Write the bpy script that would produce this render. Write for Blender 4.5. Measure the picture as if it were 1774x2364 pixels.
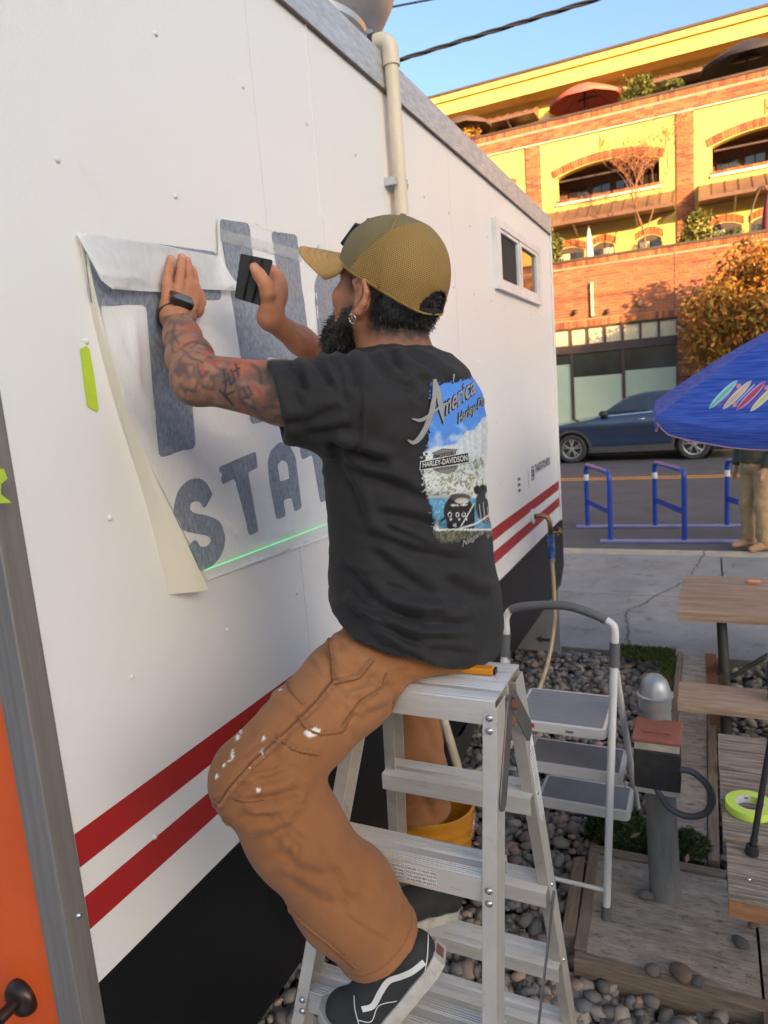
import bpy, bmesh, math, random
import numpy as np
from mathutils import Vector, Matrix, Euler
from mathutils.bvhtree import BVHTree
from mathutils.geometry import delaunay_2d_cdt, tessellate_polygon
for _o in list(bpy.data.objects): bpy.data.objects.remove(_o)
SC = bpy.context.scene; COL = SC.collection
PI = math.pi; rad = math.radians
random.seed(7); RNG = np.random.default_rng(7)

# ------------------------------------------------------------------ camera
# photograph 1774 x 2364, focal length 1600 px; +Y runs along the trailer wall, +X away from it, Z up
PW, PH, FPX, CAMH = 1774., 2364., 1600., 2.05
def _n(v): return v/np.linalg.norm(v)
_Y = _n(np.array([1635.-887., 1182.-858., -FPX])); _r = math.radians(4.57)
_Z = _n(np.cross(np.array([math.cos(_r), math.sin(_r), 0.]), _Y)); _X = np.cross(_Y, _Z)
RC = np.stack([_X, _Y, _Z]); CP = np.array([0., 0., CAMH])
cam_d = bpy.data.cameras.new('camera'); cam = bpy.data.objects.new('camera', cam_d); COL.objects.link(cam)
_m = Matrix([list(RC[0])+[0], list(RC[1])+[0], list(RC[2])+[CAMH], [0, 0, 0, 1]])
cam.matrix_world = _m
cam_d.sensor_fit = 'HORIZONTAL'; cam_d.sensor_width = 36.; cam_d.lens = 36.*FPX/PW
cam_d.clip_start = .05; cam_d.clip_end = 3000
cam_d.dof.use_dof = True; cam_d.dof.focus_distance = 1.35; cam_d.dof.aperture_fstop = 9.
SC.camera = cam
# ------------------------------------------------------------------ sky, sun, exposure
SUN_AZ, SUN_EL = 50., 11.         # degrees: azimuth from -Y towards +X, elevation
S_DIR = Vector((math.sin(rad(SUN_AZ))*math.cos(rad(SUN_EL)), -math.cos(rad(SUN_AZ))*math.cos(rad(SUN_EL)), math.sin(rad(SUN_EL))))
W = bpy.data.worlds.new('World'); SC.world = W; W.use_nodes = True
_nt = W.node_tree; _bg = _nt.nodes['Background']
_sky = _nt.nodes.new('ShaderNodeTexSky'); _sky.sky_type = 'NISHITA'; _sky.sun_disc = False
_sky.sun_elevation = rad(SUN_EL); _sky.sun_rotation = rad(180.-SUN_AZ)
_sky.air_density = 1.0; _sky.dust_density = 6.0; _sky.ozone_density = 2.2; _sky.altitude = 20
_nt.links.new(_sky.outputs[0], _bg.inputs[0]); _bg.inputs[1].default_value = .15
sun_d = bpy.data.lights.new('sun', 'SUN'); sun_d.energy = 5.0; sun_d.angle = rad(.6); sun_d.color = (1., .60, .26)
sun = bpy.data.objects.new('sun', sun_d); COL.objects.link(sun); sun.location = (12, -20, 14)
sun.rotation_euler = S_DIR.to_track_quat('Z', 'Y').to_euler()
SC.view_settings.view_transform = 'Standard'; SC.view_settings.look = 'None'
SC.view_settings.gamma = 1.; SC.view_settings.use_curve_mapping = False
SC.view_settings.exposure = 1.82
SC.render.resolution_x = 768; SC.render.resolution_y = 1024

# ------------------------------------------------------------------ pixel <-> world helpers (photo pixels onto real planes)
def ray(x, y): return RC @ np.array([x-887., -(y-1182.), -FPX])
def onX(x, y, X): d = ray(x, y); return CP + d*(X-CP[0])/d[0]
def onY(x, y, Y): d = ray(x, y); return CP + d*(Y-CP[1])/d[1]
def onZ(x, y, Z): d = ray(x, y); return CP + d*(Z-CP[2])/d[2]
def dep(x, y, D): return CP + ray(x, y)*D/FPX
def proj(P):
    c = (np.atleast_2d(np.asarray(P, float))-CP) @ RC
    return np.stack([887.+FPX*c[:, 0]/-c[:, 2], 1182.-FPX*c[:, 1]/-c[:, 2]], 1)

# ------------------------------------------------------------------ materials
MAT = {}
def nd(nt, t, **k):
    n = nt.nodes.new(t)
    for a, b in k.items(): setattr(n, a, b)
    return n
def mat(name, c1, c2=None, rough=.6, metal=0., scale=6., detail=4., stretch=(1, 1, 1), bump=0., bscale=None, bstretch=None,
        r2=None, spec=.5, coat=0., attr=None, rnd=None, lo=.35, hi=.65, trans=0., sheen=0., dirt=None):
    if name in MAT: return MAT[name]
    m = bpy.data.materials.new(name); m.use_nodes = True; nt = m.node_tree; p = nt.nodes['Principled BSDF']; L = nt.links.new
    tc = nd(nt, 'ShaderNodeTexCoord'); mp = nd(nt, 'ShaderNodeMapping'); mp.inputs['Scale'].default_value = stretch
    L(tc.outputs['Object'], mp.inputs[0])
    nz = nd(nt, 'ShaderNodeTexNoise'); nz.inputs['Scale'].default_value = scale; nz.inputs['Detail'].default_value = detail
    nz.inputs['Roughness'].default_value = .6; L(mp.outputs[0], nz.inputs['Vector'])
    mr = nd(nt, 'ShaderNodeMapRange'); mr.inputs[1].default_value = lo; mr.inputs[2].default_value = hi; L(nz.outputs['Fac'], mr.inputs[0])
    mx = nd(nt, 'ShaderNodeMix', data_type='RGBA'); L(mr.outputs[0], mx.inputs[0])
    c2 = c2 or tuple(v*.82 for v in c1)
    mx.inputs[6].default_value = (*c1, 1); mx.inputs[7].default_value = (*c2, 1)
    out = mx.outputs[2]
    if attr:
        a = nd(nt, 'ShaderNodeAttribute', attribute_name=attr); m2 = nd(nt, 'ShaderNodeMix', data_type='RGBA', blend_type='MULTIPLY')
        m2.inputs[0].default_value = 1.; L(out, m2.inputs[6]); L(a.outputs['Color'], m2.inputs[7]); out = m2.outputs[2]
    if rnd:
        oi = nd(nt, 'ShaderNodeObjectInfo'); cr = nd(nt, 'ShaderNodeValToRGB'); L(oi.outputs['Random'], cr.inputs[0])
        cr.color_ramp.interpolation = 'LINEAR'
        els = cr.color_ramp.elements
        while len(els) < len(rnd): els.new(.5)
        for i, c in enumerate(rnd): els[i].position = i/(len(rnd)-1); els[i].color = (*c, 1)
        m2 = nd(nt, 'ShaderNodeMix', data_type='RGBA', blend_type='MULTIPLY'); m2.inputs[0].default_value = 1.
        L(out, m2.inputs[6]); L(cr.outputs[0], m2.inputs[7]); out = m2.outputs[2]
    if dirt:      # (colour, scale, lo, hi): blotches of dirt or wear with a shape of their own
        n3 = nd(nt, 'ShaderNodeTexNoise'); n3.inputs['Scale'].default_value = dirt[1]; n3.inputs['Detail'].default_value = 7; n3.inputs['Roughness'].default_value = .7
        L(mp.outputs[0], n3.inputs['Vector'])
        r3 = nd(nt, 'ShaderNodeMapRange'); r3.inputs[1].default_value = dirt[2]; r3.inputs[2].default_value = dirt[3]; L(n3.outputs['Fac'], r3.inputs[0])
        m3 = nd(nt, 'ShaderNodeMix', data_type='RGBA'); L(r3.outputs[0], m3.inputs[0]); L(out, m3.inputs[6]); m3.inputs[7].default_value = (*dirt[0], 1); out = m3.outputs[2]
    L(out, p.inputs['Base Color'])
    p.inputs['Metallic'].default_value = metal; p.inputs['Specular IOR Level'].default_value = spec
    if r2 is None: p.inputs['Roughness'].default_value = rough
    else:
        q = nd(nt, 'ShaderNodeMapRange'); L(mr.outputs[0], q.inputs[0]); q.inputs[3].default_value = rough; q.inputs[4].default_value = r2; L(q.outputs[0], p.inputs['Roughness'])
    if coat: p.inputs['Coat Weight'].default_value = coat; p.inputs['Coat Roughness'].default_value = .04
    if sheen: p.inputs['Sheen Weight'].default_value = sheen
    if trans: p.inputs['Transmission Weight'].default_value = trans
    if bump:
        mb = nd(nt, 'ShaderNodeMapping'); mb.inputs['Scale'].default_value = bstretch or stretch; L(tc.outputs['Object'], mb.inputs[0])
        n2 = nd(nt, 'ShaderNodeTexNoise'); n2.inputs['Scale'].default_value = bscale or scale*4; n2.inputs['Detail'].default_value = 5; L(mb.outputs[0], n2.inputs['Vector'])
        b = nd(nt, 'ShaderNodeBump'); b.inputs['Strength'].default_value = 1.; b.inputs['Distance'].default_value = bump; L(n2.outputs['Fac'], b.inputs['Height']); L(b.outputs[0], p.inputs['Normal'])
    MAT[name] = m; return m
def matcol(name, rough=.8, spec=.3, bump=0., bscale=60, sheen=0., coat=0., sss=0., trans=0.):
    """material whose colour is the mesh's own 'Col' attribute"""
    if name in MAT: return MAT[name]
    m = bpy.data.materials.new(name); m.use_nodes = True; nt = m.node_tree; p = nt.nodes['Principled BSDF']; L = nt.links.new
    a = nd(nt, 'ShaderNodeAttribute', attribute_name='Col'); L(a.outputs['Color'], p.inputs['Base Color'])
    p.inputs['Roughness'].default_value = rough; p.inputs['Specular IOR Level'].default_value = spec
    if sheen: p.inputs['Sheen Weight'].default_value = sheen
    if coat: p.inputs['Coat Weight'].default_value = coat
    if sss: p.inputs['Subsurface Weight'].default_value = sss; p.inputs['Subsurface Radius'].default_value = (.012, .005, .003); p.inputs['Subsurface Scale'].default_value = 1.
    if bump:
        tc = nd(nt, 'ShaderNodeTexCoord'); n2 = nd(nt, 'ShaderNodeTexNoise'); n2.inputs['Scale'].default_value = bscale; n2.inputs['Detail'].default_value = 4; L(tc.outputs['Object'], n2.inputs['Vector'])
        b = nd(nt, 'ShaderNodeBump'); b.inputs['Strength'].default_value = 1.; b.inputs['Distance'].default_value = bump; L(n2.outputs['Fac'], b.inputs['Height']); L(b.outputs[0], p.inputs['Normal'])
    if trans:
        t = nd(nt, 'ShaderNodeBsdfTranslucent'); L(a.outputs['Color'], t.inputs[0]); ms = nd(nt, 'ShaderNodeMixShader'); ms.inputs[0].default_value = trans
        L(p.outputs[0], ms.inputs[1]); L(t.outputs[0], ms.inputs[2]); L(ms.outputs[0], nt.nodes['Material Output'].inputs[0])
    MAT[name] = m; return m
def s2l(r, g, b): return tuple(((v/255.)/12.92 if v <= 10 else ((v/255.+.055)/1.055)**2.4) for v in (r, g, b))

# ------------------------------------------------------------------ objects
def tag(o, label=None, cat=None, group=None, kind=None):
    if label: o['label'] = label
    if cat: o['category'] = cat
    if group: o['group'] = group
    if kind: o['kind'] = kind
    return o
def thing(name, label, cat, loc=(0, 0, 0), group=None):
    o = bpy.data.objects.new(name, None); COL.objects.link(o); o.location = loc; o.empty_display_size = .1
    return tag(o, label, cat, group)
def wmat(o):
    m = Matrix.Translation(o.location) @ o.rotation_euler.to_matrix().to_4x4()
    return m if o.parent is None else wmat(o.parent) @ o.matrix_parent_inverse @ m
def place(o, parent):
    """parent without moving: mesh coordinates stay world coordinates"""
    if parent is not None:
        o.parent = parent
        o.matrix_parent_inverse = wmat(parent).inverted()
    return o
def link(name, me, m=None, parent=None, smooth=False, bevel=0., label=None, cat=None, group=None, kind=None, angle=None):
    o = bpy.data.objects.new(name, me); COL.objects.link(o)
    if m is not None and not me.materials: me.materials.append(m if not isinstance(m, str) else MAT[m])
    if smooth: me.polygons.foreach_set('use_smooth', [True]*len(me.polygons))
    if angle is not None: me.set_sharp_from_angle(angle=rad(angle))
    if bevel:
        b = o.modifiers.new('bevel', 'BEVEL'); b.width = bevel; b.segments = 2; b.limit_method = 'ANGLE'; b.angle_limit = rad(40)
    place(o, parent); return tag(o, label, cat, group, kind)
def frame(d, up=(0, 0, 1)):
    d = Vector(d).normalized(); u = Vector(up)
    if abs(d.dot(u)) > .98: u = Vector((0, 1, 0)) if abs(d.y) < .9 else Vector((1, 0, 0))
    a = u.cross(d).normalized(); b = d.cross(a).normalized(); return d, a, b
class MB:
    def __init__(s): s.v = []; s.f = []; s.c = []
    def add(s, v, f, col=None):
        n = len(s.v); s.v += [tuple(p) for p in v]; s.f += [tuple(i+n for i in q) for q in f]
        if col is not None: s.c += [col]*len(v)
        return s
    def box(s, lo, hi, M=None, col=None):
        x0, y0, z0 = lo; x1, y1, z1 = hi
        v = [(x0, y0, z0), (x1, y0, z0), (x1, y1, z0), (x0, y1, z0), (x0, y0, z1), (x1, y0, z1), (x1, y1, z1), (x0, y1, z1)]
        if M is not None: v = [M @ Vector(p) for p in v]
        return s.add(v, [(0, 3, 2, 1), (4, 5, 6, 7), (0, 1, 5, 4), (1, 2, 6, 5), (2, 3, 7, 6), (3, 0, 4, 7)], col)
    def bar(s, a, b, w, h, up=(0, 0, 1), col=None):
        """rectangular bar from a to b, w across, h along up"""
        a = Vector(a); b = Vector(b); d, x, y = frame(b-a, up)
        v = [p + x*(i*w/2) + y*(j*h/2) for p in (a, b) for i, j in ((-1, -1), (1, -1), (1, 1), (-1, 1))]
        return s.add(v, [(0, 3, 2, 1), (4, 5, 6, 7), (0, 1, 5, 4), (1, 2, 6, 5), (2, 3, 7, 6), (3, 0, 4, 7)], col)
    def tube(s, path, r, n=10, caps=True, col=None):
        P = [Vector(p) for p in path]; R = r if isinstance(r, (list, tuple)) else [r]*len(P)
        d0 = (P[1]-P[0]).normalized(); _, a, b = frame(d0); v = []
        for i, p in enumerate(P):
            d = (P[min(i+1, len(P)-1)]-P[max(i-1, 0)]).normalized()
            a = (a-d*a.dot(d)).normalized(); b = d.cross(a)
            v += [p+(a*math.cos(t*2*PI/n)+b*math.sin(t*2*PI/n))*R[i] for t in range(n)]
        f = [(i*n+t, i*n+(t+1) % n, (i+1)*n+(t+1) % n, (i+1)*n+t) for i in range(len(P)-1) for t in range(n)]
        if caps: f += [tuple(range(n-1, -1, -1)), tuple(range((len(P)-1)*n, len(P)*n))]
        return s.add(v, f, col)
    def lathe(s, prof, base, axis=(0, 0, 1), n=24, col=None, closed=False):
        """prof: list of (radius, height) along axis from base"""
        base = Vector(base); d, a, b = frame(axis); v = []
        for r, h in prof: v += [base+d*h+(a*math.cos(t*2*PI/n)+b*math.sin(t*2*PI/n))*r for t in range(n)]
        m = len(prof); f = [(i*n+t, i*n+(t+1) % n, (i+1)*n+(t+1) % n, (i+1)*n+t) for i in range(m-1) for t in range(n)]
        if closed: f += [((m-1)*n+t, (m-1)*n+(t+1) % n, (t+1) % n, t) for t in range(n)]
        return s.add(v, f, col)
    def prism(s, poly, O, U, V, N, t, col=None):
        """polygon (u,v) in frame O,U,V thickened t along N"""
        O, U, V, N = map(Vector, (O, U, V, N)); n = len(poly)
        v = [O+U*p[0]+V*p[1] for p in poly]+[O+U*p[0]+V*p[1]+N*t for p in poly]
        tri = tessellate_polygon([[Vector((p[0], p[1], 0)) for p in poly]])
        f = [tuple(q) for q in tri]+[tuple(i+n for i in reversed(q)) for q in tri]+[(i, (i+1) % n, (i+1) % n+n, i+n) for i in range(n)]
        return s.add(v, f, col)
    def extr(s, prof, a, b, X, Y, col=None):
        """closed 2-D profile extruded from a to b; profile axes X, Y"""
        a, b, X, Y = map(Vector, (a, b, X, Y)); n = len(prof)
        v = [p+X*q[0]+Y*q[1] for p in (a, b) for q in prof]
        tri = tessellate_polygon([[Vector((p[0], p[1], 0)) for p in prof]])
        f = [tuple(q) for q in tri]+[tuple(i+n for i in reversed(q)) for q in tri]+[(i, (i+1) % n, (i+1) % n+n, i+n) for i in range(n)]
        return s.add(v, f, col)
    def grid(s, P, col=None, wrap=False):
        r = len(P); c = len(P[0]); v = [p for row in P for p in row]
        f = [(i*c+j, i*c+(j+1) % c, (i+1)*c+(j+1) % c, (i+1)*c+j) for i in range(r-1) for j in range(c if wrap else c-1)]
        return s.add(v, f, col)
    def mesh(s, name='m', fix=True):
        me = bpy.data.meshes.new(name); me.from_pydata(s.v, [], s.f)
        if s.c and len(s.c) == len(s.v):
            at = me.color_attributes.new('Col', 'FLOAT_COLOR', 'POINT'); at.data.foreach_set('color', np.array([(*c, 1.) for c in s.c], dtype=np.float32).ravel())
        if fix:
            bm = bmesh.new(); bm.from_mesh(me); bmesh.ops.recalc_face_normals(bm, faces=bm.faces); bm.to_mesh(me); bm.free()
        me.update(); return me
    def build(s, name, m=None, parent=None, fix=True, **k): return link(name, s.mesh(name, fix), m, parent, **k)
def npmesh(name, v, f, col=None):
    me = bpy.data.meshes.new(name); v = np.asarray(v, np.float32); f = np.asarray(f, np.int32)
    me.vertices.add(len(v)); me.vertices.foreach_set('co', v.ravel())
    k = f.shape[1]; me.loops.add(f.size); me.loops.foreach_set('vertex_index', f.ravel())
    me.polygons.add(len(f)); me.polygons.foreach_set('loop_start', np.arange(0, f.size, k, dtype=np.int32)); me.polygons.foreach_set('loop_total', np.full(len(f), k, np.int32))
    if col is not None:
        at = me.color_attributes.new('Col', 'FLOAT_COLOR', 'POINT'); c = np.ones((len(v), 4), np.float32); c[:, :3] = col; at.data.foreach_set('color', c.ravel())
    me.update(calc_edges=True); me.validate(); return me
def copy_tree(o, parent=None, move=(0, 0, 0)):
    c = o.copy(); COL.objects.link(c); c.location = Vector(o.location)+Vector(move) if parent is None else o.location
    if parent is not None: c.parent = parent
    for ch in list(o.children): copy_tree(ch, c)
    return c
def arc(p0, p1, p2, n=8):
    """quadratic bezier points"""
    p0, p1, p2 = map(lambda q: np.array(q, float), (p0, p1, p2)); return [tuple((1-t)**2*p0+2*t*(1-t)*p1+t*t*p2) for t in np.linspace(0, 1, n)]
def spline(pts, n=12):
    """Catmull-Rom through points"""
    P = [np.array(p, float) for p in pts]; P = [2*P[0]-P[1]]+P+[2*P[-1]-P[-2]]; out = []
    for i in range(1, len(P)-2):
        for t in np.linspace(0, 1, n, endpoint=False):
            a, b, c, d = P[i-1:i+3]; out.append(tuple(.5*((2*b)+(c-a)*t+(2*a-5*b+4*c-d)*t*t+(3*b-a-3*c+d)*t**3)))
    out.append(tuple(P[-2])); return out
def smooth_noise(P, scale, seed=0, octv=3):
    """cheap value noise on points (N,3)"""
    P = np.asarray(P, float)*scale; tot = np.zeros(len(P)); amp = 1.; nrm = 0
    for o in range(octv):
        q = P*2**o+seed*17.3; i = np.floor(q).astype(np.int64); f = q-i; f = f*f*(3-2*f); acc = 0
        for dx in (0, 1):
            for dy in (0, 1):
                for dz in (0, 1):
                    h = (i[:, 0]+dx)*374761393+(i[:, 1]+dy)*668265263+(i[:, 2]+dz)*2147483647+seed*1013
                    h = (h ^ (h >> 13))*1274126177; h = (h ^ (h >> 16)) & 0xffff
                    w = (f[:, 0] if dx else 1-f[:, 0])*(f[:, 1] if dy else 1-f[:, 1])*(f[:, 2] if dz else 1-f[:, 2])
                    acc = acc+w*h/65535.
        tot += amp*acc; nrm += amp; amp *= .5
    return tot/nrm
def foliage(center, radii, n, size, cols, seed, bottom=-1., shell=.5, droop=.3, clumps=14):
    """leaf cards gathered in clumps through an ellipsoid volume"""
    r = np.random.default_rng(seed); center = np.array(center); radii = np.array(radii)
    cc = []
    while len(cc) < clumps:
        p = r.normal(size=3); p /= np.linalg.norm(p); p *= r.uniform(shell, .92)
        if p[2] > bottom: cc.append(p)
    cc = np.array(cc); cs = r.uniform(.22, .42, clumps); cb = r.uniform(.75, 1.15, clumps); V = []; F = []; C = []
    k = r.integers(0, clumps, n); d = r.normal(size=(n, 3)); d /= np.linalg.norm(d, axis=1)[:, None]
    P = center+(cc[k]+d*(cs[k]*r.uniform(.2, 1., n)**.5)[:, None])*radii
    t = r.normal(size=(n, 3)); t[:, 2] -= droop; t /= np.linalg.norm(t, axis=1)[:, None]
    w = np.cross(t, r.normal(size=(n, 3))); w /= np.linalg.norm(w, axis=1)[:, None]
    s = size*r.uniform(.6, 1.3, n)[:, None]; nn = np.cross(t, w)
    V = np.stack([P-t*s, P+w*s*.42+nn*s*.08, P+t*s, P-w*s*.42+nn*s*.08], 1).reshape(-1, 3)
    F = np.arange(4*n).reshape(-1, 4); cols = np.array(cols); ci = r.integers(0, len(cols), n)
    C = np.repeat(cols[ci]*(cb[k]*r.uniform(.75, 1.2, n))[:, None], 4, 0)
    return V, F, C
# ------------------------------------------------------------------ implicit-surface modelling for bodies and cloth
class SDF:
    def __init__(s, lo, hi, h):
        s.h = h; s.lo = np.array(lo, float); s.n = np.ceil((np.array(hi)-s.lo)/h).astype(int)+1
        s.d = np.full(s.n, .5, np.float32)
    def block(s, lo, hi):
        a = np.clip(np.floor((np.array(lo)-s.lo)/s.h).astype(int), 0, s.n); b = np.clip(np.ceil((np.array(hi)-s.lo)/s.h).astype(int)+1, 0, s.n)
        if np.any(b <= a): return None, None
        ax = [s.lo[i]+np.arange(a[i], b[i])*s.h for i in range(3)]
        return (slice(a[0], b[0]), slice(a[1], b[1]), slice(a[2], b[2])), np.stack(np.meshgrid(*ax, indexing='ij'), -1)
    def put(s, fn, lo, hi, k=.02, mode='u'):
        pad = k+.03 if mode == 'u' else 0; sl, P = s.block(np.array(lo)-pad, np.array(hi)+pad)
        if sl is None: return
        a = s.d[sl]; b = fn(P)
        if mode == 'u': hh = np.clip(k-np.abs(a-b), 0, None)/max(k, 1e-6); s.d[sl] = np.minimum(a, b)-hh*hh*k*.25
        else: hh = np.clip(k-np.abs(a+b), 0, None)/max(k, 1e-6); s.d[sl] = np.maximum(a, -b)+hh*hh*k*.25
    def cap(s, a, b, ra, rb, k=.02, flat=None, mode='u'):
        a, b = np.array(a, float), np.array(b, float); L = b-a; l2 = max(L@L, 1e-9); r = max(ra, rb)
        def fn(P):
            q = P-a; t = np.clip((q@L)/l2, 0, 1); e = q-t[..., None]*L
            if flat is not None:   # squash across a direction: (dir, factor)
                u = np.array(flat[0], float); u /= np.linalg.norm(u); c = e@u; e = e+(c*(1./flat[1]-1))[..., None]*u
            return (np.sqrt((e*e).sum(-1))-(ra+(rb-ra)*t)).astype(np.float32)
        s.put(fn, np.minimum(a, b)-r, np.maximum(a, b)+r, k, mode)
    def chain(s, pts, rs, k=.015, mode='u', flat=None):
        for i in range(len(pts)-1): s.cap(pts[i], pts[i+1], rs[i], rs[i+1], k, flat, mode)
    def ell(s, c, r, M=None, k=.02, mode='u'):
        c = np.array(c, float); r = np.array(r, float); M = np.eye(3) if M is None else np.array(M); R = r.max()
        def fn(P):
            q = (P-c)@M.T/r; l = np.sqrt((q*q).sum(-1)); g = np.sqrt(((q/r)**2).sum(-1)); return (l*(l-1)/np.maximum(g, 1e-6)).astype(np.float32)
        s.put(fn, c-R, c+R, k, mode)
    def stack(s, rows, k=.02, mode='u'):
        """stacked ellipses: rows of (z, cx, cy, rx, ry[, rot])"""
        rows = sorted(rows); A = np.array([list(q)+[0]*(6-len(q)) for q in rows]); z0, z1 = A[0, 0], A[-1, 0]
        def fn(P):
            z = np.clip(P[..., 2], z0, z1); g = [np.interp(z, A[:, 0], A[:, i]) for i in range(1, 6)]
            dx = P[..., 0]-g[0]; dy = P[..., 1]-g[1]; c, n = np.cos(g[4]), np.sin(g[4]); u = (dx*c+dy*n)/g[2]; v = (-dx*n+dy*c)/g[3]
            l = np.sqrt(u*u+v*v); gr = np.sqrt((u/g[2])**2+(v/g[3])**2); d = l*(l-1)/np.maximum(gr, 1e-4)
            dz = np.maximum(z0-P[..., 2], P[..., 2]-z1); o = np.maximum(d, dz); m = (d > 0) & (dz > 0)
            return np.where(m, np.sqrt(np.maximum(d, 0)**2+np.maximum(dz, 0)**2), o).astype(np.float32)
        R = A[:, 3:5].max(); s.put(fn, (A[:, 1].min()-R, A[:, 2].min()-R, z0), (A[:, 1].max()+R, A[:, 2].max()+R, z1), k, mode)
    def plane(s, p, n, k=.004, lo=None, hi=None):
        """remove everything on the +n side of the plane"""
        p, n = np.array(p, float), np.array(n, float); n /= np.linalg.norm(n)
        s.put(lambda P: (-(P-p)@n).astype(np.float32), lo if lo is not None else s.lo, hi if hi is not None else s.lo+s.n*s.h, k, 'd')
    def mesh(s):
        d = s.d; d[0] = d[-1] = .1; d[:, 0] = d[:, -1] = .1; d[:, :, 0] = d[:, :, -1] = .1
        ins = d < 0; nx, ny, nz = d.shape
        cnt = np.zeros((nx-1, ny-1, nz-1), np.int8)
        for i in (0, 1):
            for j in (0, 1):
                for k in (0, 1): cnt += ins[i:nx-1+i, j:ny-1+j, k:nz-1+k]
        act = (cnt > 0) & (cnt < 8); idx = np.full(act.shape, -1, np.int64); I = np.argwhere(act); idx[act] = np.arange(len(I))
        acc = np.zeros((len(I), 3)); num = np.zeros(len(I)); C = [(i, j, k) for i in (0, 1) for j in (0, 1) for k in (0, 1)]
        for a in C:
            for ax in range(3):
                if a[ax]: continue
                b = list(a); b[ax] = 1
                da = d[I[:, 0]+a[0], I[:, 1]+a[1], I[:, 2]+a[2]]; db = d[I[:, 0]+b[0], I[:, 1]+b[1], I[:, 2]+b[2]]
                m = (da < 0) != (db < 0); t = np.where(m, da/np.where(m, da-db, 1), 0)
                p = np.tile(np.array(a, float), (len(I), 1)); p[:, ax] += t; acc += p*m[:, None]; num += m
        V = s.lo+(I+acc/num[:, None])*s.h; F = []
        for ax in range(3):
            o = [x for x in range(3) if x != ax]; sl0 = [slice(None)]*3; sl1 = [slice(None)]*3; sl0[ax] = slice(0, -1); sl1[ax] = slice(1, None)
            a, b = ins[tuple(sl0)], ins[tuple(sl1)]; E = np.argwhere(a != b)
            E = E[(E[:, o[0]] > 0) & (E[:, o[1]] > 0) & (E[:, o[0]] < d.shape[o[0]]-1) & (E[:, o[1]] < d.shape[o[1]]-1)]
            fl = a[E[:, 0], E[:, 1], E[:, 2]]; q = []
            for u, v in ((-1, -1), (0, -1), (0, 0), (-1, 0)):
                g = E.copy(); g[:, o[0]] += u; g[:, o[1]] += v; q.append(idx[g[:, 0], g[:, 1], g[:, 2]])
            q = np.stack(q, 1); flip = fl if ax != 1 else ~fl; q[~flip] = q[~flip][:, ::-1]; F.append(q)
        F = np.concatenate(F); F = F[(F >= 0).all(1)]; return V, F
def vnormals(V, F):
    n = np.cross(V[F[:, 2]]-V[F[:, 0]], V[F[:, 3]]-V[F[:, 1]]); N = np.zeros_like(V)
    for i in range(4): np.add.at(N, F[:, i], n)
    return N/np.maximum(np.linalg.norm(N, axis=1), 1e-9)[:, None]
def relax(V, F, it=2, w=.5):
    e = np.concatenate([F[:, [0, 1]], F[:, [1, 2]], F[:, [2, 3]], F[:, [3, 0]]]); e = np.concatenate([e, e[:, ::-1]])
    for _ in range(it):
        A = np.zeros_like(V); c = np.zeros(len(V)); np.add.at(A, e[:, 0], V[e[:, 1]]); np.add.at(c, e[:, 0], 1); V = V*(1-w)+w*A/np.maximum(c, 1)[:, None]
    return V
def segdist(Q, poly):
    """distance of 2-D/3-D points Q to a polyline, and arc parameter 0..1"""
    best = np.full(len(Q), 1e9); par = np.zeros(len(Q)); n = len(poly)-1
    for i in range(n):
        a, b = np.array(poly[i], float), np.array(poly[i+1], float); L = b-a; t = np.clip((Q-a)@L/max(L@L, 1e-9), 0, 1); d = np.linalg.norm(Q-a-t[:, None]*L, axis=1)
        m = d < best; best[m] = d[m]; par[m] = (i+t[m])/n
    return best, par
# ================================================================== SETTING: ground, road, pavements
mat('soil', (.055, .045, .035), (.03, .026, .02), rough=.95, scale=9, bump=.01)
mat('asphalt', (.105, .098, .096), (.078, .073, .072), rough=.85, scale=1.6, detail=8, bump=.004, bscale=160, dirt=((.15, .145, .14), 40, .58, .75))
mat('concrete_slab', (.31, .285, .26), (.215, .20, .185), rough=.9, scale=1.7, detail=9, bump=.003, bscale=60, dirt=((.13, .12, .11), 5., .54, .74))
mat('concrete_rough', (.42, .365, .30), (.25, .215, .18), rough=.95, scale=20, detail=10, stretch=(.6, 1.5, 1), bump=.007, bscale=55, bstretch=(.28, 2.0, 1), dirt=((.12, .105, .09), 34., .55, .66))
mat('kerb_paint', (.50, .40, .24), (.33, .30, .26), rough=.85, scale=5, detail=8)
mat('road_yellow', (.78, .34, .05), (.62, .27, .05), rough=.7, scale=14, dirt=((.2, .15, .1), 30, .62, .8))
mat('crack', (.10, .095, .09), rough=1.)
mat('timber', (.27, .205, .15), (.16, .12, .09), rough=.9, scale=12, stretch=(9, .7, 9), bump=.004, bscale=30, bstretch=(9, .6, 9))
mat('timber_x', (.27, .205, .15), (.16, .12, .09), rough=.9, scale=12, stretch=(.7, 9, 9), bump=.004, bscale=30, bstretch=(.6, 9, 9))
mat('moss', (.10, .14, .03), (.06, .09, .02), rough=.95, scale=30, bump=.01)
def struct(name, mb, m, parent=None, **k): return mb.build(name, m, parent, kind='structure', **k)
b = MB(); b.add([(-900, -900, -.12), (900, -900, -.12), (900, 900, -.12), (-900, 900, -.12)], [(0, 1, 2, 3)]); struct('ground', b, 'soil')
b = MB(); b.box((-120, 8.72, -.11), (120, 20.4, -.03)); struct('road', b, 'asphalt')
b = MB(); b.box((-120, 20.4, -.11), (120, 28, .12)); struct('far_pavement', b, 'concrete_slab')
mat('bounce_concrete', (.50, .465, .42), (.40, .37, .335), rough=.9, scale=1.2, detail=8, bump=.003, bscale=50, dirt=((.30, .28, .25), 4., .58, .8))
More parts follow.
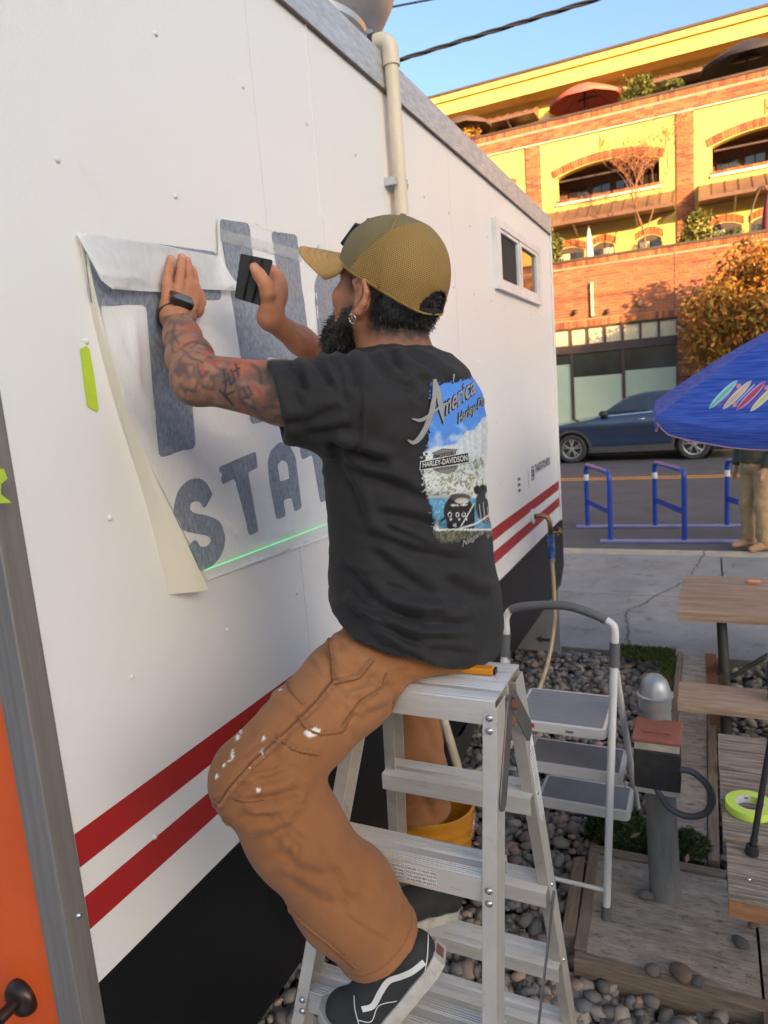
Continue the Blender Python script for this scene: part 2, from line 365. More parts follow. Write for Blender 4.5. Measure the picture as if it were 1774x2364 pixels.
b = MB(); b.box((-30, -26, -.11), (30, .08, -.02)); struct('bounce_paving', b, 'bounce_concrete'); b = MB(); b.box((1.95, .09, -.11), (30, 5.29, -.02)); struct('bounce_paving', b, 'bounce_concrete')  # unseen pale paving added to bounce light onto the lower trailer wall
# near pavement: slabs with real joints between the gravel lot and the street
for i, (x0, x1) in enumerate([(-9, -4.6), (-4.585, -1.9), (-1.885, .12), (.135, 2.6), (2.615, 6.5), (6.515, 12)]):
    for j, (y0, y1) in enumerate([(5.30, 6.78), (6.79, 8.42)]):
        b = MB(); b.box((x0, y0, -.11), (x1, y1, -.002*((i+j) % 3))); b.build('pavement', 'concrete_slab', kind='structure', bevel=.006)
b = MB(); b.box((-12, 8.43, -.11), (12, 8.715, -.004)); struct('kerb', b, 'kerb_paint', bevel=.02)
b = MB(); b.box((-60, 15.1, -.026), (60, 15.22, -.0245)); struct('road_marking', b, 'road_yellow')
b = MB(); b.box((-60, 15.36, -.026), (60, 15.48, -.0245)); struct('road_marking', b, 'road_yellow')
def crack(pts, w=.012, z=.0035, nm='pavement_crack'):
    P = spline([onZ(x, y, 0)[:2] for x, y in pts], 7); r = random.Random(len(pts)); L = []; R = []
    for i, p in enumerate(P):
        q = P[min(i+1, len(P)-1)]; o = P[max(i-1, 0)]; d = np.array(q)-np.array(o); d = d/np.linalg.norm(d); nrm = np.array([-d[1], d[0]])
        j = nrm*r.uniform(-.02, .02); ww = w*r.uniform(.4, 1.4)
        L.append((*(np.array(p)+j+nrm*ww/2), z)); R.append((*(np.array(p)+j-nrm*ww/2), z))
    MB().grid([L, R]).build(nm, 'crack', kind='structure')
crack([(1632, 1268), (1622, 1290), (1608, 1310), (1598, 1325), (1590, 1340), (1520, 1375), (1488, 1395), (1450, 1410), (1448, 1430), (1452, 1450), (1448, 1468), (1450, 1490)])
crack([(1300, 1320), (1360, 1318), (1430, 1322), (1500, 1330), (1590, 1338)], .007)
crack([(1700, 1300), (1680, 1320), (1640, 1335), (1590, 1340)], .006)
# moss along the pavement edge
mossc = [(.10, .15, .03), (.14, .17, .04), (.07, .11, .02), (.16, .14, .05)]
def mossstrip(name, label, x0, x1, y0, y1, n, z=.03, h=.016):
    r = np.random.default_rng(n); P = np.stack([r.uniform(x0, x1, n), r.uniform(y0, y1, n), np.full(n, z)+r.uniform(0, .02, n)], 1)
    t = r.normal(size=(n, 3)); t[:, 2] = np.abs(t[:, 2])+1; t /= np.linalg.norm(t, axis=1)[:, None]; w = np.cross(t, r.normal(size=(n, 3))); w /= np.linalg.norm(w, axis=1)[:, None]
    s = h*r.uniform(.5, 1.4, n)[:, None]; V = np.stack([P-w*s*.25, P+w*s*.25, P+t*s], 1).reshape(-1, 3); c = np.array(mossc)[r.integers(0, 4, n)]*r.uniform(.6, 1.2, n)[:, None]
    return link(name, npmesh(name, V, np.arange(3*n).reshape(-1, 3), np.repeat(c, 3, 0)), matcol('leafcol', .75, .25), label=label, cat='moss', kind='stuff')
mossstrip('moss', 'green moss growing along the pavement edge of the gravel', -.62, -.22, 5.05, 5.3, 5000)
mossstrip('moss', 'green moss beside the timber edging at the gravel corner', -.30, -.22, 4.2, 5.1, 2500)
mossstrip('moss', 'small patch of grass in the pavement crack', -.10, .10, 6.74, 6.83, 700, .0, .03)
# timber edging and rough concrete pads
tz = .035
b = MB(); b.box((-.21, 2.90, -.1), (-.17, 5.28, tz)); struct('timber_edging', b, 'timber', bevel=.004)
b = MB(); b.box((-.005, 2.90, -.1), (.04, 5.28, tz)); struct('timber_edging', b, 'timber', bevel=.004)
b = MB(); b.box((-.167, 2.9, -.1), (-.008, 5.28, tz-.012)); struct('path', b, 'concrete_rough')
b = MB(); b.box((-.475, 2.805, -.1), (.06, 2.85, tz)); struct('timber_edging', b, 'timber_x', bevel=.004)
b = MB(); b.add([(-.475, 2.80, -.1), (-.43, 2.80, -.1), (-.40, 2.24, -.1), (-.445, 2.24, -.1), (-.475, 2.80, tz), (-.43, 2.80, tz), (-.40, 2.24, tz), (-.445, 2.24, tz)],
      [(0, 1, 2, 3), (4, 5, 6, 7), (0, 1, 5, 4), (1, 2, 6, 5), (2, 3, 7, 6), (3, 0, 4, 7)]); struct('timber_edging', b, 'timber', bevel=.004)
b = MB(); b.add([(-.53, 2.74, -.1), (-.485, 2.76, -.1), (-.45, 2.3, -.1), (-.50, 2.3, -.1), (-.53, 2.74, tz), (-.485, 2.76, tz), (-.45, 2.3, tz), (-.50, 2.3, tz)],
      [(0, 1, 2, 3), (4, 5, 6, 7), (0, 1, 5, 4), (1, 2, 6, 5), (2, 3, 7, 6), (3, 0, 4, 7)]); struct('timber_edging', b, 'timber', bevel=.004)
b = MB(); b.box((-.44, 2.195, -.1), (.9, 2.236, tz-.004)); struct('timber_edging', b, 'timber_x', bevel=.004)
b = MB(); b.box((.155, 1.6, -.1), (.20, 2.19, tz-.01)); struct('timber_edging', b, 'timber', bevel=.004)
b = MB(); b.add([(-.43, 2.80, -.1), (.155, 2.80, -.1), (.155, 2.24, -.1), (-.40, 2.24, -.1), (-.43, 2.80, tz-.01), (.155, 2.80, tz-.01), (.155, 2.24, tz-.01), (-.40, 2.24, tz-.01)],
      [(0, 1, 2, 3), (4, 5, 6, 7), (0, 1, 5, 4), (1, 2, 6, 5), (2, 3, 7, 6), (3, 0, 4, 7)]); struct('path', b, 'concrete_rough')
b = MB(); b.box((.165, 2.245, -.1), (1.4, 2.80, tz-.016)); struct('path', b, 'concrete_rough')
# river-stone gravel: real stones in one mass
def stones(name, label, region, spacing, size, seed, z0=-.09, layers=2):
    r = np.random.default_rng(seed); bases = []
    for k in range(8):
        bm = bmesh.new(); bmesh.ops.create_icosphere(bm, subdivisions=1, radius=1.); v = np.array([q.co[:] for q in bm.verts]); f = np.array([[q.index for q in t.verts] for t in bm.faces]); bm.free()
        d = r.normal(size=(5, 3)); d /= np.linalg.norm(d, axis=1)[:, None]
        for q in d: v *= (1-.16*np.clip(v@q-.35, 0, 1))[:, None]*1.03
        bases.append((v*np.array([1., r.uniform(.62, .9), r.uniform(.42, .7)]), f))
    V = []; F = []; C = []; n = 0
    pal = 1.12*np.array([(.20, .18, .16), (.26, .23, .20), (.145, .135, .125), (.31, .265, .22), (.22, .185, .15), (.17, .165, .165), (.33, .235, .175)])
    x0, x1, y0, y1 = region
    for lay in range(layers):
        for x in np.arange(x0, x1, spacing):
            for y in np.arange(y0, y1, spacing*.95):
                px = x+r.uniform(-.5, .5)*spacing; py = y+r.uniform(-.5, .5)*spacing
                if not GRAVEL_OK(px, py): continue
                v, f = bases[r.integers(8)]; v = v*np.array([1, 1, .82]); s = size*(.42+.9*r.random()**1.7); a = r.uniform(0, 2*PI); t1, t2 = r.normal(0, .35, 2)
                M = np.array(Euler((t1, t2, a)).to_matrix()); q = (v*s)@M.T+np.array([px, py, z0+lay*.03+r.uniform(-.012, .02)+s*.35])
                V.append(q); F.append(f+n); n += len(q); c = pal[min(int(r.random()**1.4*7), 6)]*r.uniform(.75, 1.2); C.append(np.tile(c, (len(q), 1)))
    return link(name, npmesh(name, np.concatenate(V), np.concatenate(F), np.concatenate(C)), matcol('stonecol', .72, .35, bump=.0015, bscale=120), smooth=True, label=label, cat='gravel', kind='stuff')
def GRAVEL_OK(x, y):
    if -.55 < x < 1.6 and 2.19 < y < 2.87 and x > -.44-.06*(y-2.24): return False
    if -.22 < x < .05 and 2.8 < y < 5.3: return False
    if .14 < x < .21 and y < 2.2: return False
    return y < 5.28
stones('gravel', 'grey river stones covering the lot between trailer and timber edging', (-1.75, -.2, 1.5, 5.3), .043, .034, 11)
stones('gravel', 'grey river stones in front of the concrete pad', (-.9, 1.7, .9, 2.22), .043, .034, 12)
stones('gravel', 'grey river stones round the near feet of the ladder', (-1.7, .9, .1, .9), .055, .036, 14)
stones('gravel', 'grey river stones beside the trailer skirt', (-1.7, -.9, .9, 1.5), .055, .036, 15)
stones('gravel', 'grey river stones under the picnic tables', (.03, 1.9, 2.8, 5.3), .056, .036, 13)

# ================================================================== BRICK BUILDING across the street
Y1, Y2, Y3 = 22.5, 24.5, 27.
brick_tints = [(.42, .135, .055), (.35, .11, .048), (.47, .165, .07), (.27, .088, .045), (.39, .14, .07), (.20, .075, .048)]
mat('mortar', (.40, .30, .21), (.33, .25, .18), rough=.95, scale=8, bump=.003)
mat('brick_single', (1, 1, 1), (.85, .85, .85), rough=.85, scale=30, rnd=brick_tints, bump=.002)
matcol('brickcol', .85, .3, bump=.003, bscale=50)
mat('stucco_yellow', (.70, .52, .15), (.63, .46, .13), rough=.9, scale=2.5, bump=.003, bscale=60, dirt=((.5, .36, .12), 1.2, .6, .9))
mat('trim_brown', (.085, .055, .045), (.06, .04, .033), rough=.6, scale=4)
mat('awning_metal', (.19, .10, .065), (.15, .08, .05), rough=.45, scale=3)
mat('stone_white', (.72, .66, .55), rough=.8, scale=6)
mat('glass_dark', (.035, .04, .045), (.02, .025, .03), rough=.05, scale=2, spec=.7)
mat('glass_green', (.05, .06, .055), (.03, .035, .03), rough=.06, scale=1.2, spec=.7)
mat('frost_film', (.52, .60, .45), (.47, .55, .41), rough=.35, scale=1.5)
mat('blind', (.155, .075, .05), (.13, .06, .04), rough=.8, scale=3)
mat('curtain', (.70, .60, .42), (.55, .46, .3), rough=.9, scale=6, stretch=(6, 6, .6))
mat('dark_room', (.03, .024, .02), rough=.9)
bld = thing('brick_building', 'brick and yellow stucco building with awnings and terraces across the street', 'building', (-2, Y1, 0))
BW, BH, BJ = .235, .072, .013
def brick_cells(x0, x1, z0, z1, inside=None, bw=BW, bh=BH):
    out = []; k = 0; z = z0+BJ
    while z+bh <= z1+.002:
        x = x0-(bw/2 if k % 2 else 0)
        while x < x1:
            a = max(x, x0); c = min(x+bw, x1)
            if c-a > .04 and (inside is None or inside((a+c)/2, z+bh/2)): out.append((a, c, z, z+bh))
            x += bw+BJ
        z += bh+BJ; k += 1
    return out
def brick_mesh(name, cells, Y, parent, dpt=.012, seed=3):
    r = np.random.default_rng(seed); B = MB()
    for a, c, z, t in cells:
        col = tuple(np.array(brick_tints[r.integers(6)])*r.uniform(.85, 1.15)); d = dpt*r.uniform(.7, 1.2)
        v = [(a, Y, z), (c, Y, z), (c, Y, t), (a, Y, t), (a, Y-d, z), (c, Y-d, z), (c, Y-d, t), (a, Y-d, t)]
        B.add(v, [(4, 5, 6, 7), (0, 1, 5, 4), (1, 2, 6, 5), (2, 3, 7, 6), (3, 0, 4, 7)], col)
    return B.build(name, MAT['brickcol'], parent, fix=False, kind='stuff')
BX0, BX1 = -16., 14.
# podium with two shopfront openings
SH = [(-6.9, -.80), (.75, 6.85)]
def in_pod(x, z): return not any(a-.02 < x < c+.02 and z < 3.70 for a, c in SH)
pb = MB(); pb.box((BX0, Y1, 3.70), (BX1, Y1+.3, 5.66))
for a, c in [(BX0, SH[0][0]), (SH[0][1], SH[1][0]), (SH[1][1], BX1)]: pb.box((a, Y1, 0), (c, Y1+.3, 3.70))
pw = pb.build('podium_wall', 'mortar', bld)
cells = brick_cells(BX0, BX1, 3.92, 5.50, None)+[q for a, c in [(-9, SH[0][0]), (SH[0][1], SH[1][0]), (SH[1][1], 9)] for q in brick_cells(a, c, .12, 3.70)]
single = sorted([q for q in cells if -4.6 < q[0] < 1.4 and q[2] > 3.8 and q[1]-q[0] > .2], key=lambda q: abs(q[0]+2.2)+.2*abs(q[2]-4.6))[:300]
sset = set(single); brick_mesh('brick_field', [q for q in cells if q not in sset], Y1, pw)
bb = MB(); bb.box((-BW/2, -.013, -BH/2), (BW/2, 0, BH/2)); bme = bb.mesh('brick'); bme.materials.append(MAT['brick_single'])
PWI = wmat(pw).inverted()
for a, c, z, t in single:
    o = bpy.data.objects.new('brick', bme); COL.objects.link(o); o.parent = pw; o.matrix_parent_inverse = PWI
    o.location = ((a+c)/2, Y1, (z+t)/2); o.rotation_euler = (random.uniform(-.01, .01), 0, random.uniform(-.012, .012))
# soldier courses (bricks on end)
def soldier(x0, x1, z0, z1, Y, parent, dpt=.02, name='soldier_course', w=.072):
    cs = []; x = x0
    while x < x1: cs.append((x, min(x+w, x1), z0, z1)); x += w+BJ
    return brick_mesh(name, cs, Y, parent, dpt, 9)
soldier(BX0, BX1, 3.71, 3.905, Y1, pw); soldier(BX0, BX1, 5.51, 5.655, Y1, pw)
b = MB(); b.box((BX0, Y1-.05, 5.662), (BX1, Y1+.36, 5.73)); b.build('parapet_cap', 'trim_brown', bld)
b = MB(); b.box((BX0, Y1+.3, 4.9), (BX1, Y2+.2, 5.0)); b.build('terrace_floor', 'concrete_slab', bld)
b = MB(); b.box((-.865, Y1-.016, 3.92), (-.845, Y1-.0015, 5.5)); b.build('expansion_joint', 'trim_brown', bld)
# shopfronts
for a, c in SH:
    sf = MB(); sf.box((a, Y1+.02, 2.92), (c, Y1+.2, 3.185)); sf.box((a, Y1+.02, .12), (c, Y1+.18, .5)); sf.box((a, Y1+.03, 3.645), (c, Y1+.2, 3.70))
    sfo = sf.build('shopfront_frame', 'trim_brown', bld, bevel=.01)
    n = 4; w = (c-a)/n
    for i in range(n+1):
        x = a+i*w; q = MB(); q.box((max(x-.045, a), Y1+.04, .5), (min(x+.045, c), Y1+.16, 2.92)); q.build('mullion', 'trim_brown', sfo)
    for i in range(n):
        q = MB(); q.box((a+i*w+.045, Y1+.10, .5), (a+(i+1)*w-.045, Y1+.12, 2.92)); q.build('pane', 'glass_green', sfo)
        top = [2.62, 2.62, 2.2, 2.28][i]
        q = MB(); q.box((a+i*w+.05, Y1+.092, .5), (a+(i+1)*w-.05, Y1+.098, top)); q.build('frosted_film', 'frost_film', sfo)
    n = 12; w = (c-a)/n
    for i in range(n+1):
        x = a+i*w; q = MB(); q.box((max(x-.035, a), Y1+.04, 3.187), (min(x+.035, c), Y1+.16, 3.643)); q.build('mullion', 'trim_brown', sfo)
    for i in range(n):
        q = MB(); q.box((a+i*w+.036, Y1+.09, 3.187), (a+(i+1)*w-.036, Y1+.11, 3.643)); q.build('transom_pane', 'curtain', sfo)
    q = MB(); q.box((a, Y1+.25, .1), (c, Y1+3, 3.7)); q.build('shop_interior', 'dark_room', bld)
# wall fittings
for x, z in ((-3.67, 4.18), (-2.72, 4.09)):
    q = MB(); q.lathe([(0, 0), (.07, 0), (.075, .05), (.05, .14), (0, .15)], (x, Y1-.02, z), (.3, -1, -.35), 14); q.tube([(x, Y1, z+.03), (x, Y1-.09, z+.06)], .02, 6); q.build('wall_lamp', 'trim_brown', bld, smooth=True, angle=40)
q = MB(); q.box((-3.20, Y1-.10, 3.98), (-3.13, Y1-.013, 4.98)); q.build('wall_strip', mat('strip_sign', (.78, .70, .45), rough=.6), bld, bevel=.01)
q = MB(); q.lathe([(0, 0), (.115, 0), (.12, .03), (.1, .07), (0, .08)], (-1.79, Y1-.015, 4.20), (0, -1, 0), 20); q.tube([(-1.79, Y1-.03, 4.1), (-1.83, Y1-.035, 3.95), (-1.87, Y1-.05, 3.75)], .012, 6); q.build('wall_vent', mat('vent_brown', (.22, .12, .07), rough=.6), bld, smooth=True, angle=40)

# ---- middle storeys: stucco bays between brick pilasters
bay0, pitch, pilw = -.84, 4.59, .48
uw = MB(); ARW, ARZ0, ARZ1, ARC = 3.12, 7.94, 8.66, 8.92
def arch_pts(x0, x1, zs, zc, n=14):
    return [(x0+(x1-x0)*t, zs+(zc-zs)*(1-(2*t-1)**2)) for t in np.linspace(0, 1, n)]
bays = [bay0+pilw-pitch*k for k in (3, 2, 1, 0, -1, -2)]     # left edge of each stucco bay
wob = MB(); wobs = thing  # noqa
upper = MB(); upper.box((BX0, Y2+.02, 4.9), (BX1, Y2+.3, 5.6)); upw = upper.build('upper_wall', 'stucco_yellow', bld)
for bi, x0 in enumerate(bays):
    x1 = x0+pitch-pilw; xc = (x0+x1)/2; a, c = xc-ARW/2, xc+ARW/2
    # stucco panel with an arched opening, built from a polygon with a hole bridged at the sill
    op = [(a, ARZ0)]+arch_pts(a, c, ARZ1, ARC)+[(c, ARZ0)]
    poly = [(x0, 5.6), (x1, 5.6), (x1, 9.80), (x0, 9.80), (x0, ARZ0), (a, ARZ0)]+arch_pts(a, c, ARZ1, ARC)+[(c, ARZ0), (x0, ARZ0-.0005)]
    q = MB(); q.prism(poly, (0, Y2, 0), (1, 0, 0), (0, 0, 1), (0, 1, 0), .3); q.build('stucco_bay', 'stucco_yellow', bld)
    # scored joints in the render
    for zz in (8.70, 9.25):
        for u0, u1 in ((x0+.02, a-.05), (c+.05, x1-.02)):
            q = MB(); q.box((u0, Y2-.003, zz), (u1, Y2-.0005, zz+.012)); q.build('render_joint', mat('render_joint', (.52, .38, .11)), bld)
    # brick arch band
    r = np.random.default_rng(bi); B = MB(); A = arch_pts(a-.10, c+.10, ARZ1, ARC+.03, 43)
    for i in range(len(A)-1):
        p, s = np.array(A[i]), np.array(A[i+1]); d = (s-p); s = p+d*.85; nrm = np.array([-d[1], d[0]]); nrm = nrm/np.linalg.norm(nrm)*.235
        if nrm[1] < 0: nrm = -nrm
        col = tuple(np.array(brick_tints[r.integers(6)])*r.uniform(.9, 1.15)); B.prism([tuple(p), tuple(s), tuple(s+nrm), tuple(p+nrm)], (0, Y2-.03, 0), (1, 0, 0), (0, 0, 1), (0, 1, 0), .029, col)
    B.build('brick_arch', MAT['brickcol'], bld, kind='stuff')
    soldier(a-.02, c+.02, 7.86, 7.945, Y2-.02, bld, .03, 'brick_sill')
    q = MB(); q.box((a-.05, Y2-.07, 7.77), (c+.05, Y2-.002, 7.855)); q.build('sill', 'stone_white', bld, bevel=.01)
    # recess behind the opening
    if bi == 4:
        q = MB(); q.prism([(a, ARZ0)]+arch_pts(a, c, ARZ1, ARC)+[(c, ARZ0)], (0, Y2+.12, 0), (1, 0, 0), (0, 0, 1), (0, 1, 0), .03); q.build('shade_screen', 'blind', bld)
        for f_ in (.31, .66): q = MB(); q.box((a+ARW*f_, Y2+.10, ARZ0), (a+ARW*f_+.02, Y2+.118, 8.9)); q.build('screen_post', 'trim_brown', bld)
    else:
        q = MB(); q.box((a-.3, Y2+1.5, 7.6), (c+.3, Y2+1.6, 9.2)); q.box((a-.3, Y2+.3, 9.05), (c+.3, Y2+1.6, 9.15)); q.box((a-.3, Y2+.3, 7.7), (c+.3, Y2+1.6, 7.8))
        q.box((a-.4, Y2+.3, 7.7), (a-.3, Y2+1.6, 9.1)); q.box((c+.3, Y2+.3, 7.7), (c+.4, Y2+1.6, 9.1)); q.build('balcony_recess', 'blind', bld)
        q = MB(); q.box((a+.05, Y2+.2, 8.55), (c-.05, Y2+.26, 8.60)); q.build('balcony_beam', 'trim_brown', bld)
        for k in range(4):
            u = a+.15+k*.75; wn = MB(); wn.box((u, Y2+1.44, 7.85), (u+.62, Y2+1.49, 8.62)); wo = wn.build('window', 'trim_brown', bld)
            for e in range(2):
                q = MB(); q.box((u+.04+e*.29, Y2+1.425, 7.9), (u+.04+e*.29+.25, Y2+1.438, 8.2)); q.build('pane', 'curtain' if (k+e) % 3 else 'glass_dark', wo)
                q = MB(); q.box((u+.04+e*.29, Y2+1.425, 8.23), (u+.04+e*.29+.25, Y2+1.438, 8.58)); q.build('pane', 'glass_dark' if k != 3 else 'curtain', wo)
    # medallion
    q = MB(); q.box((xc-.18, Y2-.03, 9.24), (xc+.18, Y2-.001, 9.67)); q.box((xc-.14, Y2-.045, 9.28), (xc+.14, Y2-.03, 9.63)); mo = q.build('medallion', mat('medal', (.58, .43, .16), (.42, .3, .1), rough=.9, scale=14, bump=.01), bld, bevel=.01)
    q = MB(); q.lathe([(0, .03), (.06, .025), (.11, 0)], (xc, Y2-.045, 9.47), (0, -1, 0), 12); q.tube([(xc-.1, Y2-.055, 9.36), (xc, Y2-.06, 9.58), (xc+.1, Y2-.055, 9.38)], .02, 6); q.build('emblem', MAT['medal'], mo, smooth=True)
    # awning
    def awning(xa, xb, zt, zf, Y, out, parent):
        w = MB(); n = int((xb-xa)/.33); P = []
        w.add([(xa, Y-.01, zt), (xb, Y-.01, zt), (xb, Y-out, zf), (xa, Y-out, zf), (xa, Y-out, zf-.10), (xb, Y-out, zf-.10), (xa, Y-.01, zf-.06), (xb, Y-.01, zf-.06)],
              [(0, 1, 2, 3), (3, 2, 5, 4), (0, 3, 4, 6), (1, 7, 5, 2), (4, 5, 7, 6), (0, 6, 7, 1)])
        ao = w.build('awning', 'awning_metal', parent)
        for i in range(n+1):
            x = xa+.02+(xb-xa-.04)*i/n; q = MB(); q.bar((x, Y-.02, zt+.012), (x, Y-out, zf+.012), .025, .03); q.build('seam', 'awning_metal', ao)
        for x in (xa+(xb-xa)*.25, xa+(xb-xa)*.72): q = MB(); q.bar((x, Y-out+.1, zf-.08), (x, Y-.02, zf-.32), .05, .04); q.build('bracket', 'stone_white', ao)
    awning(x0+.12, x1-.06, 7.62, 7.08, Y2, 1.0, bld)
    # lower arched windows and doors behind the terrace
    for k, (u0, u1) in enumerate(((x0+.38, x0+1.30), (x0+1.55, x0+2.25), (x0+2.95, x0+3.65))):
        wn = MB(); wn.prism([(u0, 5.0)]+arch_pts(u0, u1, 6.30, 6.44, 9)+[(u1, 5.0)], (0, Y2-.02, 0), (1, 0, 0), (0, 0, 1), (0, 1, 0), .019); wo = wn.build('window', 'trim_brown', bld)
        h = (u1-u0-.12)/2
        for e in range(2):
            q = MB(); q.box((u0+.05+e*(h+.02), Y2-.032, 5.6), (u0+.05+e*(h+.02)+h, Y2-.022, 6.24)); q.build('pane', ['curtain', 'glass_dark'][(k+e) % 2], wo)
        B = MB(); A = arch_pts(u0-.06, u1+.06, 6.33, 6.47, 15)
        for i in range(14):
            p, s = np.array(A[i]), np.array(A[i+1]); s = p+(s-p)*.84; B.prism([tuple(p), tuple(s), (s[0], s[1]+.2), (p[0], p[1]+.2)], (0, Y2-.03, 0), (1, 0, 0), (0, 0, 1), (0, 1, 0), .029, brick_tints[(i*5+k) % 6])
        B.build('window_arch', MAT['brickcol'], bld, kind='stuff')
for x0 in bays+[bays[-1]+pitch]:
    q = MB(); q.box((x0-pilw, Y2-.05, 4.9), (x0, Y2+.3, 9.80)); po = q.build('pilaster', 'mortar', bld)
    brick_mesh('brick_field', brick_cells(x0-pilw, x0, 5.0, 9.80), Y2-.05, po)
q = MB(); q.box((BX0, Y2-.05, 9.82), (BX1, Y2+.3, 10.40)); bo = q.build('brick_band', 'mortar', bld)
brick_mesh('brick_field', brick_cells(BX0, BX1, 9.82, 10.24), Y2-.05, bo); soldier(BX0, BX1, 10.245, 10.395, Y2-.05, bo)
q = MB(); q.box((BX0, Y2-.07, 9.785), (BX1, Y2-.055, 9.818)); q.build('string_course', 'stone_white', bld)
q = MB(); q.box((BX0, Y2-.10, 10.405), (BX1, Y2+.35, 10.47)); q.build('parapet_cap', 'trim_brown', bld)
q = MB(); q.box((BX0, Y2+.3, 9.6), (BX1, Y3+.3, 9.7)); q.build('terrace_floor', 'concrete_slab', bld)
# ---- top storey
q = MB(); q.box((BX0, Y3, 9.7), (BX1, Y3+.3, 12.05)); q.build('top_wall', 'stucco_yellow', bld)
q = MB(); q.box((BX0, Y3-.9, 12.02), (BX1, Y3+6, 12.45)); q.build('eaves', 'stucco_yellow', bld)
q = MB(); q.box((BX0, Y3-1.0, 12.46), (BX1, Y3+6, 12.66)); q.build('fascia', 'stucco_yellow', bld)
q = MB(); q.box((BX0, Y3-1.05, 12.665), (BX1, Y3+6, 12.74)); q.build('roof_edge', 'trim_brown', bld)
awning(-8.9, -5.45, 11.86, 11.48, Y3, .9, bld); awning(-4.75, 4.6, 11.86, 11.48, Y3, .9, bld); awning(5.2, 12, 11.86, 11.48, Y3, .9, bld)
for u0, u1, zt in ((-7.15, -6.2, 11.3), (-4.35, -3.5, 11.3), (-1.6, -.75, 11.35), (-.7, .05, 11.4), (.08, 1.0, 11.4), (1.6, 2.6, 11.3)):
    wn = MB(); wn.prism([(u0, 9.7)]+arch_pts(u0, u1, zt, zt+(.22 if u0 < -3 else .02), 9)+[(u1, 9.7)], (0, Y3-.03, 0), (1, 0, 0), (0, 0, 1), (0, 1, 0), .028); wo = wn.build('window', 'trim_brown', bld)
    h = (u1-u0-.14)/2
    for e in range(2):
        q = MB(); q.box((u0+.05+e*(h+.04), Y3-.045, 10.2), (u0+.05+e*(h+.04)+h, Y3-.032, zt-.04)); q.build('pane', 'glass_dark' if u0 < -3 else 'curtain', wo)
q = MB(); q.box((-5.3, Y3-.12, 11.25), (-5.05, Y3-.001, 11.45)); q.build('wall_lamp', 'stone_white', bld, bevel=.02)
q = MB(); q.box((BX0, Y1+3, 0), (BX0+.3, Y3+6, 12.4)); q.box((BX1-.3, Y1+3, 0), (BX1, Y3+6, 12.4)); q.box((BX0, Y3+5.7, 0), (BX1, Y3+6, 12.4)); q.build('rear_wall', 'stucco_yellow', bld)

# unseen building added to block the low sun from the lot, pale for bounce
mat('shade_wall', (.62, .56, .48), (.55, .50, .43), rough=.9, scale=1.5)
mat('roof_dark', (.10, .09, .085), rough=.9)
def block(name, label, x0, x1, y0, y1, h, rise):
    t = thing(name, label, 'building', ((x0+x1)/2, (y0+y1)/2, 0)); q = MB(); q.box((x0, y0, 0), (x1, y1, h)); q.build('wall', 'shade_wall', t)
    q = MB(); ym = (y0+y1)/2; q.prism([(y0-.4, h), (y1+.4, h), (ym, h+rise)], (x0-.3, 0, 0), (0, 1, 0), (0, 0, 1), (1, 0, 0), x1-x0+.6); q.build('roof', 'roof_dark', t)
    for i in range(int((x1-x0)/3)):
        for z in np.arange(1.2, h-1.5, 3.):
            wq = MB(); wq.box((x0+1+i*3, y1, z), (x0+2.3+i*3, y1+.05, z+1.6)); wo = wq.build('window', 'stone_white', t); q = MB(); q.box((x0+1.1+i*3, y1+.051, z+.1), (x0+2.2+i*3, y1+.06, z+1.5)); q.build('pane', 'glass_dark', wo)
block('sun_blocker', 'unseen pale building added behind the viewer to shade the lot', 14, 100, -44, -30, 19.0, .6)
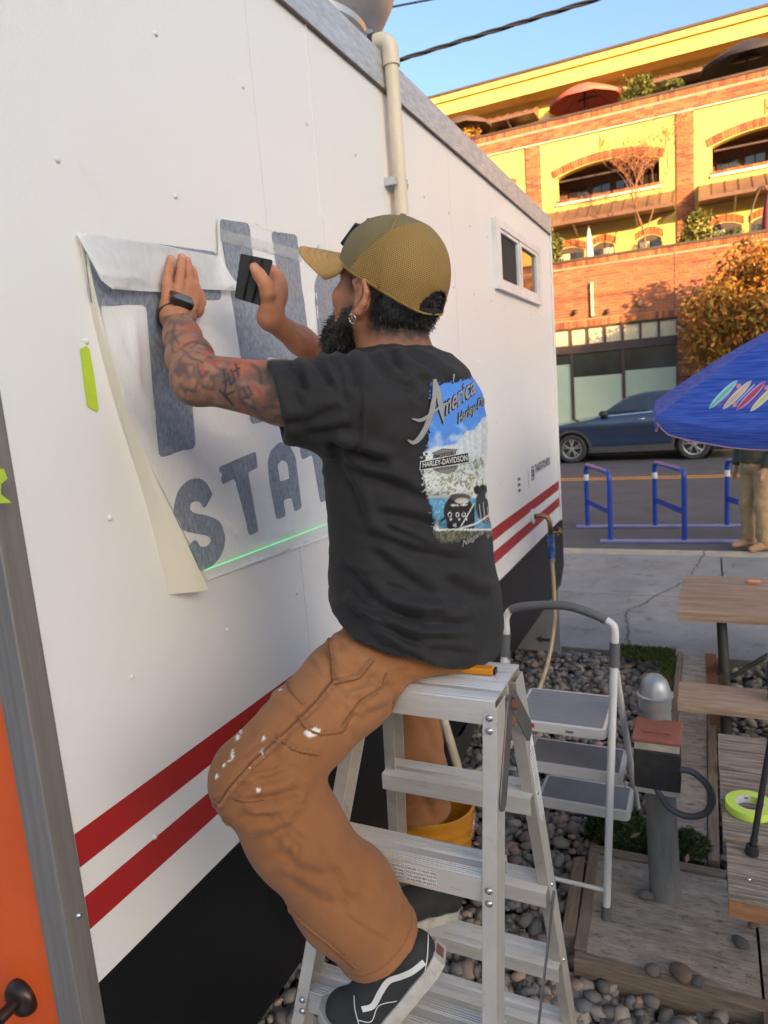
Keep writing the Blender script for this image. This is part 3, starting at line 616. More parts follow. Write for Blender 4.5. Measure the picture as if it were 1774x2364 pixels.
# ================================================================== STREET: car, bicycle racks, trees, wires, passer-by
mat('car_paint', (.018, .035, .085), (.016, .031, .078), rough=.28, metal=.35, scale=2, coat=1.)
mat('car_glass', (.02, .025, .03), rough=.04, scale=2, spec=.8)
mat('car_black', (.02, .02, .02), rough=.5); mat('cladding', (.06, .06, .063), rough=.6)
mat('rubber', (.025, .024, .024), (.035, .034, .032), rough=.85, scale=9); mat('chrome', (.75, .75, .76), rough=.15, metal=1.)
mat('alloy', (.55, .54, .52), rough=.3, metal=.9); mat('tail_red', (.35, .02, .015), rough=.15)
mat('lamp_clear', (.6, .62, .65), rough=.08, spec=.8)
def make_car():
    t = thing('parked_car', 'dark blue sport utility car parked in front of the shopfront', 'car', (-1.77, 19.3, -.03))
    CY, HW, G = 19.33, .92, -.03; wxs = (-3.22, -.31); R = .375
    # side silhouette (x, z) from front bumper over the roof to the rear bumper, then back along the sill with wheel arches
    top = [(-4.12, .42), (-4.14, .62), (-4.06, .82), (-3.9, .92), (-3.6, .99), (-3.2, 1.05), (-2.78, 1.10), (-2.55, 1.17), (-2.2, 1.40), (-1.92, 1.55), (-1.6, 1.635), (-1.2, 1.665), (-.7, 1.665), (-.2, 1.635), (.2, 1.57), (.45, 1.49), (.62, 1.30), (.72, 1.08), (.78, .95), (.80, .70), (.78, .42)]
    def arch(cx, s=1): return [(cx+.445*math.cos(a), .36+.445*math.sin(a)) for a in np.linspace(-.25, PI+.25, 15)]
    out = spline(top, 4)+[(.70, .27)]+arch(wxs[1])+arch(wxs[0])+[(-3.95, .27), (-4.08, .34)]
    nb = len(out); pts = [Vector(p) for p in out]
    gx = [Vector((x, z)) for x in np.arange(-4.1, .8, .11) for z in np.arange(.3, 1.64, .085)]
    def yw(x, z):   # half width of the body side
        w = HW-.035*max(0, (.55-z)/.3)-.02*max(0, z-.85)
        if z > 1.10: w -= (z-1.10)*.42+.015
        w -= .30*max(0, (-3.55-x)/.6)**2+.22*max(0, (x-.15)/.65)**2
        w += .018*math.exp(-((z-.93)/.05)**2)-.016*math.exp(-((z-.62)/.10)**2)
        return w
    res = delaunay_2d_cdt(pts+gx, [(i, (i+1) % nb) for i in range(nb)], [list(range(nb))], 1, 1e-5)
    v2 = [(p.x, p.y) for p in res[0]]; fs = [tuple(f) for f in res[2]]; body = MB()
    for sgn in (-1, 1): body.add([(x, CY+sgn*yw(x, z), z+G) for x, z in v2], fs)
    # roof, bonnet and ends: strips across the car with crown
    strip = []; tp = spline(top, 4)
    for x, z in tp: w = yw(x, z); strip.append([(x-(.10*(1-(2*s-1)**2) if x < -3.8 else 0)+(.06*(1-(2*s-1)**2) if x > .6 else 0), CY-w+2*w*s, z+G+.045*(1-(2*s-1)**2)*(1 if z > .9 else 0)) for s in np.linspace(0, 1, 9)])
    body.grid(strip); bo = body.build('body', 'car_paint', t, smooth=True, angle=35)
    q = MB(); q.box((-4.0, CY-.8, .22+G), (.7, CY+.8, .34+G)); q.build('underbody', 'car_black', t)
    def sidepoly(name, poly, m, off, parent=t, both=True):
        P = [Vector(p) for p in poly]; n = len(P); xs = [p.x for p in P]; zs = [p.y for p in P]
        G2 = [Vector((x, z)) for x in np.arange(min(xs), max(xs), .1) for z in np.arange(min(zs), max(zs), .08)]
        rr = delaunay_2d_cdt(P+G2, [(i, (i+1) % n) for i in range(n)], [list(range(n))], 1, 1e-5)
        for sgn in (-1, 1): w = MB(); w.add([(p.x, CY+sgn*(yw(p.x, p.y)+off), p.y+G) for p in rr[0]], [tuple(f) for f in rr[2]]); w.build(name, m, parent, smooth=True)
    # glass
    sidepoly('side_window', [(-2.44, 1.19), (-2.1, 1.41), (-1.83, 1.55), (-1.42, 1.615), (-1.36, 1.615), (-1.36, 1.235)], 'car_glass', .006)
    sidepoly('side_window', [(-1.27, 1.24), (-1.27, 1.62), (-.85, 1.62), (-.40, 1.60), (-.36, 1.27)], 'car_glass', .006)
    sidepoly('side_window', [(-.30, 1.275), (-.33, 1.59), (0, 1.56), (.3, 1.44), (.12, 1.31)], 'car_glass', .006)
    sidepoly('belt_trim', [(-2.52, 1.155), (-2.52, 1.175), (-1.2, 1.235), (.15, 1.30), (.15, 1.28), (-1.2, 1.212)], 'chrome', .010)
    sidepoly('door_seam', [(-2.36, .36), (-2.345, .36), (-2.40, 1.16), (-2.415, 1.16)], 'car_black', .003)
    sidepoly('door_seam', [(-1.33, .34), (-1.315, .34), (-1.29, 1.22), (-1.305, 1.22)], 'car_black', .003)
    sidepoly('sill_cladding', [(-2.76, .25), (-2.76, .40), (-.78, .42), (-.78, .25)], 'cladding', .012)
    for cx in wxs:
        ring = [(cx+.445*math.cos(a), .36+.445*math.sin(a)) for a in np.linspace(-.22, PI+.22, 17)]+[(cx+.51*math.cos(a), .36+.51*math.sin(a)) for a in np.linspace(PI+.2, -.2, 17)]
        sidepoly('arch_cladding', ring, 'cladding', .012)
        q = MB(); q.lathe([(.44, 0), (.44, .3)], (cx, CY-.86, .36+G), (0, 1, 0), 24); q.lathe([(0, .3), (.44, .3)], (cx, CY-.86, .36+G), (0, 1, 0), 24); q.build('wheel_well', 'car_black', t)
        q = MB(); q.lathe([(.44, 0), (.44, .3)], (cx, CY+.56, .36+G), (0, 1, 0), 24); q.build('wheel_well', 'car_black', t)
        for sgn in (-1, 1):
            wy = CY+sgn*.80; ax = (0, sgn, 0); we = MB()
            we.lathe([(.25, -.10), (.33, -.11), (.365, -.085), (R, -.05), (R, .05), (.365, .085), (.33, .105), (.25, .09)], (cx, wy, R+G), ax, 36); wo = we.build('wheel', 'rubber', t, smooth=True, angle=35)
            q = MB(); q.lathe([(.255, .075), (.25, .095), (.235, .09), (.225, .02), (.06, .0), (0, .0)], (cx, wy, R+G), ax, 36); q.build('rim', 'alloy', wo, smooth=True, angle=35)
            q = MB(); q.lathe([(.225, .03), (.0, .03)], (cx, wy, R+G), ax, 30); q.build('brake_disc', 'car_black', wo)
            sp = MB()
            for k in range(5):
                for da in (-.2, .2):
                    a = k*2*PI/5+.3; p0 = Vector((math.cos(a)*.05, 0, math.sin(a)*.05)); p1 = Vector((math.cos(a+da)*.238, 0, math.sin(a+da)*.238)); c0 = Vector((cx, wy+sgn*.085, R+G))
                    sp.bar(c0+p0, c0+p1+Vector((0, -sgn*.008, 0)), .030, .030, up=(0, 1, 0))
            sp.lathe([(0, .10), (.05, .098), (.06, .06)], (cx, wy, R+G), ax, 16); sp.build('spokes', 'alloy', wo, bevel=.004)
    for sgn in (-1, 1):
        q = MB(); q.add([], []); S = SDFS((-2.40, CY+sgn*1.0, 1.24+G), (.10, .10, .075)); mo = link('mirror', S, MAT['car_black'], t, smooth=True)
        for hx, hz in ((-1.52, 1.06), (-.55, 1.10)):
            q = MB(); yy = CY+sgn*(yw(hx, hz)+.02); q.tube([(hx-.10, yy-sgn*.02, hz+G), (hx-.08, yy+sgn*.015, hz+G), (hx+.08, yy+sgn*.015, hz+G), (hx+.10, yy-sgn*.02, hz+G)], .014, 8); q.build('door_handle', 'chrome', t, smooth=True)
    if 1:
        sidepoly('headlight', [(-4.05, .72), (-4.03, .80), (-3.62, .90), (-3.66, .80)], 'lamp_clear', .006)
        sidepoly('tail_light', [(.30, .98), (.34, 1.08), (.70, 1.02), (.72, .93)], 'tail_red', .006)
    # windscreens
    def screen(name, za, zb, xa, xb):
        wa, wb = yw(xa, za)-.07, yw(xb, zb)-.07; q = MB(); q.grid([[(xa, CY-wa+2*wa*s, za+G+.05*(1-(2*s-1)**2)+.012) for s in np.linspace(0, 1, 7)], [(xb, CY-wb+2*wb*s, zb+G+.05*(1-(2*s-1)**2)+.012) for s in np.linspace(0, 1, 7)]]); q.build(name, 'car_glass', t, smooth=True)
    screen('windscreen', 1.18, 1.545, -2.53, -1.94); screen('rear_screen', 1.24, 1.47, .655, .475)
    q = MB(); q.box((-4.22, CY-.55, .45+G), (-4.14, CY+.55, .72+G)); q.build('grille', 'car_black', t, bevel=.03)
    return t
def SDFS(c, r):
    bm = bmesh.new(); bmesh.ops.create_icosphere(bm, subdivisions=3, radius=1.)
    for v in bm.verts: v.co = Vector((math.copysign(abs(v.co.x)**.7, v.co.x)*r[0]+c[0], math.copysign(abs(v.co.y)**.7, v.co.y)*r[1]+c[1], math.copysign(abs(v.co.z)**.7, v.co.z)*r[2]+c[2]))
    me = bpy.data.meshes.new('blob'); bm.to_mesh(me); bm.free(); return me
make_car()
# bicycle racks
mat('rack_blue', (.012, .055, .36), (.01, .048, .30), rough=.35, scale=5, coat=.3, dirt=((.03, .08, .3), 9, .6, .85)); mat('rack_lilac', (.23, .24, .47), (.17, .19, .40), rough=.45, scale=5); mat('white_tape', (.75, .75, .76), rough=.5)
def rack(x, xf, y0, y1, label):
    t = thing('bicycle_rack', label, 'bike rack', ((x+xf)/2, (y0+y1)/2, -.03), 'blue bicycle racks in the street'); z = .88
    P = [(x, y0, -.01), (x, y0, z-.10)]+arc((x, y0, z-.10), (x, y0, z), (x+(xf-x)*.11, y0+.10, z), 7)+arc((x+(xf-x)*.89, y1-.10, z), (xf, y1, z), (xf, y1, z-.10), 7)+[(xf, y1, -.01)]
    q = MB(); q.tube(P, .032, 12); q.build('hoop', 'rack_blue', t, smooth=True, angle=50)
    q = MB(); q.bar((x, y0, .36), (xf, y1, .36), .02, .075); q.build('crossbar', 'rack_blue', t)
    q = MB(); q.tube([(xf, y1, .66), (xf, y1, .745)], .0345, 12); q.build('reflective_band', 'white_tape', t, smooth=True, angle=50)
rack(-1.15, -1.58, 9.2, 10.12, 'blue bicycle rack hoop nearest the trailer'); rack(-.27, -.67, 9.24, 10.17, 'blue bicycle rack hoop between the other two'); rack(.62, .23, 9.28, 10.22, 'blue bicycle rack hoop beside the standing person')
for (a, b_, lab) in (((-1.28, 9.17, 0), (.95, 9.30, 0), 'lilac floor rail joining the near feet of the bicycle racks'), ((-1.74, 10.10, 0), (.42, 10.24, 0), 'lilac floor rail joining the far feet of the bicycle racks')):
    q = MB(); q.bar((a[0], a[1], -.012), (b_[0], b_[1], -.012), .085, .03); q.build('rack_rail', 'rack_lilac', label=lab, cat='rail', bevel=.006)
# overhead wires
mat('cable', (.007, .009, .014), (.012, .014, .02), rough=.7, scale=20)
def wire(name, label, pts, r, twist=0):
    t = MB(); a, b_ = np.array(pts[0], float), np.array(pts[1], float)
    P = [a+(b_-a)*s-np.array([0, 0, .5*4*s*(1-s)*pts[2]]) for s in np.linspace(0, 1, 40)]
    if not twist: t.tube(P, r, 8)
    else:
        for ph in range(3):
            Q = []
            for i, s in enumerate(np.linspace(0, 1, 360)):
                p = a+(b_-a)*s-np.array([0, 0, .5*4*s*(1-s)*pts[2]]); an = s*twist+ph*2*PI/3; Q.append(p+np.array([0, math.cos(an), math.sin(an)])*r*.75)
            t.tube(Q, r*.72, 6)
    return t.build(name, 'cable', smooth=True, label=label, cat='cable')
wa = onY(925, 137, 12); wb = onY(1370, 0, 12); d = (wb-wa); wire('overhead_cable', 'thick twisted overhead cable crossing the sky', (wa-d*3, wb+d*4, 0), .026, 120)
wa = onY(868, 20, 14); wb = onY(985, 0, 14); wa[2] -= .02; d = (wb-wa); wire('overhead_cable', 'thin overhead cable high above the exhaust fan', (wa-d*8, wb+d*14, 0), .02)
# autumn street tree
mat('bark', (.12, .085, .06), (.07, .05, .038), rough=.95, scale=14, stretch=(6, 6, 1), bump=.01)
def tree(name, label, base, height, crown_c, crown_r, cols, n, size, seed, cat='tree', trunk=.09, clumps=40, bottom=-1, parts=('trunk', 'crown'), group=None, shell=.45):
    t = thing(name, label, cat, base, group); r = random.Random(seed); b = MB(); base = np.array(base, float); cc = np.array(crown_c, float)
    b.tube([base, base*.5+np.array([cc[0], cc[1], base[2]])*.5+np.array([.03, 0, height*.35]), cc-np.array([0, 0, crown_r[2]*.35]), cc+np.array([0, 0, crown_r[2]*.5])], [trunk, trunk*.8, trunk*.55, trunk*.15], 8)
    for i in range(9):
        a = r.uniform(0, 2*PI); s = r.uniform(.2, .6); o = cc-np.array([0, 0, crown_r[2]*.5])+np.array([0, 0, i*crown_r[2]*.09]); e = cc+np.array([math.cos(a)*crown_r[0]*.8, math.sin(a)*crown_r[1]*.8, crown_r[2]*r.uniform(-.2, .75)])
        b.tube([o, (o+e)/2+np.array([0, 0, .06]), e], [trunk*.4, trunk*.25, trunk*.06], 5)
    b.build(parts[0], 'bark', t, smooth=True)
    V, F, C = foliage(cc, crown_r, n, size, cols, seed, bottom, shell, clumps=clumps)
    link(parts[1], npmesh(parts[1], V, F, C), matcol('leaftree', .6, .3, trans=.3), t, kind='stuff'); return t
aut = [(.56, .25, .045), (.50, .28, .06), (.30, .21, .05), (.62, .31, .06), (.18, .15, .04), (.52, .17, .05), (.58, .36, .08)]
tree('street_tree', 'orange and yellow autumn tree on the far pavement', (1.25, 20.9, .12), 4.8, (1.35, 20.8, 3.45), (2.2, 1.3, 1.75), aut, 19000, .085, 5, clumps=95)
# terrace plants and umbrellas
grn = [(.10, .13, .03), (.15, .17, .04), (.20, .20, .06), (.07, .09, .02)]
tree('terrace_shrub', 'green leafy shrub on the terrace right of the bare reddish tree', (-.25, 23.3, 5.0), 1.5, (-.28, 23.3, 6.0), (.5, .45, .75), grn+[(.3, .28, .08)], 1600, .075, 21, 'shrub', .03)
tree('terrace_shrub', 'dark green shrub at the terrace corner beside the trailer roof', (-4.45, 23.2, 5.0), 1.6, (-4.42, 23.2, 6.05), (.32, .35, .75), grn, 1500, .07, 22, 'shrub', .03)
tree('terrace_shrub', 'green shrub on the top terrace beside the red umbrella', (-2.0, 25.2, 9.7), 1.4, (-2.0, 25.2, 10.95), (.55, .4, .55), grn+[(.3, .28, .08)], 1300, .075, 23, 'shrub', .03)
tree('terrace_shrub', 'low green plant in front of the top floor windows', (-1.0, 25.2, 9.7), 1.1, (-1.0, 25.2, 10.75), (.42, .35, .28), grn, 800, .065, 24, 'shrub', .02)
tree('terrace_shrub', 'low green plant on the terrace beside the small arched window', (.55, 23.2, 5.0), .9, (.5, 23.2, 5.75), (.5, .35, .25), grn, 700, .06, 25, 'shrub', .02)
tree('terrace_shrub', 'thin shrub below the dark umbrella on the top terrace', (-7.5, 25.2, 9.7), 1.1, (-7.45, 25.2, 10.8), (.4, .3, .4), aut[:4], 500, .06, 27, 'shrub', .02)
# bare reddish tree: branching twigs with few leaves
def twig_tree(name, label, base, top, spread, seed):
    t = thing(name, label, 'tree', base); r = random.Random(seed); b = MB(); tips = []
    def grow(p, d, l, rr, lev):
        e = p+d*l; b.tube([p, (p+e)/2+Vector((r.uniform(-.03, .03), r.uniform(-.03, .03), 0)), e], [rr, rr*.85, rr*.7], 5)
        if lev == 0: tips.append(e); return
        for k in range(3 if lev > 1 else 4):
            a = Vector((r.uniform(-1, 1), r.uniform(-1, 1), r.uniform(-.1, .8))).normalized(); grow(e, (d*.75+a*spread).normalized(), l*r.uniform(.62, .85), rr*.68, lev-1)
    grow(Vector(base), Vector((-.05, 0, 1)), (top-base[2])*.42, .03, 5); b.build('trunk', mat('twig', (.30, .13, .07), (.22, .10, .06), rough=.8, scale=9), t)
    n = 1100; P = np.array([tips[r.randrange(len(tips))][:] for _ in range(n)])+RNG.normal(0, .05, (n, 3)); tt = RNG.normal(size=(n, 3)); tt /= np.linalg.norm(tt, axis=1)[:, None]; w = np.cross(tt, RNG.normal(size=(n, 3))); w /= np.linalg.norm(w, axis=1)[:, None]; s = .03
    V = np.stack([P-tt*s, P+w*s*.5, P+tt*s, P-w*s*.5], 1).reshape(-1, 3); c = np.repeat(np.array([(.42, .16, .07), (.5, .22, .09), (.33, .12, .06)])[RNG.integers(0, 3, n)], 4, 0)
    link('crown', npmesh('crown', V, np.arange(4*n).reshape(-1, 4), c), MAT['leaftree'], t, kind='stuff')
twig_tree('terrace_tree', 'nearly bare reddish tree on the lower terrace', (-1.65, 23.4, 5.0), 8.0, .62, 4)
def patio_umbrella(name, label, c, r, zr, za, m, ground, n=8, lean=(0, 0)):
    t = thing(name, label, 'umbrella', (c[0], c[1], ground)); q = MB(); top = (c[0]+lean[0], c[1]+lean[1], za)
    rim = [(c[0]+lean[0]*.6+r*math.cos(a), c[1]+lean[1]*.6+r*math.sin(a), zr-.06*(0 if i % 2 == 0 else -.5)) for i, a in enumerate(np.linspace(0, 2*PI, 2*n, endpoint=False))]
    ring = [[top]*(2*n)]
    for s in (.35, .7, 1.): ring.append([tuple(np.array(top)*(1-s)+np.array(p)*s+np.array([0, 0, .06*math.sin(s*PI)])) for p in rim])
    ring.append([(p[0], p[1], p[2]-.10) for p in rim]); q.grid(ring, wrap=True); q.build('canopy', m, t, smooth=True, angle=30)
    q = MB(); q.tube([(c[0], c[1], ground), top], .025, 8); q.build('pole', 'trim_brown', t)
    for a in np.linspace(0, 2*PI, n, endpoint=False): q = MB(); q.tube([(top[0], top[1], za-.05), (c[0]+lean[0]*.6+r*.97*math.cos(a), c[1]+lean[1]*.6+r*.97*math.sin(a), zr-.02)], .01, 4); q.build('rib', 'trim_brown', t)
patio_umbrella('patio_umbrella', 'coral red patio umbrella on the top terrace', (-3.65, 25.5), 1.15, 11.12, 11.66, mat('cloth_red', (.62, .13, .10), (.55, .11, .08), rough=.8), 9.7)
patio_umbrella('patio_umbrella', 'black patio umbrella on the top terrace at the right', (1.1, 25.5), 1.3, 11.05, 11.72, mat('cloth_black', (.022, .018, .03), rough=.8), 9.7)
patio_umbrella('patio_umbrella', 'dark brown patio umbrella at the left end of the top terrace', (-7.8, 25.5), .95, 11.2, 11.6, mat('cloth_brown', (.09, .05, .04), rough=.8), 9.7)
t = thing('patio_umbrella', 'closed cream umbrella standing on the lower terrace', 'umbrella', (-3.34, 23.4, 5.0)); q = MB(); q.lathe([(.12, 5.55), (.13, 5.7), (.10, 6.2), (.05, 6.6), (.01, 6.75)], (-3.34, 23.4, 0), n=12); q.build('canopy', 'stone_white', t, smooth=True); q = MB(); q.tube([(-3.34, 23.4, 5.), (-3.34, 23.4, 6.8)], .02, 6); q.build('pole', 'trim_brown', t)
t = thing('patio_umbrella', 'closed maroon umbrella hanging from a curved stand on the terrace', 'umbrella', (1.55, 23.4, 5.0)); q = MB(); q.lathe([(.14, 5.3), (.17, 5.6), (.14, 6.3), (.06, 6.75), (.01, 6.85)], (1.55, 23.4, 0), n=12); q.build('canopy', mat('cloth_maroon', (.17, .04, .07), rough=.8), t, smooth=True)
q = MB(); q.tube(spline([(1.10, 23.45, 5.0), (1.10, 23.45, 6.1), (1.18, 23.45, 6.6), (1.38, 23.45, 7.05), (1.55, 23.4, 6.9)], 8), .025, 6); q.build('stand', 'trim_brown', t, smooth=True)
# passer-by standing beside the racks (head and chest hidden by the umbrella in the photograph)
def passerby():
    X, Y = .50, 8.86; t = thing('person', 'person in olive jacket and khaki trousers standing behind the blue umbrella', 'person', (X, Y, 0))
    f = np.array([-.75, -.66, 0]); sd = np.array([.66, -.75, 0]); o = np.array([X, Y, 0.]); P = lambda a, b, z: o+f*a+sd*b+np.array([0, 0, z])
    S = SDF((X-.45, Y-.45, 0), (X+.5, Y+.45, 1.15), .011)
    S.ell(P(0, 0, .98), (.17, .17, .13), k=.06)
    for s in (-1, 1): S.chain([P(0, s*.09, .95), P(.03, s*.105, .52), P(0, s*.115, .10)], [.105, .078, .068], .04)
    V, F = S.mesh(); N = vnormals(V, F); V += N*((smooth_noise(V, 14, 3)-.5)*.020+(smooth_noise(V*np.array([1, 1, 2.]), 24, 5)-.5)*.012+.003*np.sin(V[:, 2]*70+14*smooth_noise(V, 9, 5))*np.clip(1-V[:, 2]/.5, 0, 1))[:, None]
    link('trousers', npmesh('trousers', V, F), mat('khaki', (.42, .28, .14), (.36, .235, .115), rough=.85, scale=12), t, smooth=True)
    S = SDF((X-.5, Y-.5, .95), (X+.5, Y+.5, 1.62), .011)
    S.stack([(1.0, X, Y, .185, .185), (1.2, X, Y, .18, .18), (1.4, X, Y, .19, .19), (1.48, X, Y, .14, .14)], k=.05)
    for s in (-1, 1): S.chain([P(0, s*.18, 1.43), P(-.02, s*.25, 1.18), P(.08, s*.22, .99)], [.075, .065, .052], .04)
    V, F = S.mesh(); N = vnormals(V, F); V += N*((smooth_noise(V, 13, 8)-.5)*.022)[:, None]
    link('jacket', npmesh('jacket', V, F), mat('olive', (.075, .07, .045), (.055, .05, .033), rough=.85, scale=12), t, smooth=True)
    S = SDF((X-.4, Y-.4, .75), (X+.4, Y+.4, 1.85), .009)
    S.cap(P(0, 0, 1.3), P(0.01, 0, 1.56), .07, .055, .02); S.ell(P(.02, 0, 1.68), (.095, .08, .12), np.stack([f, sd, (0, 0, 1)]), .02); S.ell(P(.06, 0, 1.61), (.055, .055, .055), k=.03); S.cap(P(.11, 0, 1.69), P(.125, 0, 1.655), .012, .016, .015)
    for s in (-1, 1):
        S.cap(P(.08, s*.22, 1.0), P(.11, s*.2, .90), .032, .035, .01, (sd, .6)); S.ell(P(.02, s*.085, 1.67), (.03, .012, .035), np.stack([f, sd, (0, 0, 1)]), .008); S.cap(P(0, 0, 1.32), P(0, s*.18, 1.40), .06, .05, .03); S.chain([P(0, s*.18, 1.40), P(-.02, s*.245, 1.17), P(.08, s*.22, 1.0)], [.045, .04, .03], .02)
        for k in range(4): S.chain([P(.10+.012*k, s*.205, .89), P(.10+.016*k, s*.205, .845), P(.09+.016*k, s*.2, .815)], [.010, .009, .008], .004)
        S.chain([P(.13, s*.19, .93), P(.15, s*.18, .89)], [.012, .009], .006)
    V, F = S.mesh(); link('body', npmesh('body', V, F), mat('skin_plain', (.50, .27, .18), rough=.5, scale=20), t, smooth=True)
    S = SDF((X-.3, Y-.3, 1.5), (X+.3, Y+.3, 1.95), .01); S.ell(P(-.005, 0, 1.72), (.105, .09, .105), np.stack([f, sd, (0, 0, 1)]), .01); S.plane(P(.05, 0, 1.70), f*1-np.array([0, 0, .6])); V, F = S.mesh(); link('hair', npmesh('hair', V, F), mat('hair_brown', (.05, .03, .02), rough=.6, scale=30), t, smooth=True)
    for s in (-1, 1):
        S = SDF((X-.5, Y-.5, -.03), (X+.5, Y+.5, .2), .008); S.chain([P(-.05, s*.115, .05), P(.08, s*.12, .045), P(.19, s*.13, .035)], [.05, .045, .036], .02); S.cap(P(-.02, s*.115, .05), P(-.02, s*.115, .12), .05, .055, .02); S.plane((X, Y, .0), (0, 0, -1)); V, F = S.mesh(); link('shoe', npmesh('shoe', V, F), mat('suede', (.40, .24, .14), (.34, .2, .12), rough=.9, scale=15), t, smooth=True)
passerby()
# ================================================================== FOOD TRAILER
WX = -1.05
mat('trailer_white', (.80, .79, .775), (.775, .765, .75), rough=.36, scale=1.3, detail=3, bump=.0009, bscale=150, dirt=((.69, .66, .61), 3.2, .60, .92))
mat('stripe_red', (.40, .018, .018), (.36, .016, .016), rough=.35, scale=5); mat('skirt_black', (.006, .006, .007), (.008, .008, .009), rough=.42, scale=3, spec=.25, bump=.0005, bscale=200)
mat('galvanised', (.62, .64, .66), (.46, .48, .50), rough=.38, r2=.55, metal=.5, scale=16, detail=8, stretch=(1, 1, 5), dirt=((.17, .14, .11), 9, .6, .85))
mat('aluminium', (.29, .265, .25), (.22, .20, .187), rough=.42, r2=.55, metal=.5, scale=7, stretch=(8, 8, .35), bump=.0004, bscale=60, bstretch=(10, 10, .3), dirt=((.20, .16, .13), 7, .60, .9))
mat('door_orange', (.74, .105, .014), (.66, .09, .012), rough=.45, scale=4, detail=5, spec=.35); mat('bronze', (.075, .05, .045), (.05, .035, .03), rough=.28, metal=.7, scale=15)
mat('rivet_white', (.78, .77, .75), rough=.3); mat('pvc', (.74, .66, .52), (.66, .57, .42), rough=.45, scale=4, stretch=(4, 4, 1), dirt=((.45, .33, .22), 16, .62, .85))
mat('black_rubber', (.025, .025, .027), rough=.5); mat('steel', (.60, .60, .61), (.5, .5, .51), rough=.25, metal=1., scale=9)
mat('spun_aluminium', (.62, .60, .58), (.48, .46, .44), rough=.34, r2=.48, metal=.4, scale=5, detail=8, dirt=((.16, .13, .11), 11, .6, .8))
mat('spun_bright', (.66, .66, .66), (.55, .55, .55), rough=.3, metal=.7, scale=7)
tr = thing('food_trailer', 'white food trailer with two red stripes and black skirt', 'trailer', (-2.2, 3., 0))
def wpoly(name, pts, m, x0, x1, parent=tr, **k):
    """polygon given in (Y,Z) on the trailer wall, between planes x0 and x1"""
    q = MB(); q.prism(pts, (x0, 0, 0), (0, 1, 0), (0, 0, 1), (1, 0, 0), x1-x0); return q.build(name, m, parent, **k)
NY, FY = .783, 5.40
wpoly('side_wall', [(NY, 1.0), (FY, 1.0), (FY, 3.14), (NY, 3.14)], 'trailer_white', WX-.05, WX)
wpoly('stripe', [(NY+.002, 1.243), (FY, 1.243), (FY, 1.310), (NY+.002, 1.310)], 'stripe_red', WX+.0004, WX+.0012); wpoly('stripe', [(NY+.002, 1.115), (FY, 1.115), (FY, 1.182), (NY+.002, 1.182)], 'stripe_red', WX+.0004, WX+.0012)
wpoly('skirt', [(.784, .50), (5.30, .50), (5.46, .62), (5.46, .998), (.784, .998)], 'skirt_black', WX-.04, WX+.004)
wpoly('panel_batten', [(1.935, 1.312), (1.943, 1.312), (1.943, 3.13), (1.935, 3.13)], 'trailer_white', WX, WX+.003); wpoly('panel_joint', [(1.631, 1.312), (1.6335, 1.312), (1.6335, 3.13), (1.631, 3.13)], mat('joint_grey', (.765, .755, .74)), WX+.0003, WX+.0008); wpoly('panel_joint', [(3.16, 1.312), (3.1625, 1.312), (3.1625, 3.13), (3.16, 3.13)], 'joint_grey', WX+.0003, WX+.0008)
wpoly('far_corner_trim', [(FY-.02, 1.0), (FY+.015, 1.0), (FY+.015, 3.13), (FY-.02, 3.13)], 'trailer_white', WX+.001, WX+.012, bevel=.003)
wpoly('top_trim', [(.72, 3.13), (FY+.02, 3.13), (FY+.02, 3.250), (.72, 3.250)], 'galvanised', WX-.3, WX+.012, bevel=.003); wpoly('trim_lip', [(.72, 3.125), (FY+.02, 3.125), (FY+.02, 3.129), (.72, 3.129)], mat('lip_brown', (.16, .12, .10), rough=.6), WX, WX+.0135)
q = MB(); q.box((-3.3, .75, 3.18), (WX-.302, FY, 3.235)); q.build('roof', 'galvanised', tr)
q = MB(); q.box((-3.3, FY-.05, .55), (WX-.052, FY, 3.17)); q.build('far_wall', 'trailer_white', tr); q = MB(); q.box((-3.3, .8, .55), (-3.25, FY-.06, 3.17)); q.build('rear_side_wall', 'trailer_white', tr); q = MB(); q.box((-3.24, .8, .55), (WX-.06, FY-.06, .6)); q.build('floor', 'skirt_black', tr)
# near end: corner post and orange door
CYN = .735; ex = onY(15, 1700, CYN)[0]
q = MB(); q.prism([(WX+.004, CYN), (WX+.004, NY), (WX-.02, NY), (WX-.02, CYN+.014), (ex, CYN+.014), (ex, CYN)], (0, 0, .45), (1, 0, 0), (0, 1, 0), (0, 0, 1), 2.8); q.build('corner_post', 'aluminium', tr, bevel=.0025)
q = MB(); q.box((-2.1, CYN+.010, .6), (ex-.001, CYN+.04, 3.1)); do = q.build('door', 'door_orange', tr)
q = MB(); q.box((-3.29, CYN+.02, .55), (-2.11, CYN+.05, 3.17)); q.build('end_wall', 'trailer_white', tr)
kc = onY(40, 2312, CYN-.004); q = MB(); q.lathe([(0, .022), (.018, .022), (.030, .019), (.036, .012), (.0375, .004), (.0375, 0), (0, 0)], (kc[0], CYN+.010, kc[2]), (0, -1, 0), 40)
q.tube([(kc[0], CYN-.01, kc[2]), (kc[0]-.001, CYN-.045, kc[2]-.004)], .0125, 18); q.tube(spline([(kc[0]+.004, CYN-.05, kc[2]-.004), (kc[0]-.03, CYN-.055, kc[2]-.012), (kc[0]-.10, CYN-.052, kc[2]-.012)], 8), [.014]*8+[.012]*9, 14); q.build('door_handle', 'bronze', do, smooth=True, angle=40)
sq = onY(413/1660*700, 1700+997*.4217, CYN)[2]
rv = MB(); rv.lathe([(0, .0055), (.0026, .0051), (.0050, .0033), (.0062, .0), ], (0, 0, 0), (1, 0, 0), 12); rme = rv.mesh('rivet'); rme.materials.append(MAT['rivet_white']); rme.polygons.foreach_set('use_smooth', [True]*len(rme.polygons))
TRI = wmat(tr).inverted()
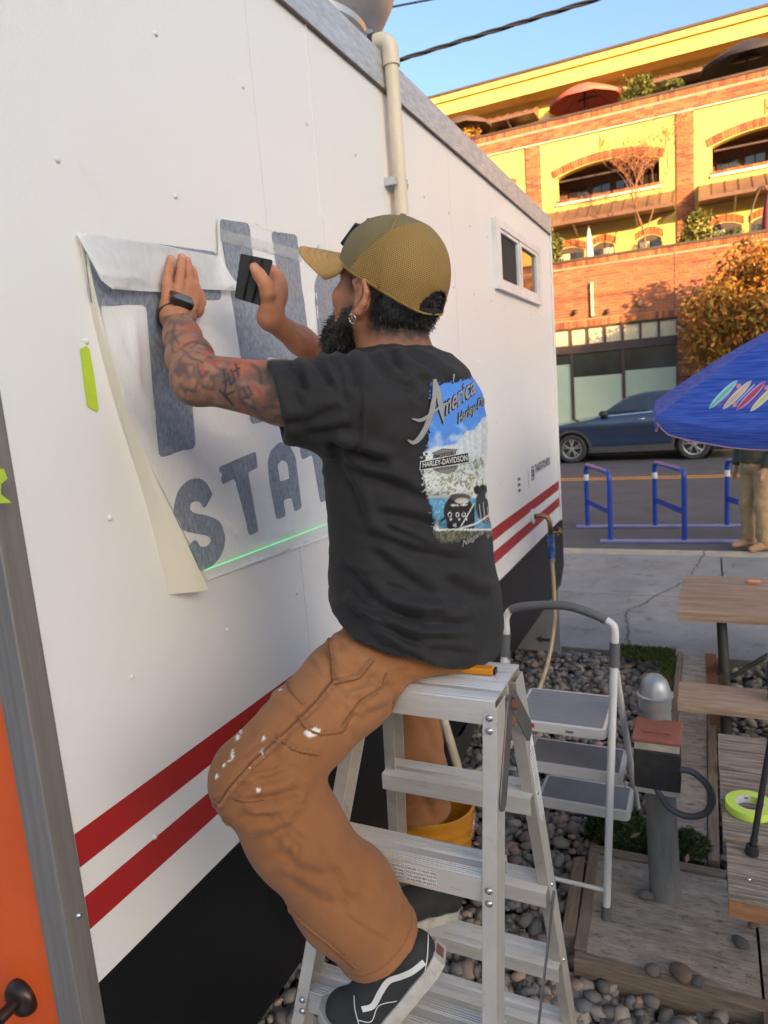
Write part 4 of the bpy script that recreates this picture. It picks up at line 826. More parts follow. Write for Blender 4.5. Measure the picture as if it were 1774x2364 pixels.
def rivet(y, z, x=WX, me=None, s=1.):
    o = bpy.data.objects.new('rivet', me or rme); COL.objects.link(o); o.parent = tr; o.matrix_parent_inverse = TRI; o.location = (x, y, z); o.scale = (s, s, s)
for i in range(15):
    for z in (1.189, 1.533, 1.866, 2.191, 2.517, 2.842):
        y = .972+.308*i
        if 3.75 < y < 5.0 and 2.55 < z < 3.0: continue
        rivet(y+random.uniform(-.006, .006), z+random.uniform(-.006, .006))
sme = rme.copy(); sme.materials.clear(); sme.materials.append(MAT['steel'])
for y in np.arange(.9, 5.4, .78): rivet(y+.02, 3.16, WX+.012, sme, .9)
rivet(.765, onX(175, 2120, WX+.004)[2], WX+.004, sme, 1.)
# sliding window
Wa, Wb, Wz0, Wz1 = 3.83, 4.93, 2.585, 2.955
def ringpoly(name, y0, y1, z0, z1, w, m, x0, x1, parent, wy=None):
    wy = wy or w; q = MB(); q.box((x0, y0, z0), (x1, y1, z0+w)); q.box((x0, y0, z1-w), (x1, y1, z1)); q.box((x0, y0, z0+w), (x1, y0+wy, z1-w)); q.box((x0, y1-wy, z0+w), (x1, y1, z1-w)); return q.build(name, m, parent)
wfo = ringpoly('window', Wa, Wb, Wz0, Wz1, .04, mat('vinyl_white', (.80, .79, .78), rough=.35), WX+.001, WX+.028, tr, .075)
ringpoly('sash', Wa+.08, Wa+.52, Wz0+.042, Wz1-.042, .018, 'vinyl_white', WX+.004, WX+.020, wfo, .03); ringpoly('sash', Wa+.525, Wb-.08, Wz0+.042, Wz1-.042, .022, 'vinyl_white', WX+.002, WX+.024, wfo, .045)
q = MB(); q.box((WX+.002, Wa+.11, Wz0+.06), (WX+.006, Wa+.49, Wz1-.06)); q.build('insect_screen', mat('screen_dark', (.035, .032, .03), rough=.8), wfo)
q = MB(); q.box((WX+.003, Wa+.57, Wz0+.064), (WX+.008, Wb-.125, Wz1-.064)); q.build('pane', mat('window_mirror', (.10, .085, .07), rough=.03, metal=.6, spec=1.), wfo)
# vent pipe down the wall
px_, py_ = -1.01, 2.477; pr = .0245
pt = thing  # noqa
q = MB(); q.tube([(px_, py_, 3.20), (px_, py_+.003, 2.4), (px_, py_+.01, .75)], pr, 20); vp = q.build('vent_pipe', 'pvc', tr, smooth=True, angle=50)
q = MB(); q.tube([(px_, py_, 3.20), (px_, py_, 3.235)]+arc((px_, py_, 3.24), (px_, py_, 3.288), (px_-.048, py_, 3.288), 9)+[(px_-.06, py_, 3.288)], pr+.006, 20); q.build('elbow', 'pvc', vp, smooth=True, angle=40)
q = MB(); q.tube([(px_-.055, py_, 3.288), (px_-.10, py_, 3.288), (px_-.16, py_, 3.285), (px_-.22, py_+.02, 3.275)], [pr+.011, pr+.010, pr+.009, pr+.009], 20); q.build('rubber_coupling', 'black_rubber', vp, smooth=True, angle=40)
q = MB(); q.tube([(px_-.070, py_, 3.288), (px_-.082, py_, 3.288)], pr+.0135, 20); q.box((px_-.086, py_-.008, 3.288+pr+.008), (px_-.066, py_+.010, 3.288+pr+.024)); q.build('hose_clamp', 'steel', vp, smooth=True, angle=40)
q = MB(); q.tube([(px_, py_+.012, 2.803), (px_, py_+.012, 2.819)], pr+.003, 20); q.box((WX+.001, py_+.03, 2.797), (px_+.01, py_+.055, 2.824)); q.box((WX+.001, py_-.05, 2.797), (px_+.002, py_-.024, 2.824)); q.build('pipe_strap', 'steel', vp, smooth=True, angle=40)
q = MB(); q.tube([onX(1018, 1640, -1.0), onX(1066, 1800, -1.0)], .019, 14); q.build('drain_pipe', 'pvc', tr, smooth=True, angle=50)
# exhaust fan on the roof
fc = (-1.42, 2.44); q = MB(); q.lathe([(.29, 3.2), (.29, 3.30), (.315, 3.303), (.318, 3.315), (.295, 3.322), (.292, 3.350), (.312, 3.353), (.316, 3.372), (.31, 3.376)], (fc[0], fc[1], 0), n=64); fo = q.build('exhaust_fan', 'spun_bright', tr, smooth=True, angle=30)
q = MB(); q.lathe([(.31, 3.376), (.345, 3.392), (.385, 3.425), (.42, 3.485), (.443, 3.56), (.455, 3.66), (.458, 3.80), (.475, 3.81), (.475, 3.83), (.44, 3.83), (.40, 3.7)], (fc[0], fc[1], 0), n=64); q.build('fan_bowl', 'spun_aluminium', fo, smooth=True, angle=30)
q = MB(); q.lathe([(0, 4.25), (.2, 4.22), (.28, 4.15), (.28, 3.95)], (fc[0], fc[1], 0), n=32); q.build('motor_dome', 'spun_aluminium', fo, smooth=True, angle=30); q = MB(); q.tube([(fc[0]+.25, fc[1]+.22, 3.22), (fc[0]+.26, fc[1]+.24, 3.34), (fc[0]+.3, fc[1]+.25, 3.6)], .010, 8); q.build('conduit', 'cable', fo, smooth=True)
# small printed text near the far end
def text2d(s, size=1., shear=0., bold=0., spacing=1., font_align='LEFT'):
    c = bpy.data.curves.new('t', 'FONT'); c.body = s; c.size = size; c.shear = shear; c.offset = bold; c.space_character = spacing; c.align_x = font_align; c.fill_mode = 'FRONT'; c.resolution_u = 3
    o = bpy.data.objects.new('t', c); COL.objects.link(o); dg = bpy.context.evaluated_depsgraph_get(); dg.update(); me = o.evaluated_get(dg).to_mesh()
    v = np.array([p.co[:2] for p in me.vertices]); f = [tuple(p.vertices) for p in me.polygons]; o.evaluated_get(dg).to_mesh_clear(); bpy.data.objects.remove(o); bpy.data.curves.remove(c); return v, f
def text_on(name, s, O, U, V, size, m, parent, width=None, **k):
    v, f = text2d(s, size, **k)
    if width: v[:, 0] *= width/(v[:, 0].max()-v[:, 0].min())
    O, U, V = np.array(O, float), np.array(U, float), np.array(V, float); q = MB(); q.add([O+U*a+V*b for a, b in v], f); return q.build(name, m, parent, fix=False)
mat('ink', (.09, .09, .10), rough=.6)
text_on('lettering', 'THAISTATIONPDX', (WX+.001, 4.60, 1.475), (0, 1, 0), (0, 0, 1), .075, 'ink', tr, width=.50, bold=.003)
ig = MB()
for p in spline([(4.50, 1.455), (4.505, 1.44), (4.54, 1.44), (4.56, 1.445), (4.56, 1.51), (4.545, 1.525), (4.51, 1.525), (4.50, 1.51), (4.50, 1.455)], 4): pass
ig.tube([(WX+.001, y, z) for y, z in spline([(4.50, 1.455), (4.505, 1.44), (4.54, 1.44), (4.56, 1.45), (4.56, 1.51), (4.545, 1.525), (4.51, 1.525), (4.50, 1.51), (4.50, 1.455)], 4)], .004, 5); ig.build('camera_icon', 'ink', tr)
ig = MB(); ig.tube([(WX+.001, 4.53+.017*math.cos(a), 1.482+.02*math.sin(a)) for a in np.linspace(0, 2*PI, 17)], .0035, 5); ig.build('camera_icon', 'ink', tr)
wpoly('divider_line', [(4.405, 1.40), (4.411, 1.40), (4.411, 1.52), (4.405, 1.52)], 'ink', WX+.0004, WX+.001)
for z in (1.415, 1.45, 1.485): wpoly('small_print', [(4.13, z), (4.19, z), (4.19, z+.018), (4.13, z+.018)], 'ink', WX+.0004, WX+.001)
# tap on the wall
mat('brass', (.42, .24, .12), (.3, .17, .09), rough=.35, metal=.9, scale=20)
yb, zb = 4.46, 1.205; q = MB(); q.lathe([(.05, 0), (.05, .012), (.02, .018)], (WX+.001, yb, zb), (1, 0, 0), 16); to = q.build('tap', 'vinyl_white', tr, smooth=True, angle=40)
q = MB(); q.tube([(WX+.012, yb, zb), (WX+.07, yb, zb+.005), (WX+.10, yb, zb-.005), (WX+.115, yb, zb-.04), (WX+.118, yb, zb-.13)], .016, 10); q.build('spout', 'brass', to, smooth=True)
q = MB(); q.tube([(WX+.118, yb, zb-.11), (WX+.165, yb+.03, zb-.11)], .009, 8); q.lathe([(.03, 0), (.034, .008), (.03, .016)], (WX+.16, yb+.027, zb-.11), (1, .6, 0), 10); q.build('tap_wheel', 'brass', to, smooth=True)
q = MB(); q.tube([(WX+.118, yb, zb-.12), (WX+.118, yb, zb-.30)], .024, 14); q.build('hose_connector', mat('connector_blue', (.02, .10, .36), (.30, .30, .28), rough=.4, scale=18, lo=.5, hi=.56), to, smooth=True, angle=50)
q = MB(); hp = [(WX+.118, yb, zb-.29), (WX+.125, yb-.01, .70), (WX+.12, yb-.04, .45), (WX+.09, yb-.22, .22), (WX+.04, yb-.55, .06), (WX-.02, yb-1.0, .02), (WX-.3, yb-1.5, .02)]; q.tube(spline(hp, 10), .0145, 10)
q.build('garden_hose', mat('hose_tan', (.50, .36, .21), (.58, .47, .33), rough=.5, scale=30, dirt=((.25, .17, .1), 60, .6, .75)), smooth=True, label='tan garden hose hanging from the tap on the trailer', cat='hose')
# chassis wheels, light and the board leaning under the trailer
for y in (2.6, 3.45):
    q = MB(); q.lathe([(.18, -.09), (.30, -.1), (.345, -.06), (.345, .06), (.30, .1), (.18, .09)], (-1.35, y, .33), (1, 0, 0), 28); w = q.build('wheel', 'rubber', tr, smooth=True, angle=40); q = MB(); q.lathe([(.19, .07), (.1, .03), (0, .04)], (-1.35, y, .33), (1, 0, 0), 20); q.build('rim', 'steel', w, smooth=True)
q = MB(); q.box((WX-.12, FY+.0, .50), (WX-.02, FY+.05, .58)); q.build('tail_light', 'tail_red', tr, bevel=.01)
t = thing('arrow_board', 'pale grey board with a black arrow under the trailer end', 'board', (-1.25, 5.2, 0)); q = MB(); q.box((-1.60, 5.19, -.01), (-1.045, 5.21, .52)); q.build('panel', mat('board_grey', (.42, .42, .42), rough=.6, scale=3), t)
a0 = onY(1236, 1475, 5.189); q = MB(); q.prism([(0, 0), (.05, .03), (.05, .012), (.13, .012), (.13, -.014), (.05, -.014), (.05, -.03)], a0-np.array([0, .002, 0]), (1, 0, 0), (0, 0, 1), (0, 1, 0), .0015); q.build('arrow', 'ink', t)

# ================================================================== VINYL LETTERING being applied to the wall
def wy(px): p = onX(px[0], px[1], WX); return (p[1], p[2])
Z3 = lambda X, Y: (100+.4337*X, 450+.4337*Y)
Z7 = lambda X, Y: (.4819*X, 900+.4819*Y)
def rounded(pts, r=.014, n=4):
    P = [np.array(p) for p in pts]; out = []
    for i in range(len(P)):
        a, b, c = P[i-1], P[i], P[(i+1) % len(P)]; u = (a-b)/np.linalg.norm(a-b); v = (c-b)/np.linalg.norm(c-b); rr = min(r, .45*np.linalg.norm(a-b), .45*np.linalg.norm(c-b)); out += arc(b+u*rr, b, b+v*rr, n)
    return out
def film_mat(name, alpha, c1, c2, scale=70, trl=.35):
    m = bpy.data.materials.new(name); m.use_nodes = True; nt = m.node_tree; L = nt.links.new; p = nt.nodes['Principled BSDF']; tc = nd(nt, 'ShaderNodeTexCoord')
    mp = nd(nt, 'ShaderNodeMapping'); mp.inputs['Scale'].default_value = (1, 1.6, .8); L(tc.outputs['Object'], mp.inputs[0])
    nz = nd(nt, 'ShaderNodeTexNoise'); nz.inputs['Scale'].default_value = scale; nz.inputs['Detail'].default_value = 6; nz.inputs['Roughness'].default_value = .75; L(mp.outputs[0], nz.inputs['Vector'])
    mr = nd(nt, 'ShaderNodeMapRange'); mr.inputs[1].default_value = .36; mr.inputs[2].default_value = .66; mr.inputs[3].default_value = alpha-.05; mr.inputs[4].default_value = alpha+.05; L(nz.outputs['Fac'], mr.inputs[0])
    mx = nd(nt, 'ShaderNodeMix', data_type='RGBA'); mx.inputs[6].default_value = (*c1, 1); mx.inputs[7].default_value = (*c2, 1); L(nz.outputs['Fac'], mx.inputs[0]); L(mx.outputs[2], p.inputs['Base Color']); p.inputs['Roughness'].default_value = .42; p.inputs['Specular IOR Level'].default_value = .4
    t = nd(nt, 'ShaderNodeBsdfTransparent'); tl = nd(nt, 'ShaderNodeBsdfTranslucent'); L(mx.outputs[2], tl.inputs[0]); m0 = nd(nt, 'ShaderNodeMixShader'); m0.inputs[0].default_value = trl; L(p.outputs[0], m0.inputs[1]); L(tl.outputs[0], m0.inputs[2])
    ms = nd(nt, 'ShaderNodeMixShader'); L(mr.outputs[0], ms.inputs[0]); L(t.outputs[0], ms.inputs[1]); L(m0.outputs[0], ms.inputs[2])
    b = nd(nt, 'ShaderNodeBump'); b.inputs['Strength'].default_value = .6; b.inputs['Distance'].default_value = .002; n2 = nd(nt, 'ShaderNodeTexNoise'); n2.inputs['Scale'].default_value = 18; n2.inputs['Detail'].default_value = 3; L(tc.outputs['Object'], n2.inputs['Vector']); L(n2.outputs['Fac'], b.inputs['Height']); L(b.outputs[0], p.inputs['Normal'])
    L(ms.outputs[0], nt.nodes['Material Output'].inputs[0]); MAT[name] = m; return m
film_mat('transfer_film', .50, (.86, .86, .86), (.82, .82, .82), 110, .4); mat('film_paper', (.80, .803, .80), (.76, .765, .765), rough=.42, scale=85, detail=6, stretch=(1, 1.5, .7), bump=.0006, bscale=24); film_mat('film_fold', .86, (.93, .93, .91), (.88, .89, .88), 40, .25)
mat('vinyl_navy', (.29, .335, .40), (.17, .205, .262), rough=.4, scale=95, detail=6, stretch=(1, 1.5, .7), lo=.38, hi=.62)
fs = thing('lettering_sheet', 'translucent transfer sheet with blue letters stuck to the trailer wall', 'sticker', (WX, 1.5, 1.7))
def letter(name, polys, label, holes=None):
    q = MB()
    for P in polys: q.prism([wy(p) for p in P] if True else P, (WX+.0006, 0, 0), (0, 1, 0), (0, 0, 1), (1, 0, 0), .0009)
    o = q.build(name, 'vinyl_navy', fs); tag(o, label); return o
def hfilm(v):
    k = np.stack([v[:, 0], v[:, 1], v[:, 0]*0], 1); h = .0030+.012*np.clip(smooth_noise(k, 9, 4, 3)-.45, 0, 1)+.0015*smooth_noise(k, 40, 8, 2)
    for a, b, d_, w in (((1.05, 2.2), (1.12, 2.05), .006, .010), ((1.03, 2.12), (1.10, 1.99), .005, .008), ((1.10, 2.23), (1.09, 2.12), .006, .007), ((1.28, 1.80), (1.36, 1.74), .004, .006), ((1.5, 1.72), (1.62, 1.70), .004, .006), ((1.4, 1.70), (1.5, 1.68), .003, .005), ((1.82, 2.35), (1.80, 2.0), .004, .006), ((1.84, 2.36), (1.83, 2.1), .004, .005), ((1.30, 2.0), (1.44, 1.98), .003, .006), ((1.24, 1.93), (1.32, 1.9), .003, .006)): h = h+d_*np.exp(-(segdist(v, [a, b])[0]/w)**2)
    return h
def letterW(name, P, label): return tag(sheet(name, P, 'vinyl_navy', fs, 0, .010, fn=lambda v: hfilm(v)+.0006), label)
# film over the letters: fine grid so that wrinkles are real
def sheet(name, poly, m, parent, xoff, step=.012, amp=0., seed=1, fn=None):
    P = [Vector(p) for p in poly]; n = len(P); ys = [p.x for p in P]; zs = [p.y for p in P]
    G = [Vector((y+random.uniform(-.2, .2)*step, z+random.uniform(-.2, .2)*step)) for y in np.arange(min(ys), max(ys), step) for z in np.arange(min(zs), max(zs), step)]
    rr = delaunay_2d_cdt(P+G, [(i, (i+1) % n) for i in range(n)], [list(range(n))], 1, 1e-6); v = np.array([p[:] for p in rr[0]])
    h = xoff+amp*np.clip(smooth_noise(np.stack([v[:, 0], v[:, 1], v[:, 0]*0], 1), 9, seed, 3)-.45, 0, 1) if fn is None else fn(v)
    q = MB(); q.add(np.stack([WX+h, v[:, 0], v[:, 1]], 1).tolist(), [tuple(f) for f in rr[2]]); return q.build(name, m, parent, smooth=True, fix=False)
# large T (bar top, serif-less rounded corners), in wall metres
letterW('letter', rounded([(.998, 2.392), (1.398, 2.418), (1.394, 2.308), (1.262, 2.294), (1.246, 2.10), (1.238, 1.972), (1.118, 1.962), (1.130, 2.12), (1.142, 2.276), (.995, 2.262)], .016), 'large letter T')
hx = [wy(Z3(*p)) for p in [(922, 128), (1085, 152), (1108, 330), (1140, 560), (1245, 585), (1228, 400), (1207, 193), (1340, 214), (1368, 480), (1420, 860), (1455, 1170), (1330, 1190), (1290, 880), (1180, 862), (1215, 1196), (1098, 1222), (1040, 830), (975, 440)]]
letterW('letter', rounded(hx, .014), 'large letter H')
Ax = [wy(p) for p in [(812, 1000), (760, 1000), (738, 830), (722, 700), (722, 650), (735, 620), (760, 612), (800, 622), (830, 650), (850, 700), (880, 830), (910, 990), (870, 995), (850, 900), (795, 900)]]
letterW('letter', rounded(Ax, .02), 'large letter A')
# small letters
Sp = [(1012, 500), (975, 565), (945, 536), (910, 540), (902, 568), (925, 590), (985, 602), (1035, 628), (1066, 690), (1066, 740), (1045, 800), (1005, 845), (955, 864), (935, 850), (905, 790), (898, 745), (930, 720), (955, 750), (985, 748), (1002, 722), (985, 700), (940, 690), (870, 672), (828, 620), (820, 565), (838, 490), (880, 440), (930, 424), (975, 440)]
letterW('letter', [tuple(p) for p in np.array(spline([wy(Z7(*p)) for p in Sp]+[wy(Z7(*Sp[0]))], 3))[:-1]], 'small letter S')
letterW('letter', rounded([wy(Z7(*p)) for p in [(1040, 370), (1218, 295), (1230, 372), (1178, 395), (1228, 680), (1183, 698), (1115, 425), (1058, 455)]], .008), 'small letter T')
Aq = [(1318, 622), (1290, 480), (1275, 350), (1290, 290), (1335, 250), (1380, 262), (1410, 320), (1435, 565), (1402, 585), (1388, 515), (1350, 530), (1362, 605)]
letterW('letter', rounded([wy(Z7(*p)) for p in Aq], .010), 'small letter A'); tag(sheet('letter_counter', rounded([wy(Z7(*p)) for p in [(1335, 440), (1323, 360), (1345, 336), (1370, 350), (1380, 425)]], .006), 'film_paper', fs, 0, .008, fn=lambda v: hfilm(v)+.0011), None)
letterW('letter', rounded([wy(Z7(*p)) for p in [(1430, 280), (1600, 210), (1610, 270), (1545, 295), (1580, 520), (1530, 540), (1490, 312), (1442, 335)]], .008), 'small letter T at the shirt')
letterW('letter', rounded([wy(p) for p in [(815, 1010), (850, 985), (905, 1080), (885, 1100)]], .01), 'small letter hidden behind the shirt')
fo = [(215, 600), (240, 570), (500, 672), (496, 500), (560, 512), (690, 548), (700, 600), (760, 585), (1010, 640), (1010, 1135), (775, 1233), (640, 1278), (475, 1340), (380, 1150), (300, 990), (240, 800)]
sheet('film', [wy(p) for p in fo], 'film_paper', fs, 0, .011, fn=hfilm)
# second strip of tape along the top of the big letters
for pts in ([(502, 528), (690, 578), (692, 606), (505, 556)],): sheet('tape_strip', [wy(p) for p in pts], 'transfer_film', fs, 0, .012, fn=lambda v: hfilm(v)+.0016)
# folded-down top of the film over the T
fold = [(168, 538), (250, 548), (335, 560), (420, 578), (498, 592), (508, 620), (522, 650), (545, 676), (500, 672), (440, 668), (372, 676), (300, 675), (232, 672), (206, 652), (190, 612), (178, 575)]
fz = [wy(p) for p in fold]
def foldfn(v):
    zt = np.interp(v[:, 0], [.96, 1.4], [2.41, 2.43]); s = np.clip((zt-v[:, 1])/.13, 0, 1); k = np.stack([v[:, 0], v[:, 1], v[:, 0]*0], 1)
    w = .004+.026*np.sin(s*PI*.55)**1.2; w += .006*np.exp(-((v[:, 1]-(2.315+.06*(v[:, 0]-1.)))/.006)**2)
    rr = np.abs((v[:, 0]-1.20)-(2.40-v[:, 1])*.9); w += .010*np.exp(-(rr/.014)**2)*s; rr = np.abs((v[:, 0]-1.27)+(2.40-v[:, 1])*.35); w += .008*np.exp(-(rr/.012)**2)*s
    w = .004+(w-.004)*(.30+.70*np.clip(np.maximum((1.15-v[:, 0])/.08, (v[:, 0]-1.36)/.05), 0, 1))
    w = np.maximum(w, hfilm(v)+.004)
    return w+.003*(smooth_noise(k, 22, 5)-.5)+.006*(smooth_noise(k*np.array([1, 3, 1]), 30, 9)-.5)
sheet('folded_film', fz, 'film_fold', fs, 0, .007, fn=foldfn)
sheet('exposed_edge', [wy(p) for p in [(330, 561), (420, 574), (480, 588), (485, 594), (420, 583), (330, 565)]], 'vinyl_navy', fs, .002, .02)
# backing paper lifting off at the lower left
def curl(t): return None
Lp = [(178, 545), (196, 640), (222, 770), (262, 920), (312, 1080), (352, 1220), (388, 1372)]; Rp = [(205, 600), (222, 680), (250, 800), (290, 935), (345, 1070), (410, 1210), (482, 1362)]
Lw = spline([wy(p) for p in Lp], 8); m_ = len(Lw); ts = np.linspace(0, 1, m_); hh = .006+.050*ts**1.1
Rw = spline(Rp, 8); rows = []
for i in range(m_):
    R3 = onX(Rw[i][0], Rw[i][1], WX+hh[i]); L3 = np.array([WX+.001, *Lw[i]]); row = []
    for s in np.linspace(0, 1, 15):
        p = L3*(1-s)+R3*s; bul = hh[i]*(.35*math.sin(s*PI)) if 1 else 0; p[0] = WX+.001+hh[i]*(s**1.6)+bul*(1-.3*s)*1.2+.0015*math.sin(9*s+14*ts[i]); row.append(p)
    rows.append(row)
pm = bpy.data.materials.new('backing_paper'); pm.use_nodes = True; _n2 = pm.node_tree; _p = _n2.nodes['Principled BSDF']; _p.inputs['Base Color'].default_value = (.90, .87, .76, 1); _p.inputs['Roughness'].default_value = .5
_t = nd(_n2, 'ShaderNodeBsdfTranslucent'); _t.inputs[0].default_value = (.92, .84, .58, 1); _ms = nd(_n2, 'ShaderNodeMixShader'); _ms.inputs[0].default_value = .4; _n2.links.new(_p.outputs[0], _ms.inputs[1]); _n2.links.new(_t.outputs[0], _ms.inputs[2]); _n2.links.new(_ms.outputs[0], _n2.nodes['Material Output'].inputs[0]); MAT['backing_paper'] = pm
q = MB(); q.grid(rows); q.build('backing_paper', 'backing_paper', fs, smooth=True)
# wrinkles pressed into the film beside the T
# laser level's projected line, put in as a glowing green strip on the film
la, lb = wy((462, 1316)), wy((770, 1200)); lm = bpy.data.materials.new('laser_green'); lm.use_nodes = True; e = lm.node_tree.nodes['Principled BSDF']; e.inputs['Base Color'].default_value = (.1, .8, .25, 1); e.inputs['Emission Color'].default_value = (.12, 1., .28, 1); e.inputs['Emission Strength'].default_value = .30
q = MB(); da = np.array([lb[0]-la[0], lb[1]-la[1]]); le = (la[0]+da[0]*1.8, la[1]+da[1]*1.8); q.prism([(la[0], la[1]-.0009), (le[0], le[1]-.0009), (le[0], le[1]+.0009), (la[0], la[1]+.0009)], (WX+.0150, 0, 0), (0, 1, 0), (0, 0, 1), (1, 0, 0), .0006); q.build('laser_glow_strip', lm, label='thin glowing green strip in place of projected laser light on the lettering sheet', cat='laser line')
# yellow-green masking tape pieces
mat('tape_green', (.52, .66, .04), (.46, .60, .04), rough=.6, scale=20)
for pts, lab in (([(183, 806), (196, 799), (205, 806), (218, 880), (226, 945), (224, 951), (210, 944), (200, 938), (192, 880)], 'strip of yellow-green masking tape on the trailer wall'), ):
    sheet('masking_tape', [wy(p) for p in pts], 'tape_green', None, .0018, .02, .004, 3); o = bpy.context.scene.objects['masking_tape']; tag(o, lab, 'tape')
q = MB(); zc = [onY(x, y, CYN-.002) for x, y in ((-30, 1082), (8, 1082), (17, 1105), (2, 1118), (2, 1142), (26, 1160), (-30, 1164))]; q.prism([(p[0], p[2]) for p in zc], (0, CYN-.0025, 0), (1, 0, 0), (0, 0, 1), (0, 1, 0), .001); q.build('masking_tape', 'tape_green', label='torn yellow-green tape on the grey corner post', cat='tape')
# ================================================================== STEP LADDER
mat('ladder_alu', (.66, .62, .57), (.54, .505, .46), rough=.36, r2=.52, metal=.5, scale=9, detail=7, dirt=((.22, .20, .18), 24, .60, .80), bump=.0003, bscale=90)
mat('tread_alu', (.72, .68, .63), (.56, .525, .48), rough=.38, r2=.54, metal=.45, scale=7, detail=8, stretch=(.5, 4, 4), dirt=((.20, .18, .16), 30, .60, .76))
mat('rust', (.22, .08, .035), (.13, .05, .03), rough=.85, scale=30); mat('hinge_steel', (.22, .21, .21), (.17, .16, .16), rough=.45, metal=.7, scale=12, dirt=((.24, .09, .04), 14, .55, .68))
mat('label_white', (.80, .79, .76), (.72, .71, .68), rough=.5, scale=40, dirt=((.45, .42, .38), 60, .62, .8)); mat('label_ink', (.02, .02, .022), rough=.6)
ld = thing('step_ladder', 'worn aluminium twin-sided step ladder the worker sits on', 'ladder', (-.52, 1.2, 0))
def fY(z): return 1.085-.158*(1.52-z)          # front rail, outer edge of the front flange
def bY(z): return 1.268+.375*(1.50-z)          # rear rail, outer edge of the rear flange
def lX(z): return -.612-.215*(1.52-z)           # outer face of the left rails
def rX(z): return -.330-.012*(1.52-z)          # outer face of the right rails
def rail(name, xf, side, yf, dirn, z1, z0=0.):
    """C-channel: web on the outer face, flanges pointing inwards"""
    w, dp, tk = .026, .055, .0028; a = Vector((xf(z1), yf(z1), z1)); b = Vector((xf(z0), yf(z0), z0)); s = -side
    prof = [(0, 0), (s*w, 0), (s*w, dirn*tk), (s*tk, dirn*tk), (s*tk, dirn*(dp-tk)), (s*w, dirn*(dp-tk)), (s*w, dirn*dp), (0, dirn*dp)]
    q = MB(); q.extr(prof, a, b, (1, 0, 0), (0, 1, 0)); o = q.build(name, 'ladder_alu', ld, bevel=.0008)
    q = MB(); q.extr([(-.004, -.006), (s*(w+.004), -.006), (s*(w+.004), dirn*dp+.006), (-.004, dirn*dp+.006)], Vector((xf(.045), yf(.045), .045)), Vector((xf(0), yf(0), -.03)), (1, 0, 0), (0, 1, 0)); q.build('foot', 'black_rubber', o)
    return o
rail('front_rail', rX, 1, fY, 1, 1.508); rail('front_rail', lX, -1, fY, 1, 1.508)
rail('rear_rail', rX, 1, bY, -1, 1.50); rail('rear_rail', lX, -1, bY, -1, 1.50)
def tread(name, x0, x1, y0, y1, z, dirn, hf=.045, ribs=((.0, .36), (.62, 1.)), tk=.003):
    """channel step with ribbed bands on the tread; y0 is the outer edge"""
    L = abs(y1-y0); top = []; n = 64
    for i in range(n+1):
        s = i/n; h = 0.
        if any(a+.02 < s < b-.02 for a, b in ribs): h = .0018 if int(s*L/.0026) % 2 else 0.
        elif not any(a <= s <= b for a, b in ribs): h = -.0022
        top.append((dirn*s*L, h))
    prof = [(0, -hf)]+top+[(dirn*L, -hf*.8), (dirn*(L-tk), -hf*.8), (dirn*(L-tk), -tk), (dirn*tk, -tk), (dirn*tk, -hf)]
    q = MB(); q.extr(prof, (x0, y0, z), (x1, y0, z), (0, 1, 0), (0, 0, 1)); return q.build(name, 'tread_alu', ld)
for z in (1.205, .90, .60, .30):
    so = tread('front_step', lX(z)+.003, rX(z)-.003, fY(z)+.003, fY(z)+.080, z, 1)
    tread('rear_step', lX(z)+.003, rX(z)-.003, bY(z)-.003, bY(z)-.080, z, -1)
    if z > 1.2: step1 = so
# cap: two hinged halves with ribbed tops
cx0, cx1 = -.606, -.3335
tread('cap', cx0, cx1, 1.082, 1.166, 1.521, 1, .046, ((.03, .42), (.60, .97))); tread('cap', cx0, cx1, 1.254, 1.168, 1.521, -1, .046, ((.03, .42), (.60, .97)))
# rivets on the front flanges
lv = MB(); lv.lathe([(0, .0045), (.003, .0042), (.0062, .002), (.007, 0)], (0, 0, 0), (0, -1, 0), 14); lme = lv.mesh('rivet'); lme.materials.append(MAT['steel']); lme.polygons.foreach_set('use_smooth', [True]*len(lme.polygons)); LDI = wmat(ld).inverted()
for z0 in (1.495, 1.195, .89, .59, .29):
    for dz in (-.006, -.028):
        for x in (rX(z0)-.014, lX(z0)+.014):
            o = bpy.data.objects.new('rivet', lme); COL.objects.link(o); o.parent = ld; o.matrix_parent_inverse = LDI; o.location = (x, fY(z0+dz)-.0002, z0+dz); o.rotation_euler = (.157, 0, 0)
lv2 = MB(); lv2.lathe([(0, .003), (.004, .0025), (.006, 0)], (0, 0, 0), (1, 0, 0), 12); lme2 = lv2.mesh('rivet'); lme2.materials.append(MAT['steel'])
for z in (1.19, .885, .585):
    o = bpy.data.objects.new('rivet', lme2); COL.objects.link(o); o.parent = ld; o.matrix_parent_inverse = LDI; o.location = (rX(z), bY(z)-.03, z)
